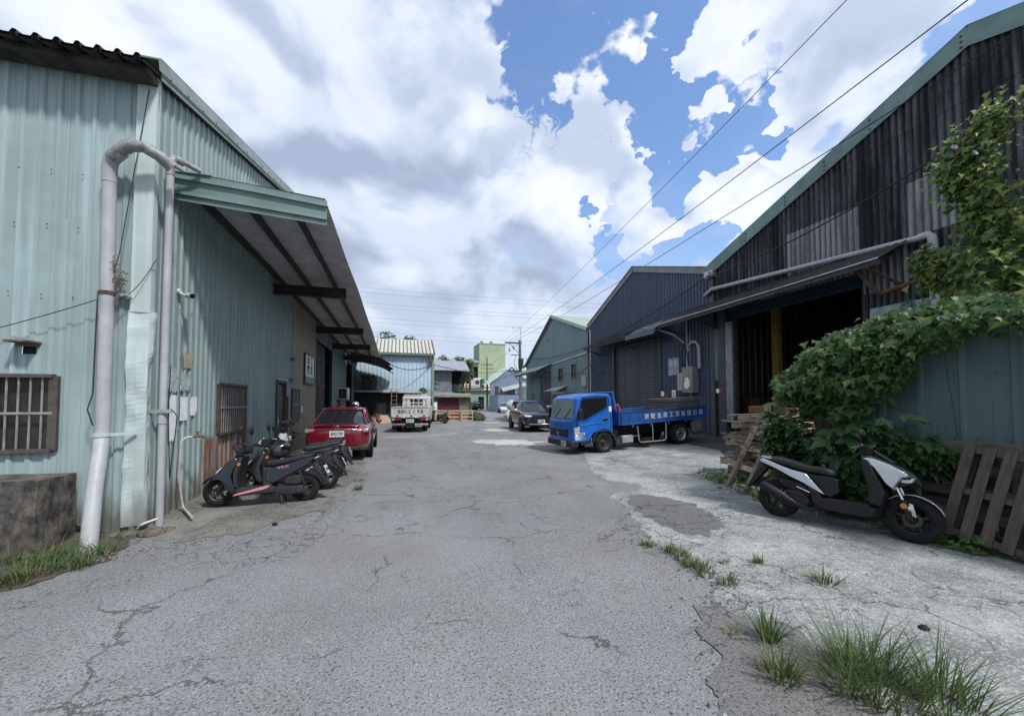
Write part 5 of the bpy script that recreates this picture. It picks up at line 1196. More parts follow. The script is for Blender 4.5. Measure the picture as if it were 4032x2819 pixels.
def car(name, label, loc, rz, paint, st, gh, wheels, r, cat='car', rim=M_alloy):
    """gh: belt (x0,x1,w,z) roof (x0,x1,w,z)"""
    T = thing(name, label, cat, loc, rz)
    body_loft(st).build('body', paint, T, sub=2)
    (bx0, bx1, bw, bz), (rx0, rx1, rw, rz_) = gh
    def ring(t, grow=0):
        x0, x1, w_, z = lerp(bx0, rx0, t) - grow, lerp(bx1, rx1, t) + grow, lerp(bw, rw, t) + grow, lerp(bz, rz_, t); c = .16
        return [(x0, -w_ + c, z), (x0 + c * .8, -w_, z), (x1 - c * 1.2, -w_, z), (x1, -w_ + c, z), (x1 + .04, 0, z), (x1, w_ - c, z), (x1 - c * 1.2, w_, z), (x0 + c * .8, w_, z), (x0, w_ - c, z), (x0 - .04, 0, z)]
    mb = MB(); mb.loft([ring(0), ring(.5), ring(.97)]); gl = mb.build('windows', M_glass, T, smooth=50)
    R1 = ring(.93, .012); R2 = ring(1.0, .0); R3 = [(x * .9 + (rx0 + rx1) / 2 * .1, y * .82, rz_ + .03) for x, y, z in R2]
    mb = MB(); mb.loft([R1, R2, R3]); mb.build('roof', paint, T, smooth=45)
    mid = lerp(bx0, bx1, .48); midr = lerp(rx0, rx1, .46)
    for sg in (1, -1):
        for (a, b, w_) in (((bx0 + .10, bw - .02), (rx0 + .08, rw), .10), ((bx1 - .12, bw - .02), (rx1 - .06, rw), .07), ((mid, bw + .004), (midr, rw + .004), .07)):
            mb = MB(); mb.bar((a[0], sg * a[1], bz - .02), (b[0], sg * b[1], rz_ - .02), .03, w_, up=(1, 0, 0)); mb.build('pillar', paint, T, bev=.01)
    W_ = st[len(st) // 2][2]
    for x in wheels:
        for sg in (1, -1):
            mb = MB(); mb.lathe([(0, 0), (r * 1.16, 0), (r * 1.16, .012), (0, .012)], (x, sg * (W_ + .003) - .006, r * 1.02), 'y', 24); mb.build('wheel_arch', M_blackp, T, smooth=40)
            wheel(T, (x, sg * (W_ - .085), r), r, .21, r * .66, rim, 5)
    return T
def carpaint(name, col, rough=.28, metal=.0, **k):
    return plain(name, col, rough, metal, var=.06, vs=1.5, coat=1.0, **k)

# ---- red sedan, seen from behind (x forward)
M_red = carpaint('red_paint', (.20, .007, .022), .30, .35)
st = [(-2.32, .46, .55, .76, .82, .74), (-2.26, .34, .74, .82, .90, .78), (-2.12, .28, .84, .87, .965, .80), (-1.9, .26, .87, .90, 1.0, .80), (-1.45, .24, .885, .91, 1.02, .80), (-.6, .2, .89, .92, .98, .84), (.6, .2, .89, .92, .99, .88), (1.2, .2, .885, .88, .97, .86), (1.8, .22, .87, .80, .88, .84), (2.15, .25, .80, .70, .76, .82), (2.30, .34, .62, .58, .62, .8)]
RC = car('sedan', 'glossy red sedan parked tail out along the left wall', (-1.62, 13.75, 0), R(90.5), M_red, st, ((-1.98, 1.3, .78, .93), (-.92, .40, .56, 1.43)), (-1.35, 1.35), .315)
F = lambda y, z, x=-2.28: face_m((x, y, z), (0, -1, 0), (0, 0, 1))
plate(RC, F(0, .755, -2.325), .38, .16, 'APG1759', size=.125)
mb = MB(); mb.b2((-2.315, -.52, .855), (-2.24, .52, .887)); mb.build('chrome_bar', M_chrome, RC, bev=.012)
for sg in (1, -1):
    mb = MB(); mb.prism([(-2.27, .785), (-2.26, .89), (-2.0, .915), (-1.95, .885), (-2.12, .80)], sg * .46, sg * .835); mb.build('tail_light', plain('lamp_smoke', (.30, .28, .29), .15, .3, var=.3, vs=18, coat=.6), RC, bev=.03)
    mb = MB(); mb.b2((-2.285, sg * .50, .805), (-2.265, sg * .70, .84)); mb.build('tail_lens', M_lampr, RC)
    mb = MB(); mb.prism([(-2.30, .30), (-2.30, .40), (-2.2, .50), (-2.1, .30)], sg * .50, sg * .83); mb.build('bumper_corner', M_greyp, RC, bev=.02)
    mb = MB(); mb.ball((.62, sg * 1.0, .98), (.09, .11, .07), 10, 7); mb.build('wing_mirror', M_red, RC, smooth=60)
mb = MB(); mb.b2((-2.32, -.56, .30), (-2.2, .56, .40)); mb.build('bumper_valance', M_greyp, RC, bev=.02)
mb = MB(); mb.b2((-2.25, -.58, .955), (-2.08, .58, .985)); mb.build('boot_lip', M_red, RC, bev=.012)
mb = MB(); mb.lathe([(.052, 0), (.06, .006), (.068, 0)], (-2.30, 0, .93), 'x', 18); mb.lathe([(.024, 0), (.03, .006), (.036, 0)], (-2.30, 0, .93), 'x', 14); mb.build('badge', M_chrome, RC)
mb = MB(); mb.prism([(-1.0, 1.44), (-.82, 1.44), (-.98, 1.51), (-1.0, 1.51)], -.015, .015); mb.build('aerial', M_red, RC)
RC.scale = (.97, .95, .98); RC.location.x += .02

# ---- dark blue SUV, nose to the camera
M_sblue = carpaint('navy_car_paint', (.010, .016, .055), .3, .3)
st = [(-2.2, .45, .74, .98, 1.05, .85), (-2.1, .32, .87, 1.02, 1.10, .88), (-1.4, .28, .91, 1.04, 1.12, .9), (0, .26, .92, 1.04, 1.12, .9), (.9, .26, .92, 1.02, 1.10, .9), (1.3, .28, .915, .98, 1.07, .88), (1.9, .30, .90, .90, 1.0, .84), (2.15, .32, .84, .78, .92, .80), (2.27, .40, .70, .70, .80, .82)]
SV = car('sport_utility_car', 'dark blue SUV parked nose to the camera near the street centre', (7.25, 21.9, 0), R(-94), M_sblue, st, ((-2.08, 1.32, .80, 1.06), (-1.75, .45, .64, 1.62)), (-1.33, 1.33), .36, rim=M_rimd)
F = lambda y, z, x=2.28: face_m((x, y, z), (0, 1, 0), (0, 0, 1))
mb = MB(); mb.prism([(-.46, .88), (.46, .88), (.52, .80), (.40, .64), (-.40, .64), (-.52, .80)], 2.245, 2.285, 'yz'); gr = mb.build('grille', plain('grille_black', (.012, .012, .014), .4), SV)
mb = MB(); o_ = [(-.46, .88), (.46, .88), (.52, .80), (.40, .64), (-.40, .64), (-.52, .80)]
for a, b in zip(o_, o_[1:] + o_[:1]): mb.bar((2.288, *a), (2.288, *b), .02, .03, up=(1, 0, 0))
mb.build('grille_surround', M_chrome, gr)
for i in range(7): mb = MB(); mb.box((2.292, -.42 + .14 * i, .85), (.01, .10, .035), Matrix.Rotation(.5, 3, 'X')); mb.build('grille_stud', M_chrome, gr)
for sg in (1, -1):
    mb = MB(); mb.prism([(2.27, .80), (2.25, .88), (1.92, .93), (1.86, .90), (2.16, .80)], sg * .50, sg * .87); mb.build('headlight', M_lamp, SV, bev=.02)
    mb = MB(); mb.ball((.75, sg * 1.03, 1.12), (.10, .13, .09), 10, 7); mb.build('wing_mirror', plain('white_mirror', (.5, .51, .54), .2, .4) if sg < 0 else M_sblue, SV, smooth=60)
    mb = MB(); mb.bar((-1.5, sg * .66, 1.66), (.1, sg * .66, 1.67), .03, .03); mb.build('roof_rail', M_chrome, SV)
mb = MB(); mb.b2((2.22, -.66, .40), (2.30, .66, .455)); mb.build('bumper_trim', M_chrome, SV, bev=.015)
mb = MB(); mb.b2((2.2, -.62, .46), (2.29, .62, .57)); mb.build('lower_grille', M_blackp, SV)
plate(SV, F(0, .58, 2.30), .38, .16, 'CFG 8896', mat=plain('plate_bluish', (.52, .60, .66), .4), size=.115)

# ---- far cars
M_cblk = carpaint('black_car_paint', (.010, .010, .012)); M_cwht = carpaint('white_car_paint', (.60, .61, .62))
st2 = [(-2.2, .45, .74, .98, 1.05, .85), (-2.1, .32, .87, 1.02, 1.10, .88), (0, .26, .92, 1.04, 1.12, .9), (1.3, .28, .915, .98, 1.07, .88), (2.15, .32, .84, .78, .92, .80), (2.27, .40, .70, .70, .80, .82)]
FS = car('sport_utility_car', 'black SUV parked tail out far down the street by the slim pole', (14.6, 77, 0), R(80), M_cblk, st2, ((-2.12, 1.32, .80, 1.06), (-1.85, .45, .64, 1.62)), (-1.33, 1.33), .36)
mb = MB(); mb.b2((-2.22, -.45, 1.25), (-2.02, .45, 1.45)); mb.build('rear_glass', M_lamp, FS)
plate(FS, face_m((-2.24, 0, .85), (0, -1, 0), (0, 0, 1)), .4, .18, 'ATB 2207')
st3 = [(-2.2, .45, .70, .80, .86, .8), (-2.0, .3, .85, .88, 1.0, .85), (-.6, .22, .88, .9, .98, .88), (1.2, .22, .88, .86, .95, .86), (2.1, .28, .78, .68, .74, .8), (2.25, .36, .6, .55, .6, .8)]
car('sedan', 'white sedan half hidden behind the white sacks on the right', (14.4, 55.0, 0), R(-100), M_cwht, st3, ((-1.7, 1.2, .74, .97), (-1.0, .4, .58, 1.42)), (-1.33, 1.33), .31)
car('sedan', 'dark sedan partly hidden behind the white sacks further right', (15.6, 49.5, 0), R(-96), M_cblk, st3, ((-1.7, 1.2, .74, .97), (-1.0, .4, .58, 1.42)), (-1.33, 1.33), .31)

# ---- white flatbed truck from behind
M_twh = plain('truck_white', (.50, .50, .485), .42, var=.12, vs=2.5, dirt=.35, dcol=(.28, .26, .23))
M_twh2 = plain('truck_white_frame', (.56, .57, .57), .4, var=.08, vs=4, dirt=.2)
WT = thing('flatbed_truck', 'white flatbed truck seen from behind with BSK-2198 on the tailgate', 'truck', (.86, 23.6, 0), R(82))
# x forward; bed rear at -2.2
mb = MB(); mb.b2((-2.1, -.92, .80), (.7, .92, .90)); mb.build('bed_floor', M_twh, WT)
mb = MB(); mb.b2((-2.16, -.94, .86), (-2.10, .94, 1.32)); tg = mb.build('tailgate', M_twh, WT, bev=.01)
for y in (-.93, -.31, .31, .93): mb = MB(); mb.b2((-2.175, y - .02, .86), (-2.16, y + .02, 1.33)); mb.build('gate_rib', M_twh2, tg)
mb = MB(); mb.b2((-2.19, -.95, 1.30), (-2.09, .95, 1.335)); mb.build('gate_rail', M_twh2, tg)
mb = MB(); mb.b2((-2.2, -.94, .80), (-2.12, .94, .865)); mb.build('sill', M_twh2, WT)
for y in (-.7, -.05, .65): mb = MB(); mb.b2((-2.21, y - .06, .83), (-2.165, y + .06, .88)); mb.build('hinge', M_blackp, tg)
F = lambda y, z, x: face_m((x, y, z), (0, -1, 0), (0, 0, 1))
M_bnum = plain('navy_ink', (.03, .05, .09), .6)
for s_, y in (('B', .56), ('S', .42), ('K', .28), ('-', .16), ('2', .03), ('1', -.17), ('9', -.42), ('8', -.60)):
    text(s_, .25, M_bnum, tg, F(y, 1.08, -2.178), name='letter')
for sg in (1, -1):
    mb = MB(); mb.b2((-2.1, sg * .90, .86), (.7, sg * .94, 1.32)); mb.build('side_gate', M_twh, WT, bev=.008)
    mb = MB(); mb.b2((-2.2, sg * .46, .62), (-2.14, sg * .80, .74)); mb.build('tail_light', M_lampr, WT, bev=.01)
    mb = MB(); mb.b2((-2.205, sg * .80, .62), (-2.14, sg * .90, .73)); mb.build('reverse_light', M_lamp, WT, bev=.01)
    mb = MB(); mb.tube([(-2.2, sg * .24, .42), (-2.2, sg * .92, .42)], .06, 10); mb.build('bumper_bar', M_chrome, WT, smooth=50)
    mb = MB(); mb.tube([(.62, sg * .80, .9), (.66, sg * .66, 2.0)], .028, 8); mb.build('frame_post', M_twh2, WT, smooth=50)
    wheel(WT, (-1.2, sg * .68, .33), .33, .26, .2, M_rimd, style='disc'); wheel(WT, (1.35, sg * .70, .33), .33, .19, .2, M_rimd, style='disc')
mb = MB(); mb.b2((-2.24, -.24, .28), (-2.12, .24, .78)); mb.build('plate_holder', M_blackp, WT)
mb = MB(); mb.b2((-2.2, -.45, .76), (-2.1, .45, .80)); mb.build('step_bar', M_twh2, WT)
plate(WT, F(0, .60, -2.248), .38, .17, 'BSK-2198', size=.12)
for y in (-.45, -.15, .15, .45): mb = MB(); mb.tube([(.63, y, .9), (.66, y, 1.98)], .02, 8); mb.build('frame_bar', M_twh2, WT, smooth=50)
for z in (1.98, 1.52): mb = MB(); mb.tube([(.66, -.68 if z > 1.6 else -.74, z), (.66, .68 if z > 1.6 else .74, z)], .026, 8); mb.build('frame_bar', M_twh2, WT, smooth=50)
secs = []
for y, g_ in ((-.82, .06), (-.76, 0), (.76, 0), (.82, .06)): secs.append([(.78 + g_, y, .75), (.82 + g_, y, 1.86 - g_), (1.0, y, 1.92 - g_), (1.9, y, 1.9 - g_), (2.25 - g_, y, 1.3), (2.3 - g_, y, .5), (.78 + g_, y, .5)])
MB().loft(secs).build('cab', M_twh, WT, bev=.03)
mb = MB(); mb.b2((.775, -.02, 1.42), (.80, .33, 1.74)); mb.build('rear_window', M_glass, WT, bev=.01)
mb = MB(); mb.b2((.775, -.38, 1.42), (.80, -.05, 1.74)); mb.build('rear_window', M_glass, WT, bev=.01)
for sg in (1, -1): mb = MB(); mb.prism([(1.0, 1.35), (1.05, 1.8), (1.8, 1.8), (2.1, 1.35)], sg * .815, sg * .825); mb.build('side_window', M_glass, WT)
mb = MB(); mb.b2((-2.0, -.5, .45), (2.0, .5, .75)); mb.build('chassis', M_blackp, WT)
mb = MB(); mb.b2((-1.9, .72, .12), (-1.87, .95, .75)); mb.build('mud_flap', M_blackp, WT)

# ---- blue flatbed truck, broadside
M_tbl = plain('truck_blue', (.008, .12, .48), .42, 0, var=.18, vs=2, coat=.25, dirt=.28, dcol=(.05, .075, .13))
M_tbl2 = plain('bed_blue', (.010, .070, .27), .5, 0, var=.3, vs=4, dirt=.45, dcol=(.045, .06, .10))
M_wht = plain('paint_white', (.62, .63, .65), .5)
rzB = math.atan2(-.23, -2.92); pitch = math.atan2(.165, 2.92)
BT = thing('flatbed_truck', 'bright blue flatbed truck parked broadside with white characters along its bed', 'truck', (8.9, 12.12, .185), rot=(0, 0, 0))
BT.rotation_mode = 'XYZ'; BT.rotation_euler = Matrix.Rotation(rzB, 3, 'Z').__matmul__(Matrix.Rotation(pitch, 3, 'Y')).to_euler()
secs = []
out = [(2.60, .52), (2.60, 1.70), (2.68, 1.79), (3.2, 1.83), (3.62, 1.80), (3.74, 1.70), (3.86, 1.12), (3.93, 1.02), (3.95, .42), (3.6, .40), (3.45, .44), (3.28, .66), (2.70, .66), (2.66, .52)]
for y, g_, zt in ((-.84, 0, .0), (-.76, 1, .015), (-.4, 1.6, .03), (0, 1.8, .035), (.4, 1.6, .03), (.76, 1, .015), (.84, 0, .0)):
    secs.append([(x + (.06 * g_ if x > 3.7 else 0), y, z + (zt if z > 1.6 else 0)) for x, z in out])
cab = MB().loft(secs).build('cab', M_tbl, BT, bev=.025, seg=3)
for sg in (1, -1):
    mb = MB(); mb.prism([(2.78, 1.41), (2.76, 1.66), (2.82, 1.70), (3.58, 1.70), (3.66, 1.64), (3.77, 1.12), (3.60, 1.06), (3.5, 1.09)], sg * .838, sg * .846); sw = mb.build('side_window', M_glass, BT)
    mb = MB(); o_ = [(2.74, 1.40), (2.72, 1.68), (2.8, 1.735), (3.6, 1.735), (3.69, 1.66), (3.81, 1.10), (3.62, 1.025), (3.47, 1.06)]
    for a, b in zip(o_, o_[1:] + o_[:1]): mb.bar((a[0], sg * .843, a[1]), (b[0], sg * .843, b[1]), .012, .022, up=(0, 1, 0))
    mb.build('window_seal', M_blackp, sw)
    mb = MB(); mb.prism([(2.66, .70), (2.66, 1.30), (2.68, 1.30), (2.68, .70)], sg * .836, sg * .845); mb.bar((2.67, sg * .842, 1.30), (2.72, sg * .842, 1.72), .008, .012); mb.build('door_seam', M_blackp, BT)
    mb = MB(); mb.bar((2.67, sg * .848, .955), (3.84, sg * .848, .90), .012, .03); mb.build('door_crease', M_tbl, BT, bev=.005)
    mb = MB(); mb.ball((2.86, sg * .842, 1.03), (.10, .02, .05), 12, 8); mb.build('door_handle', M_blackp, BT, smooth=60)
    mb = MB(); a0, a1 = .42, .37
    ring = []
    for i in range(15):
        t = math.pi * (.02 + .96 * i / 14); ring.append((math.cos(t), math.sin(t)))
    vs = []
    for c_, s_ in ring: vs += [(2.95 + c_ * a0 * .98, sg * .80, .34 + s_ * a0), (2.95 + c_ * a0 * .98, sg * .872, .34 + s_ * a0), (2.95 + c_ * a1, sg * .872, .34 + s_ * a1), (2.95 + c_ * a1, sg * .80, .34 + s_ * a1)]
    fs = [(4 * i + k, 4 * i + (k + 1) % 4, 4 * i + 4 + (k + 1) % 4, 4 * i + 4 + k) for i in range(14) for k in range(4)]
    mb.add(vs, fs); mb.build('wheel_arch', M_greyp, BT, smooth=40)
    mb = MB(); mb.prism([(2.6, .66), (2.54, .16), (2.50, .16), (2.46, .66)], sg * .66, sg * .86); mb.build('mud_flap', M_blackp, BT)
    wheel(BT, (2.92, sg * .74, .325), .325, .20, .2, M_rimd, style='disc')
    wheel(BT, (0, sg * .76, .36), .36, .20, .215, M_alloy, style='disc'); wheel(BT, (0, sg * .53, .36), .36, .20, .2, M_rimd, style='disc')
    # headlight pair
    mb = MB(); mb.prism([(3.94, .64), (3.95, .87), (3.76, .88), (3.78, .65)], sg * .55, sg * .850); hl = mb.build('headlight', M_lamp, BT, bev=.015)
    mb = MB(); mb.b2((3.80, sg * .60, .755), (3.955, sg * .853, .765)); mb.build('headlight_divider', M_greyp, hl)
    mb = MB(); mb.prism([(3.94, .48), (3.94, .635), (3.79, .635), (3.79, .48)], sg * .60, sg * .849); mb.build('indicator_light', M_lamp, BT, bev=.012)
    mb = MB(); mb.ball((4.03, sg * .64, .36), (.02, .05, .05), 10, 6); mb.build('fog_light', M_lamp, BT, smooth=60)
    mb = MB(); mb.tube([(3.80, sg * .85, 1.16), (3.90, sg * 1.0, 1.3), (3.86, sg * 1.02, 1.36)], .012, 6); mb.build('mirror_arm', M_blackp, BT)
    mb = MB(); mb.puff([(3.72, 1.10), (3.72, 1.40), (3.86, 1.42), (3.88, 1.08)], .03, .05, .2, y=sg * 1.0); mb.build('wing_mirror', M_blackp, BT, bev=.02)
    mb = MB(); mb.b2((2.96, sg * .82, .42), (3.80, sg * .842, .44)); mb.b2((3.42, sg * .80, .33), (3.75, sg * .85, .40)); mb.build('side_step', M_lampo if 0 else M_greyp, BT)
# windscreen
mb = MB(); ws_ = []
for t, z in ((0, 1.13), (1, 1.70)):
    for y, g_ in ((-.74, 1), (-.4, 1.6), (0, 1.8), (.4, 1.6), (.74, 1)): ws_.append((lerp(3.868, 3.752, t) + .06 * g_, y * (1 - .03 * t), z))
mb.add(ws_, [(i, i + 1, i + 6, i + 5) for i in range(4)]); mb.build('windscreen', glassmat('windscreen_glass', (.26, .31, .32), .06), BT, smooth=60)
for y in (-.35, .30): mb = MB(); mb.bar((3.97, y, 1.13), (3.93, y + .38, 1.42), .01, .018); mb.build('wiper', M_blackp, BT)
mb = MB(); mb.b2((3.80, -.82, .26), (4.06, .82, .47)); bmp = mb.build('bumper', M_greyp, BT, bev=.04)
mb = MB(); mb.b2((4.02, -.56, .56), (4.05, .56, .80)); gr = mb.build('grille', M_blackp, BT, bev=.01)
for z in (.60, .76): mb = MB(); mb.b2((4.04, -.58, z), (4.065, .58, z + .025)); mb.build('grille_bar', M_greyp, gr)
mb = MB(); mb.prism([(0, .72), (.035, .665), (0, .61), (-.035, .665)], 4.05, 4.07, 'yz'); mb.build('badge', M_chrome, BT)
text('F U S O', .12, M_greyp, BT, face_m((4.066, 0, .92), (0, 1, 0), (0, 0, 1)), sx=1.3)
plate(BT, face_m((4.068, .34, .37), (0, 1, 0), (0, 0, 1)), .32, .15, '6572-ZV')
for i, s_ in enumerate(('勝銓金屬', '總重5T', '載重2.1T')):
    text(s_, .075, M_wht, BT, face_m((3.72, .848, .66 - .075 * i), (-1, 0, 0), (0, 0, 1)), sx=.9)
mb = MB(); mb.b2((2.62, .842, 1.25), (2.72, .85, 1.42)); mb.build('sticker', M_wht, BT)
# bed: side boards with ribs, headboard, frame, undergear
def bedz(x): return 0
for sg in (1, -1):
    mb = MB(); mb.b2((-1.12, sg * .84, .80), (2.30, sg * .875, 1.22)); sb = mb.build('side_board', M_tbl2, BT, bev=.008)
    for x in (-1.10, -.55, .02, .58, 1.12, 1.66, 2.0, 2.28): mb = MB(); mb.b2((x - .012, sg * .87, .81), (x + .012, sg * .885, 1.21)); mb.build('board_rib', M_tbl2, sb)
    for z in (.82, 1.20): mb = MB(); mb.b2((-1.13, sg * .868, z - .018), (2.31, sg * .89, z + .018)); mb.build('board_rail', M_tbl2 if z < 1 else M_steel, sb, bev=.004)
    for x in (-.9, -.2, .5, 1.2, 1.9): mb = MB(); mb.b2((x - .03, sg * .86, .72), (x + .03, sg * .90, .80)); mb.build('latch', M_tbl2, sb)
    mb = MB(); P_ = [(1.70, .74), (1.66, .28), (1.58, .22), (.68, .20), (.60, .26), (.58, .78)]
    mb.tube([(x, sg * .84, z) for x, z in P_], .018, 8); mb.tube([(1.12, sg * .84, .78), (1.12, sg * .84, .21)], .016, 8); mb.build('side_guard', M_galv, BT, smooth=50)
    mb = MB(); mb.tube([(-.42, sg * .84, .78), (-.45, sg * .84, .38), (-.55, sg * .84, .33), (-1.0, sg * .84, .34), (-1.05, sg * .84, .4), (-1.05, sg * .84, .78)], .016, 8); mb.build('rear_guard', M_greyp, BT, smooth=50)
    mb = MB(); mb.b2((-.92, sg * .80, .40), (-.48, sg * .83, .74)); mb.build('tool_box', plain('tool_box_grey', (.14, .14, .14), .6, dirt=.4), BT, bev=.01)
for i_, ch_ in enumerate('勝銓金屬工業有限公司'): text(ch_, .19, M_wht, BT, face_m((1.36 - .245 * i_, .893, 1.01), (-1, 0, 0), (0, 0, 1)), sx=.95, name='letter')
mb = MB(); mb.b2((-1.12, -.84, .80), (2.3, .84, .86)); mb.build('bed_floor', M_steel, BT)
mb = MB(); mb.b2((-1.14, -.86, .80), (-1.10, .86, 1.22)); mb.build('tailgate', M_tbl2, BT)
mb = MB(); mb.b2((2.30, -.84, .80), (2.36, .84, 1.3)); mb.build('headboard', M_tbl2, BT)
for sg in (1, -1): mb = MB(); mb.tube([(2.38, sg * .74, 1.2), (2.42, sg * .66, 1.86)], .03, 8); mb.build('rack_post', M_tbl if sg > 0 else M_steel, BT, smooth=50)
mb = MB(); mb.tube([(2.42, -.66, 1.84), (2.42, .66, 1.84)], .025, 8); mb.build('rack_bar', M_tbl, BT)
mb = MB(); mb.tube([(2.33, .6, 1.2), (2.37, .6, 1.72)], .025, 8); mb.build('rack_pole', M_galv, BT)
mb = MB(); mb.b2((-1.0, -.40, .45), (3.2, .40, .72)); mb.build('chassis', M_blackp, BT)
mb = MB(); mb.b2((1.85, .55, .25), (2.25, .80, .47)); mb.build('battery_box', M_galv, BT, bev=.01)
mb = MB(); mb.lathe([(0, 0), (.30, 0), (.32, .05), (.32, .13), (.30, .18), (0, .18)], (1.2, .45, .14), 'z', 24); mb.build('spare_wheel', M_tyre, BT, smooth=40)
mb = MB(); mb.tube([(1.9, -.2, .36), (.4, -.2, .36)], .05, 8); mb.build('exhaust', M_steel, BT)
mb = MB()
for i in range(3): mb.ball((2.27 - .03 * i, .66, 1.40 - .08 * i), (.07, .06, .08), 10, 6)
tag(mb.build('work_gloves', plain('red_cloth', (.28, .02, .05), .8, bmp=.4, bs=40), smooth=60), 'crumpled red cloth tied to the blue truck behind its cab', 'cloth').parent = None
gl_ = bpy.data.objects['work_gloves']; gl_.matrix_world = Matrix.Translation((8.9, 12.12, .185)) @ BT.rotation_euler.to_matrix().to_4x4()
# grey dump bin standing on the bed
bmx = Matrix.Translation((8.9, 12.12, .185)) @ BT.rotation_euler.to_matrix().to_4x4()
mb = MB(); mb.b2((-1.0, -.5, .87), (.1, .7, 1.42)); mb.b2((-1.02, -.52, 1.40), (.12, .72, 1.52)); bn = tag(mb.build('metal_bin', plain('bin_grey', (.10, .10, .10), .6, var=.3, dirt=.5), bev=.01), 'dark grey metal bin standing on the rear of the blue truck bed', 'bin'); bn.matrix_world = bmx

# ================================================================== scooters (x forward, y left, rear axle at 0)
def scooter(name, label, loc, rz, lean, S, group=None):
    T = thing(name, label, 'scooter', loc, group=group)
    T.rotation_euler = (Matrix.Rotation(rz, 3, 'Z') @ Matrix.Rotation(lean, 3, 'X')).to_euler()
    WB, r, rf = S['WB'], S['r'], S.get('rf', S['r'])
    wheel(T, (0, 0, r), r, S.get('tw', .10), r * .62, S.get('rim', M_rimd), 5, 30)
    fw_ = wheel(T, (WB, 0, rf), rf, S.get('tw', .10) * .95, rf * .62, S.get('rim', M_rimd), 5, 30)
    st_ = S.get('steer', 0)
    if st_:
        Mx = Matrix.Translation((WB, 0, 0)) @ Matrix.Rotation(st_, 4, 'Z') @ Matrix.Translation((-WB, 0, 0)); 
        fw_.data.transform(Mx)
        for c in fw_.children: c.data.transform(Mx)
    for nm, mat, geo in S['parts']:
        mb = MB()
        for g in geo:
            k = g[0]
            if k == 'puff': mb.puff(g[1], g[2], g[3], g[4] if len(g) > 4 else .12, g[5] if len(g) > 5 else 0)
            elif k == 'tube': mb.tube(g[1], g[2], g[3] if len(g) > 3 else 10)
            elif k == 'box': mb.box(g[1], g[2], g[3] if len(g) > 3 else None)
            elif k == 'ball': mb.ball(g[1], g[2], 14, 9)
            elif k == 'prism': mb.prism(g[1], g[2], g[3])
            elif k == 'lathe': mb.lathe(g[1], g[2], g[3], 18)
        bevs = {'seat': .03, 'leg_shield': .012, 'front_cowl': .012}
        o = mb.build(nm, mat, T, bev=bevs.get(nm, .008) if any(g[0] in ('puff', 'box', 'prism') for g in geo) else 0, smooth=50)
    return T
def fender(cx, cz, r, w, a0, a1, t=.012, n=10):
    o = [(cx + math.cos(R(lerp(a0, a1, i / n))) * r, cz + math.sin(R(lerp(a0, a1, i / n))) * r) for i in range(n + 1)]
    i_ = [(cx + math.cos(R(lerp(a1, a0, i / n))) * (r - t), cz + math.sin(R(lerp(a1, a0, i / n))) * (r - t)) for i in range(n + 1)]
    return ('prism', o + i_, -w / 2, w / 2)
def spring(x0, z0, x1, z1, y, r=.028, n=9):
    pts = []
    for i in range(n * 8 + 1):
        t = i / (n * 8); a = t * n * 2 * math.pi; pts.append((lerp(x0, x1, t) + r * math.cos(a), y + r * math.sin(a), lerp(z0, z1, t)))
    return ('tube', pts, .006, 5)

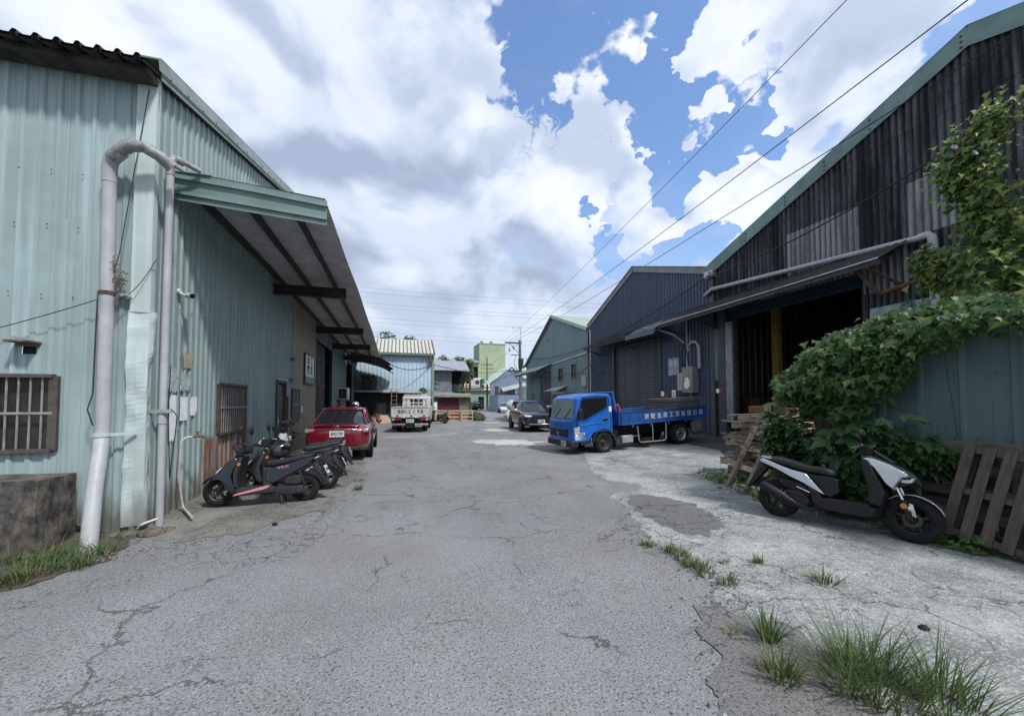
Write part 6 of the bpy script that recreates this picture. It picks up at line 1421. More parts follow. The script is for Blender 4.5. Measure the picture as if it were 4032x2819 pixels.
# --- silver step-through on the right
M_silver = plain('silver_paint', (.52, .55, .58), .25, .75, var=.08, vs=2, coat=.8)
M_mblack = plain('matt_black', (.010, .010, .012), .48, var=.2, vs=6, dirt=.05, spec=.35)
M_shock = plain('shock_dark', (.06, .06, .06), .4, .6)
WBr = 1.33
Rp = [
 ('belly_panel', M_mblack, [('puff', [(.40, .26), (.52, .20), (.98, .185), (1.07, .22), (1.10, .33), (1.02, .345), (.60, .345), (.50, .36), (.42, .46), (.33, .50)], .10, .17, .14)]),
 ('floorboard', M_greyp, [('puff', [(.56, .335), (.98, .335), (1.0, .355), (.56, .36)], .15, .17, .05)]),
 ('leg_shield', M_mblack, [('puff', [(.98, .34), (1.10, .32), (1.15, .50), (1.08, .66), (.98, .90), (.92, .92), (.90, .86), (.97, .55)], .13, .19, .15)]),
 ('front_cowl', M_silver, [('puff', [(.88, .91), (.97, .945), (1.16, .875), (1.34, .765), (1.37, .73), (1.29, .70), (1.25, .63), (1.20, .53), (1.12, .60), (1.0, .80)], .05, .165, .20)]),
 ('cowl_stripe', M_chrome, [('prism', [(.92, .90), (.98, .905), (1.30, .745), (1.27, .74)], .155, .163), ('prism', [(.92, .90), (.98, .905), (1.30, .745), (1.27, .74)], -.163, -.155)]),
 ('headlight', M_lamp, [('puff', [(1.23, .69), (1.375, .725), (1.35, .665), (1.26, .62)], .06, .105, .15)]),
 ('headlight_mask', M_mblack, [('puff', [(1.22, .66), (1.34, .66), (1.32, .63), (1.24, .59)], .07, .12, .15), ('puff', [(1.21, .735), (1.33, .715), (1.335, .695), (1.22, .70)], .12, .155, .1)]),
 ('windscreen', M_glass, [('puff', [(1.0, .99), (1.03, 1.0), (1.22, .87), (1.18, .865)], .08, .10, .05)]),
 ('steering_column', M_mblack, [('tube', [(.97, 0, .85), (.93, 0, 1.02)], .05, 10), ('box', (.95, 0, .985), (.12, .14, .08))]),
 ('handlebar', M_blackp, [('tube', [(.86, .34, 1.0), (.92, .18, 1.03), (.94, 0, 1.02), (.92, -.18, 1.03), (.86, -.34, 1.0)], .016, 8)]),
 ('grip', M_seat, [('tube', [(.855, .36, .995), (.90, .22, 1.025)], .021, 10)]), ('grip', M_seat, [('tube', [(.855, -.36, .995), (.90, -.22, 1.025)], .021, 10)]),
 ('switchgear', M_blackp, [('ball', (.91, .19, 1.035), (.045, .035, .04))]), ('switchgear', M_blackp, [('ball', (.91, -.19, 1.035), (.045, .035, .04))]),
 ('brake_lever', M_chrome, [('tube', [(.94, -.20, 1.03), (.95, -.28, 1.02), (.91, -.37, 1.0)], .007, 6)]), ('brake_lever', M_chrome, [('tube', [(.94, .20, 1.03), (.95, .28, 1.02), (.91, .37, 1.0)], .007, 6)]),
 ('instrument', M_glass, [('box', (.99, 0, 1.03), (.10, .15, .03), Matrix.Rotation(-.5, 3, 'Y'))]),
 ('mirror', M_blackp, [('tube', [(.92, .20, 1.04), (.95, .26, 1.16)], .007, 6), ('ball', (.95, .28, 1.20), (.025, .055, .04))]),
 ('mirror', M_blackp, [('tube', [(.92, -.20, 1.04), (.93, -.22, 1.14)], .007, 6), ('ball', (.93, -.23, 1.19), (.022, .045, .05))]),
 ('seat', M_seat, [('puff', [(-.16, .79), (-.02, .82), (.22, .775), (.36, .735), (.50, .735), (.62, .72), (.675, .665), (.66, .625), (.44, .645), (.2, .69), (-.10, .755)], .09, .14, .16)]),
 ('tail_panel', M_silver, [('puff', [(-.22, .755), (-.17, .785), (.0, .725), (.18, .665), (.36, .635), (.46, .52), (.58, .385), (.52, .40), (.34, .50), (.18, .565), (-.0, .655), (-.2, .735)], .11, .155, .08)]),
 ('side_panel', M_mblack, [('puff', [(.34, .64), (.62, .635), (.70, .60), (.72, .45), (.62, .355), (.56, .39), (.44, .55)], .10, .15, .12)]),
 ('tail_lamp', M_lampr, [('box', (-.225, 0, .755), (.02, .16, .035))]),
 ('grab_rail', M_silver, [('tube', [(-.02, .12, .775), (-.17, .13, .80), (-.21, 0, .80), (-.17, -.13, .80), (-.02, -.12, .775)], .012, 8)]),
 ('inner_frame', M_blackp, [('puff', [(.0, .55), (.30, .50), (.55, .38), (.42, .28), (.22, .36), (.02, .45)], .06, .09, .1)]),
 ('engine', M_rimd, [('puff', [(-.02, .24), (.10, .32), (.36, .36), (.44, .27), (.36, .17), (.12, .17)], .06, .10, .12, -.0)]),
 ('radiator_cover', M_blackp, [('puff', [(.12, .20), (.12, .39), (.30, .40), (.40, .30), (.36, .20)], .015, .02, .1, -.135)]),
 ('radiator_fin', M_greyp, [('box', (.16 + .055 * i, -.158, .30), (.012, .008, .17), Matrix.Rotation(.35, 3, 'Y')) for i in range(4)] + [('box', (.25, -.160, .25 + .055 * i), (.22, .006, .010), Matrix.Rotation(.2, 3, 'Y')) for i in range(3)]),
 ('exhaust', M_mblack, [('tube', [(.50, -.10, .19), (.38, -.14, .19), (.26, -.17, .225), (.16, -.18, .27), (.10, -.18, .305), (-.10, -.18, .40), (-.14, -.18, .42), (-.16, -.18, .43)], [.018, .02, .03, .045, .058, .062, .052, .03], 14)]),
 ('rear_fender', M_mblack, [fender(-.02, .25, .30, .13, 40, 160), ('puff', [(-.20, .70), (-.12, .68), (-.16, .60), (-.34, .36), (-.40, .345), (-.36, .42)], .05, .06, .1)]),
 ('shock_absorber', M_shock, [spring(-.02, .30, .10, .58, .13), ('tube', [(-.02, .13, .27), (.11, .13, .62)], .012, 6)]),
 ('fork', M_chrome, [('tube', [(1.32, -.085, .30), (1.21, -.085, .60)], .019, 10)]), ('fork', M_chrome, [('tube', [(1.32, .085, .30), (1.21, .085, .60)], .019, 10)]),
 ('fork_slider', M_mblack, [('puff', [(1.30, .22), (1.36, .25), (1.30, .46), (1.25, .47)], .022, .03, .1, -.095)]), ('fork_slider', M_mblack, [('puff', [(1.30, .22), (1.36, .25), (1.30, .46), (1.25, .47)], .022, .03, .1, .095)]),
 ('fork_guard', M_silver, [('puff', [(1.345, .30), (1.38, .29), (1.35, .43), (1.315, .44)], .02, .024, .1, -.115)]),
 ('front_fender', M_silver, [fender(WBr, .255, .278, .135, 20, 150)]),
 ('reflector', M_lampo, [('lathe', [(0, -.012), (.03, -.01), (.03, .006), (0, .008)], (1.275, -.125, .40), 'y')]), ('reflector', M_lamp, [('lathe', [(0, -.012), (.026, -.01), (.026, .006), (0, .008)], (1.335, -.135, .385), 'y')]),
 ('brake_disc', M_rimd, [('lathe', [(.05, -.002), (.085, -.002), (.085, .003), (.05, .003)], (WBr, -.05, .255), 'y')]),
 ('side_stand', M_galv, [('tube', [(.42, .10, .20), (.36, .22, .01)], .011, 6)]),
 ('foot_peg', M_galv, [('box', (.33, -.17, .425), (.16, .02, .018), Matrix.Rotation(.35, 3, 'Y'))]),
]
scooter('scooter', 'silver and matt black scooter parked in front of the leafy bush on the right', (5.09, 4.42, .015), R(-68), R(-5), dict(WB=WBr, r=.25, rf=.255, tw=.12, rim=M_mblack, steer=0, parts=Rp))

# --- commuter scooters nosed in to the left wall
def commuter(body, inner, accent, wb=1.20, pink=None, extra=(), cowl=None, seatz=0.0):
    P = [
     ('leg_shield', body, [('puff', [(.90, .74), (.95, .77), (1.06, .68), (1.20, .52), (1.30, .40), (1.31, .375), (1.19, .40), (1.12, .36), (1.05, .22), (.98, .16), (.90, .17), (.95, .30), (.99, .46), (.93, .62)], .11, .19, .16)]),
     ('inner_shield', inner, [('puff', [(.86, .73), (.93, .73), (.98, .48), (.97, .28), (.90, .24), (.92, .45)], .13, .18, .1)]),
     ('floorboard', inner, [('puff', [(.40, .17), (.98, .15), (1.0, .24), (.92, .265), (.46, .275), (.40, .26)], .14, .165, .1)]),
     ('headset', inner, [('puff', [(.80, .80), (.86, .77), (.98, .80), (1.03, .88), (1.0, .945), (.90, .95), (.80, .90)], .10, .14, .2)]),
     ('headlight', M_lamp, [('puff', [(1.12, .60), (1.20, .535), (1.23, .47), (1.17, .50)], .09, .15, .1)]),
     ('handlebar', M_blackp, [('tube', [(.76, .33, .90), (.84, .16, .91), (.88, 0, .91), (.84, -.16, .91), (.76, -.33, .90)], .016, 8)]),
     ('grip', M_seat, [('tube', [(.745, .34, .895), (.81, .20, .91)], .021, 10)]), ('grip', M_seat, [('tube', [(.745, -.34, .895), (.81, -.20, .91)], .021, 10)]),
     ('brake_lever', M_chrome, [('tube', [(.86, .17, .92), (.88, .26, .91), (.82, .37, .90)], .007, 6)]), ('brake_lever', M_chrome, [('tube', [(.86, -.17, .92), (.88, -.26, .91), (.82, -.37, .90)], .007, 6)]),
     ('mirror', M_blackp, [('tube', [(.86, .16, .93), (.88, .22, 1.08)], .007, 6), ('ball', (.88, .24, 1.14), (.028, .05, .075))]),
     ('mirror', M_blackp, [('tube', [(.86, -.16, .93), (.88, -.22, 1.08)], .007, 6), ('ball', (.88, -.24, 1.14), (.028, .05, .075))]),
     ('seat', M_seat, [('puff', [(-.18, .755 + seatz), (.0, .745 + seatz), (.22, .70), (.40, .675), (.53, .675), (.59, .64), (.585, .57), (.48, .56), (.25, .60), (-.10, .68)], .09, .13, .16)]),
     ('side_panel', body, [('puff', [(-.20, .72), (-.10, .715), (.28, .60), (.50, .555), (.58, .50), (.58, .34), (.46, .29), (.36, .34), (.12, .48), (-.05, .56)], .09, .145, .12)]),
     ('under_seat', inner, [('puff', [(.44, .56), (.585, .56), (.58, .27), (.45, .25)], .11, .135, .1)]),
     ('tail_light', M_lamp, [('puff', [(-.22, .72), (-.10, .66), (-.08, .63), (-.19, .68)], .06, .11, .1)]),
     ('engine', M_rimd, [('puff', [(.40, .27), (.44, .20), (.36, .13), (.05, .14), (.0, .27), (.10, .32)], .05, .08, .1)]),
     ('transmission_case', M_greyp, [('puff', [(.45, .24), (.42, .155), (.20, .125), (.02, .125), (-.06, .16), (-.06, .235), (.02, .265), (.25, .255)], .02, .035, .1, .10), ('lathe', [(0, .0), (.055, 0), (.05, .02), (0, .022)], (.06, .135, .195), 'y')]),
     ('air_box', M_greyp, [('puff', [(.28, .30), (.25, .40), (.05, .43), (.02, .30), (.10, .275)], .03, .05, .12, .10)]),
     ('shock_absorber', M_shock, [spring(-.02, .25, .08, .50, .12, .026), ('tube', [(-.03, .12, .22), (.09, .12, .54)], .012, 6)]),
     ('exhaust', M_mblack, [('tube', [(.40, -.08, .16), (.25, -.13, .15), (.10, -.15, .19), (-.18, -.15, .27), (-.22, -.15, .28)], [.018, .03, .05, .055, .03], 12)]),
     ('front_fender', M_blackp, [fender(wb, S_r, S_r + .045, .10, 30, 150)]),
     ('fork', M_shock, [('tube', [(wb, .07, S_r), (1.06, .06, .50)], .018, 8)]), ('fork', M_shock, [('tube', [(wb, -.07, S_r), (1.06, -.06, .50)], .018, 8)]),
     ('brake_disc', M_rimd, [('lathe', [(.04, 0), (.075, 0), (.075, .004), (.04, .004)], (wb, .055, S_r), 'y')]),
     ('rear_fender', M_greyp, [fender(0, S_r, S_r + .05, .11, 70, 175), ('puff', [(-.16, .62), (-.10, .60), (-.17, .46), (-.34, .24), (-.38, .24), (-.30, .38), (-.22, .5)], .05, .06, .1)]),
     ('reflector', M_lampo, [('lathe', [(0, 0), (.026, 0), (.022, .012), (0, .014)], (.90, .185, .62), 'y')]),
     ('centre_stand', M_rimd, [('tube', [(.34, .08, .18), (.30, .12, .01)], .016, 6), ('tube', [(.34, -.08, .18), (.30, -.12, .01)], .016, 6), ('tube', [(.30, .13, .01), (.22, .15, .015)], .012, 6)]),
     ('luggage_rail', M_blackp, [('tube', [(.02, .10, .75), (-.16, .11, .775), (-.21, 0, .78), (-.16, -.11, .775), (.02, -.10, .75)], .012, 8)]),
    ]
    if pink: P.append(('sill_trim', pink, [('prism', [(.97, .15), (.93, .18), (.52, .285), (.46, .285), (.50, .25), (.62, .205), (.58, .225), (.86, .168)], .163, .171)]))
    if cowl: P.append(('headset_cowl', cowl, [('puff', [(.93, .80), (1.05, .82), (1.06, .88), (.98, .96), (.90, .94)], .07, .12, .2)]))
    return P + list(extra)
S_r = .212
M_nav = plain('navy_scooter', (.006, .010, .020), .3, .2, var=.1, vs=3, coat=.7, dirt=.12)
M_pink = plain('pink_trim', (.55, .22, .28), .4, var=.08)
M_sblk = plain('black_scooter', (.012, .012, .014), .3, 0, var=.15, vs=4, coat=.6, dirt=.12)
M_swht = plain('white_scooter', (.52, .52, .52), .35, 0, var=.08, vs=3, coat=.4, dirt=.2)
zz = lambda x, y: zg(x, y) + .012
def rplate(T, s):
    M = face_m((-.315, .0, .49), (0, -1, 0), (.45, 0, .9))
    plate(T, M, .25, .15, s, mat=plain('plate_pale', (.60, .64, .68), .4), ink=plain('plate_blue_ink', (.03, .08, .20), .5), size=.062)
s1 = scooter('scooter', 'dark navy scooter with a pink sill stripe, nearest of the scooters at the left wall', (-1.45, 7.20, zz(-1.9, 7.2)), R(180), R(5), dict(WB=1.20, r=S_r, tw=.095, parts=commuter(M_nav, M_greyp, None, pink=M_pink)))
rplate(s1, 'MXK 6423')
text('VRX', .06, M_pink, s1, face_m((.30, .15, .555), (-1, 0, .15), (.15, 0, 1)), name='badge', sx=1.5)
s2 = scooter('scooter', 'black scooter with a white handlebar cowl, second from the front at the left wall', (-1.28, 7.98, zz(-1.7, 7.98)), R(186), R(5), dict(WB=1.24, r=.235, tw=.10, rim=M_alloy, parts=commuter(M_sblk, M_blackp, None, 1.24, cowl=M_swht)))
rplate(s2, '863 NKP')
bask = [('tube', [(1.05 + .16 * a, .13 * b, .62 + .0 * a), (1.08 + .18 * a, .15 * b, .84)], .005, 5) for a in (0, .5, 1) for b in (-1, -.5, 0, .5, 1)] + [('tube', [(1.05, -.14, z), (1.25, -.14, z), (1.25, .14, z), (1.05, .14, z), (1.05, -.14, z)], .006, 5) for z in (.62, .73, .84)]
s3 = scooter('scooter', 'black and white scooter with a wire basket, third from the front at left', (-1.30, 9.15, zz(-1.7, 9.15)), R(190), R(5), dict(WB=1.24, r=.225, tw=.10, parts=commuter(M_sblk, M_swht, None, 1.24, extra=[('front_basket', M_galv, bask)])))
rplate(s3, '129 HJD')
s4 = scooter('scooter', 'black scooter farthest at the left wall, next to the red car', (-1.36, 9.75, zz(-1.7, 9.75)), R(186), R(5), dict(WB=1.24, r=.235, tw=.10, parts=commuter(M_sblk, M_blackp, None, 1.24)))
rplate(s4, 'NAB 0937')
# helmet on the second scooter's seat
HM = thing('helmet', 'glossy black open helmet resting on the navy scooter seat', 'helmet', (-1.83, 7.28, .80), R(180))
mb = MB(); vs = []; n_, m_2 = 20, 10
for i in range(m_2 + 1):
    t = math.pi * .66 * i / m_2
    for j in range(n_):
        a = 2 * math.pi * j / n_; vs.append((.145 * math.sin(t) * math.cos(a), .122 * math.sin(t) * math.sin(a), .135 * math.cos(t)))
fs = []
for i in range(m_2):
    for j in range(n_):
        a = 2 * math.pi * (j + .5) / n_
        if i >= 5 and math.cos(a) < -.45: continue
        fs.append((i * n_ + j, (i + 1) * n_ + j, (i + 1) * n_ + (j + 1) % n_, i * n_ + (j + 1) % n_))
mb.add(vs, fs); sh = mb.build('shell', carpaint('helmet_black', (.015, .015, .018), .15), HM, smooth=60)
so_ = sh.modifiers.new('sol', 'SOLIDIFY'); so_.thickness = -.022
mb = MB(); mb.ball((.01, 0, -.01), (.118, .10, .108)); mb.build('lining', M_black, HM, smooth=60)
mb = MB(); mb.tube([(-.14, -.05, -.06), (-.155, 0, -.075), (-.14, .05, -.06)], .016, 8); mb.build('chin_bar', M_sblk, HM, smooth=60)
# scooters further off
s5 = scooter('scooter', 'black scooter with a dust cover beside the white truck', (3.25, 29.6, 0), R(200), R(6), dict(WB=1.24, r=.235, tw=.10, parts=commuter(M_sblk, M_blackp, None, 1.24)))
for i, (x, y, a) in enumerate(((15.2, 66.5, 100), (16.0, 66.2, 95), (16.9, 66.4, 85))):
    c = copy_tree(s2); c.location = (x, y, 0); c.rotation_euler = (0, 0, R(a)); c['label'] = ('left', 'middle', 'right')[i] + ' black motorbike in the far row before the slate blue workshop'; c['group'] = 'far row of motorbikes'
M_helm = carpaint('silver_helmet', (.5, .5, .52), .2, .5)
HB = thing('helmet', 'silver helmet hanging beyond the red car roof', 'helmet', (-1.9, 19.4, 1.45), 0)
mb = MB(); mb.ball((0, 0, 0), (.16, .15, .15)); mb.build('shell', M_helm, HB, smooth=60); mb = MB(); mb.ball((-.02, -.07, -.03), (.13, .11, .10)); mb.build('visor', M_glass, HB, smooth=60)
s6 = copy_tree(s3); s6.location = (-1.9, 19.0, 0); s6.rotation_euler = (0, 0, R(75)); s6['label'] = 'scooter mostly hidden beyond the red car, holding the silver helmet'
# ================================================================== pallets and timber
W_old = wood('weathered_wood', (.29, .24, .195)); W_gry = wood('grey_wood', (.165, .143, .12)); W_new = wood('fresh_pine', (.55, .42, .28), (.25, .17, .10)); W_mid = wood('pale_wood', (.42, .34, .26))
pm_cache = {}
def plank(par, c, sz, mat, M=None, name='plank'):
    key = (tuple(round(q, 3) for q in sz), mat.name)
    if key not in pm_cache:
        mb = MB(); mb.box((0, 0, 0), sz); me = mb.mesh('plank', mat)
        bm = bmesh.new(); bm.from_mesh(me); bmesh.ops.bevel(bm, geom=bm.edges[:], offset=.004, segments=1, affect='EDGES'); bm.to_mesh(me); bm.free(); pm_cache[key] = me
    o = bpy.data.objects.new(name, pm_cache[key]); COL.objects.link(o); o.parent = par; o.location = c
    if M is not None: o.rotation_euler = M
    return o
def pallet(label, mat, L=1.1, W=1.0, nb=6, group=None, name='pallet', bottom=3, jitter=.0, loc=(0, 0, 0)):
    """local: x length of boards, y across, z up; stringers along y"""
    T = thing(name, label, 'pallet', loc, group=group)
    bw = .095 if nb > 5 else .12
    for i in range(nb): plank(T, (rnd.uniform(-jitter, jitter), lerp(-W / 2 + bw / 2, W / 2 - bw / 2, i / (nb - 1)), .121), (L, bw, .02), mat, (0, 0, rnd.uniform(-jitter, jitter) * .4))
    for x in (-L / 2 + .05, 0, L / 2 - .05): plank(T, (x, 0, .065), (.07, W, .09), mat, name='stringer')
    for i in range(bottom): plank(T, (0, lerp(-W / 2 + bw / 2, W / 2 - bw / 2, i / max(1, bottom - 1)), .01), (L, bw, .02), mat)
    return T
def orient(T, o, xd, yd):
    x, y = Vector(xd).normalized(), Vector(yd).normalized(); z = x.cross(y).normalized(); y = z.cross(x)
    T.rotation_euler = Matrix((x, y, z)).transposed().to_euler(); T.location = o
# heap of broken pallets beside the doorway
hg = 'broken pallets in the heap by the doorway'
hl = ['lowest', 'second lowest', 'third', 'fourth', 'fifth', 'sixth', 'seventh', 'eighth', 'ninth', 'topmost']
for i in range(10):
    T = pallet(f'weathered pallet in the broken heap behind the silver scooter, {hl[i]} of ten', (W_old, W_gry, W_mid)[i % 3], 1.15, .95, 5, hg, jitter=.05)
    T.location = (6.98 + rnd.uniform(-.10, .10) + .01 * i, 6.30 + rnd.uniform(-.1, .1), .06 + zg(6.7, 6.1) + .122 * i); T.rotation_euler = (rnd.uniform(-.05, .05), rnd.uniform(-.05, .05), R(20) + rnd.uniform(-.3, .3))
for i in range(16):
    mat = (W_old, W_mid, W_gry)[i % 3]; a = rnd.uniform(-.9, .9) + R(100)
    T = thing('loose_plank', f'short loose plank on the heap of broken pallets, {ORD[i]} of sixteen counted upwards', 'plank', (6.85 + rnd.uniform(-.35, .3), 6.25 + rnd.uniform(-.4, .4), .30 + .068 * i + zg(6.7, 6.1)), group='loose planks on the pallet heap'); T.rotation_euler = (rnd.uniform(-.12, .12), rnd.uniform(-.1, .1), a); plank(T, (0, 0, 0), (rnd.choice((.7, .9, 1.1)), .09, .03), mat)
for (x, y, z, nm) in ((7.0, 6.45, 1.40, 'left'), (7.2, 5.95, 1.37, 'right')):
    T = thing('wood_block', f'squared brown timber block on top of the pallet heap, {nm} of two', 'timber block', (x, y, z + zg(7, 6))); T.rotation_euler = (0, 0, R(15)); plank(T, (0, 0, 0), (.26, .30, .13), wood('brown_block', (.24, .13, .07)))
# ladder-like broken pallet leaning on the heap
LP = thing('broken_pallet', 'ladder-like broken pallet leaning on the pallet heap behind the silver scooter', 'pallet', (5.85, 5.9, 0), world=True)
B0, B1 = Vector((5.98, 6.42, .06)), Vector((5.70, 5.34, .05)); U = Vector((.50, -.10, .98))
e1 = (B1 - B0).normalized()
for t in (.24, .72):
    mb = MB(); a = B0.lerp(B1, t); mb.bar(a - U * .0, a + U * 1.10, .085, .06, up=U.cross(e1)); mb.build('stringer', W_old, LP, bev=.004)
for k_, (t0, t1) in enumerate(((0.0, 1.0), (.02, .98), (.0, .92), (.06, .96))):
    h = (.03, .36, .70, 1.0)[k_]; mb = MB(); off_ = U.cross(e1).normalized() * .055
    mb.bar(B0.lerp(B1, t0) + U * h - off_ * (-1 if U.cross(e1).x > 0 else 1), B0.lerp(B1, t1) + U * h - off_ * (-1 if U.cross(e1).x > 0 else 1), .095, .022, up=U.cross(e1)); mb.build('plank', W_mid, LP, bev=.004)
# pallets leaning on the tin fence
T = pallet('brown slatted pallet leaning at the right edge, in front of another pallet', wood('dark_brown_wood', (.115, .098, .082)), 1.02, 1.35, 9, bottom=3)
orient(T, (6.08, 2.36, .525), (.24, -.13, 1), (-.03, 1, .04))
T = pallet('weathered pallet leaning behind the slatted pallet, its open frame to the street', W_gry, 1.08, 1.15, 5, bottom=4)
orient(T, (6.36, 3.15, .56), (0, -1, 0), (.09, 0, 1))
# stacks near the teal warehouse
sg_ = 'dark pallets stacked by the teal warehouse'
proto = pallet('dark pallet in the tall stack between SUV and blue truck, lowest of fifteen', W_gry, 1.1, 1.05, 5, sg_, bottom=2); proto.location = (9.7, 22.6, .0); proto.rotation_euler = (0, 0, R(8))
for i in range(1, 15):
    c = copy_tree(proto); c['label'] = f'dark pallet in the tall stack between SUV and blue truck, {ORD[i]} of fifteen'; c.location = (9.7 + rnd.uniform(-.05, .05), 22.6 + rnd.uniform(-.05, .05), .135 * i); c.rotation_euler = (0, 0, R(8 + rnd.uniform(-4, 4)))
c = pallet('pale dusty pallet lying on top of the tall dark stack', W_mid, 1.2, 1.1, 5, bottom=2); c.location = (9.75, 22.6, 2.03); c.rotation_euler = (0, 0, R(12))
proto = pallet('dark pallet in the low stack beside the SUV, lowest of eight', W_gry, 1.2, 1.1, 5, 'low pallets beside the SUV', bottom=2); proto.location = (8.4, 23.2, 0)
for i in range(1, 8): c = copy_tree(proto); c['label'] = f'dark pallet in the low stack beside the SUV, {ORD[i]} of eight'; c.location = (8.4 + rnd.uniform(-.06, .06), 23.2, .135 * i)
c = pallet('fresh pale board pallet tilted on the low stack beside the SUV', W_new, 1.3, 1.1, 7, bottom=2); c.location = (8.5, 23.1, 1.16); c.rotation_euler = (0, R(-7), R(4))
BR = thing('banner_board', 'narrow upright board, orange above and blue below, beside the SUV', 'sign', (8.1, 20.6, 0), world=True)
mb = MB(); mb.b2((8.05, 20.55, .72), (8.25, 20.6, 1.4)); mb.build('orange_board', plain('orange_board', (.48, .18, .09), .6), BR); mb = MB(); mb.b2((8.09, 20.55, .1), (8.29, 20.6, .72)); mb.build('blue_board', plain('sky_board', (.06, .17, .42), .6), BR)
WBX = thing('white_barrel', 'white plastic drum standing between the SUV and the blue truck', 'drum', (8.9, 20.4, 0)); mb = MB(); mb.lathe([(0, 0), (.26, 0), (.29, .08), (.29, .82), (.26, .9), (0, .9)], (0, 0, 0), 'z', 18); mb.build('drum_body', M_white, WBX, smooth=40); mb = MB(); mb.box((0, 0, .93), (.7, .7, .05)); mb.build('lid_board', W_new, WBX)
# pallets on the lean-to roof
proto = pallet('dark pallet stacked on the lean-to roof of the left row, lowest of seven', W_gry, 1.0, .9, 5, 'pallets on the lean-to roof', bottom=2); proto.location = (-2.2, 32.1, 2.62)
for i in range(1, 7): c = copy_tree(proto); c['label'] = f'dark pallet stacked on the lean-to roof of the left row, {ORD[i]} of seven'; c.location = (-2.2 + rnd.uniform(-.12, .12), 32.1, 2.62 + .14 * i); c.rotation_euler = (0, 0, rnd.uniform(-.15, .15))
# fresh crates by the maroon shed
def crate(label, x, y, rz, w=1.0, h=.85):
    T = thing('wooden_crate', label, 'crate', (x, y, 0), rz)
    for z in (.05, .32, .62, h - .03):
        for sg in (1, -1): plank(T, (0, sg * .42, z), (w, .025, .11), W_new); plank(T, (sg * w / 2, 0, z), (.025, .84, .11), W_new)
    for sx in (1, -1):
        for sy in (1, -1): plank(T, (sx * (w / 2 - .04), sy * .40, h / 2), (.08, .05, h), W_new, name='post')
    plank(T, (0, 0, .04), (w, .8, .03), W_old)
crate('fresh pine slatted crate left of two standing before the maroon shed', 4.35, 33.4, R(4)); crate('fresh pine slatted crate right of two standing before the maroon shed', 5.4, 33.2, R(-3)); crate('fresh pine crate partly hidden behind the covered scooter', 3.3, 33.9, R(2))
# boards and tubs before the lean-to
for nm, x, y, w_, h_, mat, lab in (('board', -.95, 30.6, .75, .62, W_new, 'pale plywood sheet leaning left of the white truck'), ('board', -1.7, 30.7, .5, .55, W_mid, 'dusty plank leaning beside the pale plywood sheet'), ('board', -2.35, 30.7, .55, .7, M_paper, 'white painted board tilted at the far end of the left row')):
    T = thing(nm, lab, 'board', (x, y, 0), R(rnd.uniform(-6, 6))); mb = MB(); mb.box((0, .12, h_ / 2), (w_, .03, h_), Matrix.Rotation(-.25, 3, 'X')); mb.build('sheet_face', mat, T); mb = MB(); mb.box((0, .2, .05), (w_, .05, .08)); mb.build('batten', W_old, T)
for x, y, mat, lab in ((-.5, 31.0, plain('green_tub', (.05, .14, .08), .6), 'green plastic tub before the lean-to'), (-1.5, 31.1, plain('brown_tub', (.20, .11, .06), .7), 'brown cardboard tub before the lean-to')):
    mb = MB(); mb.lathe([(0, 0), (.26, 0), (.34, .62), (.37, .64), (.33, .66), (.31, .6), (0, .1)], (x, y, 0), 'z', 16); tag(mb.build('tub', mat, smooth=40), lab, 'tub')
# white bulk sacks
def sack(x, y, z, s, lab, seed, mat):
    o = rock('bulk_sack', (x, y, z + .45 * s), (.5 * s, .48 * s, .48 * s), mat, seed, 3, .22); o.data.polygons.foreach_set('use_smooth', [True] * len(o.data.polygons)); tag(o, lab, 'sack')
M_sack = plain('woven_sack', (.50, .51, .53), .75, var=.25, vs=5, bmp=.8, bs=7, dirt=.3)
sack(8.6, 31.2, 0, 1.0, 'white bulk sack at the front of the pile behind the SUV', 41, M_sack); sack(9.3, 32.2, 0, 1.05, 'white bulk sack at the back of the pile behind the SUV', 43, M_sack); sack(8.9, 31.7, .85, .95, 'white bulk sack lying on top of the pile behind the SUV', 47, M_sack)
sack(9.9, 31.6, 1.0, .8, 'grey bundled sack on the right of the pile behind the SUV', 51, plain('grey_sack', (.16, .16, .17), .8, var=.4, vs=5, bmp=.8, bs=8)); 
sack(9.9, 31.7, 0, 1.15, 'dusty sack low on the right of the pile behind the SUV', 53, M_sack)
CB = thing('recycling_bin', 'blue wheeled bin at the far left of the street end', 'bin', (13.1, 79, 0)); mb = MB(); mb.box((0, 0, .75), (1.3, .9, 1.3), None, 1.1); mb.build('bin_body', plain('bin_blue', (.02, .10, .32), .5), CB, bev=.04); mb = MB(); mb.box((0, 0, 1.45), (1.5, 1.05, .12)); mb.build('lid', plain('bin_lid', (.03, .13, .36), .5), CB, bev=.03)
mb = MB(); mb.box((14.6, 79.4, .7), (1.2, .9, 1.4)); tag(mb.build('recycling_bin', plain('bin_green', (.04, .16, .09), .5), bev=.04), 'green bin beside the blue wheeled bin at the street end', 'bin')
mb = MB(); mb.b2((2.85, 34.6, .3), (3.1, 34.65, 1.55)); tag(mb.build('sign_board', M_paper), 'white upright sign board between the blue and maroon sheds', 'sign')

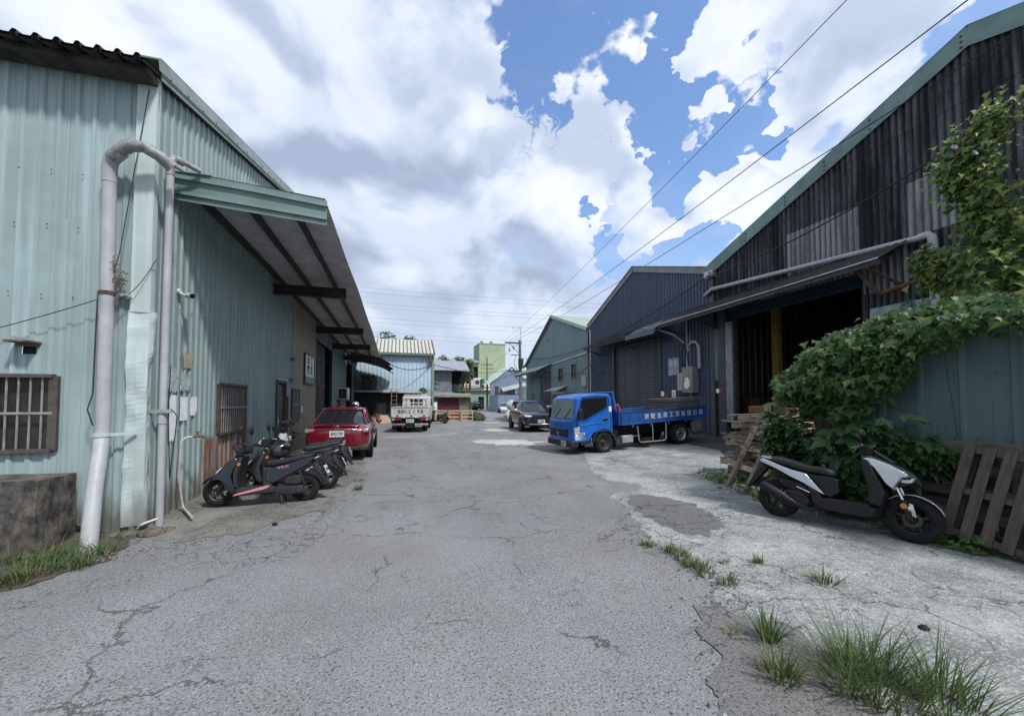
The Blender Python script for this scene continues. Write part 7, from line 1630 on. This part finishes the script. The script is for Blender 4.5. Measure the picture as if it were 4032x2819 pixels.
# ================================================================== plants
def ribbon_leaf(outline, fold=.18, droop=.25, pet=.0):
    """leaf in local xy from the base at origin, tip at +x, folded on the midrib"""
    vs = []; fs = []
    n = len(outline)
    for x, y in outline: vs.append((x, y, abs(y) * fold - droop * x * x))
    vs += [(x, 0.0, -droop * x * x) for x in (0.0, .35, .7, 1.0)]
    return vs
def leafmesh(name, half, mat, fold, droop):
    vs = [(0, 0, 0)]; rib = [q[0] for q in half]; m = len(half)
    mid = [(x, 0, -droop * x * x) for x, y in half]
    up = [(x, y, fold * y - droop * x * x) for x, y in half]; dn = [(x, -y, fold * y - droop * x * x) for x, y in half]
    vs = mid + up + dn; fs = []
    for i in range(m - 1):
        fs += [(i, i + 1, m + i + 1, m + i), (i + 1, i, 2 * m + i, 2 * m + i + 1)]
    me = bpy.data.meshes.new(name); me.from_pydata(vs, [], fs); me.materials.append(mat); return me
def palmate(name, mat, seed):
    r_ = random.Random(seed); lob = [(-125, .42), (-95, .30), (-62, .78), (-40, .40), (0, 1.0), (40, .40), (62, .78), (95, .30), (125, .42)]
    pts = []
    for i, (a, r1) in enumerate(lob):
        a += r_.uniform(-5, 5); rr = r1 * r_.uniform(.9, 1.1)
        if r1 > .5: pts += [(a - 13, rr * .70), (a - 6, rr * .86), (a, rr), (a + 6, rr * .86), (a + 13, rr * .70)]
        else: pts.append((a, rr))
    vs = [(0, 0, 0)]; c = .12
    for a, r1 in pts: x, y = r1 * math.cos(R(a)), r1 * math.sin(R(a)); vs.append((x + c, y, -.30 * r1 * r1 + .06 * math.sin(R(a * 3)) * r1))
    fs = [(0, i, i + 1) for i in range(1, len(pts))]
    me = bpy.data.meshes.new(name); me.from_pydata(vs, [], fs); me.materials.append(mat); return me
M_leafb = leafmat('bush_leaf', (.042, .100, .036), (.085, .165, .070), .42)
M_leafv = leafmat('vine_leaf', (.040, .098, .026), (.12, .205, .070), .45)
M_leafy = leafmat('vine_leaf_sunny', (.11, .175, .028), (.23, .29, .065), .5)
M_stem = plain('green_stem', (.07, .075, .035), .8); M_twig = plain('brown_stem', (.075, .055, .04), .9)
def lrot(nrm, tip, roll=0.0):
    z = Vector(nrm).normalized(); x = Vector(tip); x = (x - z * x.dot(z)).normalized(); return Matrix((x, z.cross(x), z)).transposed()
def leafobj(par, me, p_, M, s, nm='leaf'):
    o = bpy.data.objects.new(nm, me); COL.objects.link(o); o.parent = par; o.location = Vector(p_) - Vector(par.location); o.rotation_euler = M.to_euler(); o.scale = (s, s, s)
CAMP = Vector((0, 0, 1.6))
# --- broad-leaved shrub
SH = thing('shrub', 'broad-leaved green shrub with lobed leaves behind the silver scooter', 'shrub', (6.1, 4.75, 0), world=True)
pal = [palmate('lobed_leaf', M_leafb, i) for i in range(4)]
rl = random.Random(3); tips = []
for b in range(34):
    base = Vector((5.98 + rl.uniform(-.12, .12), 4.45 + rl.uniform(-.55, .45), .1))
    a = rl.uniform(0, 2 * math.pi); el = rl.uniform(.35, 1.25); L = rl.uniform(.8, 1.45)
    dv = Vector(((math.cos(a) * .7 - .32) * math.cos(el), math.sin(a) * math.cos(el) * 1.2, math.sin(el) * 1.1)); tip = base + dv * L
    tip.x = max(min(tip.x, 6.3), 5.09 + .405 * (4.44 - tip.y) + .52)
    midp = base.lerp(tip, .5) + Vector((0, 0, .12)); mb = MB(); mb.tube([base, midp, tip], [.014, .01, .006], 5); mb.build('branch', M_stem, SH)
    tips.append((base, midp, tip))
def shrub_pt(rl):
    b, m, t = tips[rl.randrange(len(tips))]; k = rl.uniform(.55, 1.12)
    q = b.lerp(m, k * 2) if k < .5 else m.lerp(t, (k - .5) * 2)
    q = q + Vector((rl.gauss(0, .10), rl.gauss(0, .14), rl.gauss(0, .08))); q.z = max(q.z, .16); q.x = max(5.40, q.x); q.y = min(q.y, 4.70 + rl.uniform(0, .15)); q.x = max(q.x, 5.09 + .405 * (4.44 - q.y) + .46 + (.14 if q.z < .9 else 0))
    if q.y < 3.75: q.z = max(q.z, rl.uniform(.72, 1.1))
    out = (q - Vector((6.2, 4.5, .55))); out.z *= .4; out = out.normalized()
    nrm = Vector((0, 0, 1)) * rl.uniform(.5, 1.0) + out * rl.uniform(.15, .7) + Vector((rl.gauss(0, .2), rl.gauss(0, .2), 0))
    tipd = out + Vector((rl.gauss(0, .35), rl.gauss(0, .35), -.35))
    return q, lrot(nrm, tipd)
for i in range(298):
    q, M_ = shrub_pt(rl)
    q = Vector((6.2, 4.5, .5)) + (q - Vector((6.2, 4.5, .5))) * 1.08; q.x = max(q.x, 5.09 + .405 * (4.44 - q.y) + .50); leafobj(SH, pal[i % 4], q, M_, rl.uniform(.15, .27))
mb = MB()
for i in range(520):
    q, M_ = shrub_pt(rl); s_ = rl.uniform(.10, .19); me_ = pal[i % 4]
    mb.add([v.co for v in me_.vertices], [tuple(f_.vertices) for f_ in me_.polygons], Matrix.Translation(q) @ M_.to_4x4() @ Matrix.Diagonal((s_, s_, s_, 1)))
struct(mb.build('foliage', M_leafb, SH, raw=True), 'stuff')
# --- climbing vine on the fence, heart-shaped leaves
half = [(0, .0), (-.10, .22), (-.16, .44), (.10, .36), (.16, .62), (.36, .34), (.62, .20), (1.0, 0)]
vl = [leafmesh('heart_leaf', half, M_leafv, .15, .2), leafmesh('heart_leaf', half, M_leafv, .35, .35)]
vy = [leafmesh('heart_leaf', half, M_leafy, .2, .3)]
def leafy(name, pts, mat, rl, s0, s1, par, half=half, fold=.25, droop=.3):
    """many leaves joined: the mass behind the individual ones"""
    mb = MB(); m = len(half)
    for q, nrm, tipd in pts:
        s = rl.uniform(s0, s1); M = (Matrix.Translation(q) @ lrot(nrm, tipd).to_4x4()) @ Matrix.Diagonal((s, s, s, 1))
        mid = [(x, 0, -droop * x * x) for x, y in half]; up = [(x, y, fold * y - droop * x * x) for x, y in half[1:-1]]; dn = [(x, -y, fold * y - droop * x * x) for x, y in half[1:-1]]
        vs = mid + up + dn; fs = []; k = m - 2
        fs += [(0, 1, m), (0, m + k, 1)] + [(i, i + 1, m + i, m + i - 1) for i in range(1, k)] + [(i + 1, i, m + k + i - 1, m + k + i) for i in range(1, k)] + [(k, k + 1, m + k - 1), (k + 1, k, m + 2 * k - 1)]
        mb.add(vs, fs, M)
    o = mb.build(name, mat, par, raw=True); struct(o, 'stuff'); return o
VN = thing('climbing_vine', 'dense climbing vine with heart-shaped leaves draped over the tin fence', 'vine', (6.3, 3.8, 0), world=True)
def vine_pt(rl):
    y = rl.uniform(1.4, 4.95) if rl.random() < .55 else rl.uniform(3.5, 4.95)
    lo = interp([(1.4, 2.35), (3.0, 2.3), (3.5, 1.95), (3.8, 1.55), (4.2, 1.35), (5.2, 1.45)], y); hi = interp([(1.4, 2.9), (2.4, 2.78), (3.6, 2.80), (4.3, 2.65), (4.8, 2.25), (5.2, 1.85)], y)
    u = rl.random() ** .7; z = lerp(lo, hi, u)
    bulge = .16 + .34 * math.sin(math.pi * min(1, max(0, (z - lo + .2) / (hi - lo + .3)))) * interp([(1.4, .6), (3.5, .9), (4.3, 1.7), (5.2, 1.3)], y)
    cn = mnoise.noise((y * 4.2, z * 4.2, 1)); x = 6.40 - bulge * rl.uniform(.35, 1.05) * (1 + .5 * cn) + .10 * mnoise.noise((y * 2.5, z * 2.5, 0)); z += .07 * mnoise.noise((y * 6, 9, z * 3)) + (.16 * rl.random() if rl.random() < .07 else 0); y += rl.gauss(0, .05)
    if z > 2.6: x += rl.uniform(0, .5)
    nrm = Vector((-.75, -.12, .75)) + Vector((rl.gauss(0, .45), rl.gauss(0, .45), rl.gauss(0, .4))); tipd = Vector((-.45, rl.gauss(0, .8), -1 + rl.gauss(0, .4)))
    return Vector((x, y, z)), nrm, tipd
rl = random.Random(11)
leafy('foliage', [vine_pt(rl) for _ in range(4300)], M_leafv, rl, .04, .12, VN)
for i in range(230): q, n_, t_ = vine_pt(rl); q.x -= .05; leafobj(VN, vl[i % 2], q, lrot(n_, t_), rl.uniform(.075, .125))
for i in range(4):
    y = rl.uniform(3.5, 4.5); mb = MB(); p_ = [Vector((6.37, y, .1)), Vector((6.38, y + rl.uniform(-.4, .4), 1.2)), Vector((6.3, y + rl.uniform(-.5, .5), 2.5))]; mb.tube(p_, .005, 5); mb.build('stem', M_twig, VN)
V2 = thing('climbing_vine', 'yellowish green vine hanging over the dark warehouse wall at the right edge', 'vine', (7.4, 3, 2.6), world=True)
PATH = [((7.75, 3.20, 5.55), .28), ((7.65, 3.55, 5.15), .34), ((7.55, 3.65, 4.75), .26), ((7.45, 3.35, 4.3), .24), ((7.4, 3.25, 3.9), .26), ((7.3, 3.1, 3.5), .36), ((7.2, 2.9, 3.1), .46), ((7.0, 2.9, 2.75), .5)]
PATH2 = [((7.7, 2.55, 5.6), .3), ((7.6, 2.45, 5.0), .22), ((7.5, 2.5, 4.4), .2), ((7.4, 2.5, 3.8), .2), ((7.3, 2.5, 3.2), .35), ((7.0, 2.4, 2.8), .4)]
PATH3 = [((7.35, 3.95, 3.75), .16), ((7.3, 3.8, 3.5), .22), ((7.2, 3.6, 3.2), .3)]
def vine2(rl):
    P = PATH if rl.random() < .58 else (PATH2 if rl.random() < .75 else PATH3); t = rl.random() * (len(P) - 1); i = int(t); f = t - i
    c = Vector(P[i][0]).lerp(Vector(P[i + 1][0]), f); r = lerp(P[i][1], P[i + 1][1], f)
    q = c + Vector((rl.gauss(0, .35), rl.gauss(0, .55), rl.gauss(0, .45))) * r
    return q, Vector((-.6, -.2, .8)) + Vector((rl.gauss(0, .4), rl.gauss(0, .4), rl.gauss(0, .3))), Vector((-.4, rl.gauss(0, .5), -1))
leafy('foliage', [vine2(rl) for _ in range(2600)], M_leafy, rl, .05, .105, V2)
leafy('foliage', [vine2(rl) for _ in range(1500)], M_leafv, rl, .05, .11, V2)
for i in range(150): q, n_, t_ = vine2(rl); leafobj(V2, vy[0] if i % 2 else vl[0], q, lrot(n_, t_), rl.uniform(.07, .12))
for P in (PATH, PATH2, PATH3): mb = MB(); mb.tube([Vector(q[0]) for q in P], .02, 6); mb.build('stem', M_twig, V2)
for i in range(40):
    q, n_, t_ = vine2(rl); mb = MB(); mb.tube([q, q + Vector((rl.gauss(0, .1), rl.gauss(0, .15), .15)), q + Vector((rl.gauss(0, .1), rl.gauss(0, .25), -.2))], .004, 4); mb.build('tendril', M_twig, V2)
M_flow = plain('purple_flower', (.36, .24, .46), .6)
for i, (x, y, z) in enumerate(((6.0, 2.98, 2.50), (6.0, 2.88, 2.53), (6.02, 3.05, 2.55), (7.3, 3.5, 5.05), (7.3, 3.3, 4.85), (7.3, 2.4, 5.3), (7.2, 3.1, 3.6))):
    mb = MB(); mb.lathe([(.004, -.05), (.012, -.03), (.035, -.005), (.045, 0)], (0, 0, 0), 'x', 10); o = mb.build('flower', M_flow, VN if i < 3 else V2, smooth=60); o.location = Vector((x - .08, y, z)) - Vector((VN if i < 3 else V2).location); o.rotation_euler = (0, R(200), R(20 * i)); o.scale = (.8, .8, .8)

# --- grass
M_grass = leafmat('grass_blade', (.05, .095, .03), (.14, .19, .08), .55); M_dry = leafmat('dry_grass', (.16, .14, .07), (.24, .21, .12), .7)
def blades(mb, c, n, rad, h, rl, lean=.5, w=.006, bend=.4):
    for i in range(n):
        a = rl.uniform(0, 2 * math.pi); r = rad * math.sqrt(rl.random()); b = Vector((c[0] + r * math.cos(a), c[1] + r * math.sin(a), c[2]))
        a2 = a + rl.gauss(0, .7); L = h * rl.uniform(.45, 1.15); ln = lean * rl.uniform(.1, 1.2) * (.5 + r / max(rad, .01) * .6); bd = bend * rl.uniform(.2, 1.3)
        dv = Vector((math.cos(a2), math.sin(a2), 0)); sd = Vector((-dv.y, dv.x, 0)) * w * rl.uniform(.7, 1.3); nseg = 5; k = len(mb.v)
        for s in range(nseg + 1):
            t = s / nseg; p_ = b + dv * (L * (ln * t + bd * t * t * .6)) + Vector((0, 0, L * (t - bd * .55 * t * t))); wt = (1 - t ** 1.6) * .95 + .05
            mb.v += [tuple(p_ - sd * wt), tuple(p_ + sd * wt)]
        mb.f += [(k + 2 * s, k + 2 * s + 1, k + 2 * s + 3, k + 2 * s + 2) for s in range(nseg)]
rl = random.Random(23)
def tuft(x, y, n, rad, h, label, dry=.25, group=None, lean=.6, w=.005, extra=()):
    T = thing('grass_tuft', label, 'grass tuft', (x, y, zg(x, y) + .005), group=group, world=True)
    mb = MB(); blades(mb, (x, y, zg(x, y)), int(n * (1 - dry)), rad, h, rl, lean, w)
    for ex, ey, en, er, eh in extra: blades(mb, (ex, ey, zg(ex, ey)), en, er, eh, rl, lean, w)
    struct(mb.build('green_blades', M_grass, T, raw=True), 'stuff')
    mb = MB(); blades(mb, (x, y, zg(x, y)), max(4, int(n * dry)), rad * 1.15, h * .55, rl, lean * 1.6, w); struct(mb.build('dry_blades', M_dry, T, raw=True), 'stuff')
tuft(2.52, 1.62, 360, .20, .28, 'large long-bladed grass clump growing on the concrete in the foreground at right', .4, lean=1.0, w=.0038, extra=((2.68, 1.75, 110, .10, .34), (2.40, 1.70, 70, .10, .26), (2.88, 1.55, 90, .10, .32), (2.75, 1.45, 90, .14, .28), (2.58, 1.82, 40, .06, .38)))
tuft(2.12, 1.86, 120, .08, .24, 'thin wispy grass tuft just left of the large foreground clump', .55)
tuft(2.38, 2.16, 110, .045, .24, 'upright green grass tuft alone at the asphalt edge above the foreground clump', .2)
tuft(2.22, 2.28, 60, .06, .10, 'low dry grass tuft at the asphalt edge beside the upright tuft', .8)
eg = 'small tufts along the asphalt edge'
for i_t, (x, y, h) in enumerate(((2.66, 3.95, .08), (2.80, 3.74, .12), (2.84, 3.62, .13), (2.78, 3.52, .10), (2.74, 3.36, .12), (2.80, 3.26, .14), (2.74, 3.12, .12), (2.78, 2.93, .15))):
    tuft(x, y, 70, .07, h, f'small grass tuft in the asphalt edge at right, {("farthest", "second farthest", "third", "fourth", "fifth", "sixth", "seventh", "nearest")[i_t]} of eight', .45, eg)
tuft(3.42, 3.20, 55, .04, .12, 'small green tuft in a crack of the concrete nearer the silver scooter', .3)
tuft(3.62, 2.70, 70, .07, .15, 'spreading grass tuft in the long crack of the concrete apron', .3, lean=1.3)
tuft(3.1, 3.3, 40, .04, .08, 'tiny tuft between the asphalt edge and the concrete crack', .4)
tuft(-.70, 7.85, 70, .06, .13, 'small green tuft on the road edge behind the second scooter', .3)
tuft(-.78, 8.7, 60, .12, .08, 'dry low weeds on the road edge near the parked scooters', .8)
tuft(-2.05, 6.02, 40, .08, .06, 'low weed in the cracked strip before the navy scooter', .5)
mb = MB()
for i in range(60):
    x, y = rl.uniform(-5.4, -3.0), 0; y = rl.uniform(4.35, 5.6) if x > -4 else rl.uniform(3.9, 5.5)
    if y < 4.1 + (-x - 3) * -.1 or (x > -3.3 and y < 4.75): continue
    blades(mb, (x, y, zg(x, y) + .01), 46, .13, rl.uniform(.13, .26), rl, .8, .004, .6)
struct(mb.build('verge_grass', M_grass, raw=True), 'stuff')
mb = MB()
for i in range(26): x, y = rl.uniform(-4.6, -3.0), rl.uniform(4.35, 5.6); blades(mb, (x, y, zg(x, y) + .01), 22, .15, rl.uniform(.08, .16), rl, 1.0, .004, .6)
struct(mb.build('dry_verge_grass', M_dry, raw=True), 'stuff')
bl_ = [palmate('lobed_leaf', leafmat('bright_leaf', (.06, .16, .03), (.10, .22, .05)), 9)]
WD = thing('leafy_weed', 'bright green leafy weed before the blackened concrete block', 'weed', (-4.45, 5.7, .02), world=True)
for i in range(40):
    a = rl.uniform(0, 6.28); r_ = rl.uniform(.02, .30); q = Vector((-4.5 + r_ * math.cos(a), 5.68 + .4 * r_ * math.sin(a), .08 + rl.uniform(0, .26))); leafobj(WD, bl_[0], q, lrot((rl.gauss(0, .4), -.4 + rl.gauss(0, .3), 1), (math.cos(a), math.sin(a), .1)), rl.uniform(.05, .10))
def groundcover(name, boxes, n, mat, s0, s1):
    pts = []
    for i in range(n):
        x0, x1, y0, y1, h = boxes[rl.randrange(len(boxes))]; x, y = rl.uniform(x0, x1), rl.uniform(y0, y1)
        pts.append((Vector((x, y, zg(x, y) + .02 + rl.random() ** 2 * h)), Vector((rl.gauss(0, .4) - .3, rl.gauss(0, .4) - .2, 1)), Vector((rl.gauss(0, 1), rl.gauss(0, 1), .1))))
    struct(leafy(name, pts, mat, rl, s0, s1, None, fold=.15, droop=.15), 'stuff')
groundcover('ground_ivy', [(5.7, 6.3, 2.7, 3.15, .16), (5.95, 6.35, 1.5, 2.7, .10), (5.75, 6.3, 3.0, 4.4, .12), (5.5, 6.1, 4.7, 5.3, .14), (5.6, 6.2, 5.3, 6.4, .22), (5.85, 6.4, 6.3, 6.9, .20)], 1100, leafmat('ivy_leaf', (.05, .12, .02), (.11, .19, .045)), .03, .07)
# --- trees beyond the sheds
def tree(name, label, c, h, cr, seed, n=2600):
    T = thing(name, label, 'tree', c, world=True); r_ = random.Random(seed); x, y, z = c
    mb = MB(); mb.tube([(x, y, 0), (x + .3, y, h * .5), (x, y, h * .8)], [.3, .2, .08], 8); mb.build('trunk', M_twig, T)
    for k in range(5): a = r_.uniform(0, 6.28); mb = MB(); mb.tube([(x, y, h * .45), (x + math.cos(a) * cr * .4, y + math.sin(a) * cr * .4, h * .7), (x + math.cos(a) * cr * .8, y + math.sin(a) * cr * .8, h * .85)], [.1, .07, .03], 6); mb.build('limb', M_twig, T)
    cl = [(Vector((x + r_.gauss(0, .45) * cr, y + r_.gauss(0, .45) * cr, h * .80 + r_.gauss(0, .24) * cr)), cr * r_.uniform(.18, .36)) for _ in range(26)]; pts = []
    for i in range(n):
        cc, rr = cl[r_.randrange(len(cl))]; dv = Vector((r_.gauss(0, 1), r_.gauss(0, 1), r_.gauss(0, 1))).normalized(); q = cc + dv * rr * r_.uniform(.5, 1.05); pts.append((q, dv + Vector((0, 0, .5)), Vector((r_.gauss(0, 1), r_.gauss(0, 1), -.4))))
    o = leafy('crown', pts, leafmat('tree_leaf', (.035, .06, .022), (.07, .10, .04)), r_, .22, .45, T)
tree('tree', 'leafy tree crown showing above the light blue shed roof', (-1.6, 60, 0), 9.6, 4.6, 5, 6000); tree('tree', 'dark tree between the light blue shed and the lime factory', (8.6, 70, 0), 9.2, 3.2, 6); tree('tree', 'small tree right of the dark tree behind the grey shed', (12, 80, 0), 9.0, 2.6, 8, 1800)
def bush(label, c, r, seed, mat=M_leafb):
    T = thing('bush', label, 'bush', c, world=True); r_ = random.Random(seed); pts = []
    for i in range(700): dv = Vector((r_.gauss(0, 1), r_.gauss(0, 1), abs(r_.gauss(0, 1)))).normalized(); q = Vector(c) + dv * r * r_.uniform(.4, 1.1); pts.append((q, dv + Vector((0, 0, .4)), Vector((r_.gauss(0, 1), r_.gauss(0, 1), -.3))))
    leafy('foliage', pts, mat, r_, .10, .22, T); mb = MB(); mb.tube([Vector(c) + Vector((0, 0, -.1)), Vector(c) + Vector((0, 0, r * .8))], .03, 5); mb.build('stem', M_twig, T)
bush('rounded bush at the foot of the teal warehouse behind the SUV', (10.6, 34.5, .0), 1.3, 3); bush('grey green bush beside the pine crates', (6.3, 33.4, 0), .75, 4, leafmat('dusty_leaf', (.06, .08, .045), (.11, .13, .08))); bush('plant growing on the maroon shed roof', (5.5, 37, 2.3), .7, 5); bush('weed hanging from the light blue shed wall above the truck', (1.75, 31.7, 2.35), .28, 6)
# --- loose stones along the broken edges
mb = MB()
for i in range(900):
    if i < 420: y = rl.uniform(1.2, 4.2); x = edge(y) + rl.gauss(.1, .22)
    elif i < 700: x = rl.uniform(-3.6, -2.0); y = 5.35 + (x + 3) * .35 + rl.gauss(0, .16)
    else: x = rl.uniform(-3.1, -.6); y = rl.uniform(5.5, 12)
    s = rl.uniform(.004, .012) * (1.5 if rl.random() < .08 else 1); z = zg(x, y) + .012 + s * .4
    M = Matrix.Rotation(rl.uniform(0, 6), 3, 'Z') @ Matrix.Rotation(rl.uniform(-.6, .6), 3, 'X'); mb.box((x, y, z), (s * 2, s * rl.uniform(1, 2), s * 1.2), M, .6)
struct(mb.build('gravel', plain('gravel_stone', (.20, .19, .175), .9, var=.6, vs=30), raw=True), 'stuff')
for x, y, lab in ((-1.55, 5.95, 'small black lump of litter on the cracked strip at left'), (3.55, 1.98, 'small dark lump on the concrete above the big grass clump')):
    tag(rock('litter', (x, y, zg(x, y) + .02), (.035, .03, .022), M_black, int(x * 10), 2, .3), lab, 'litter')
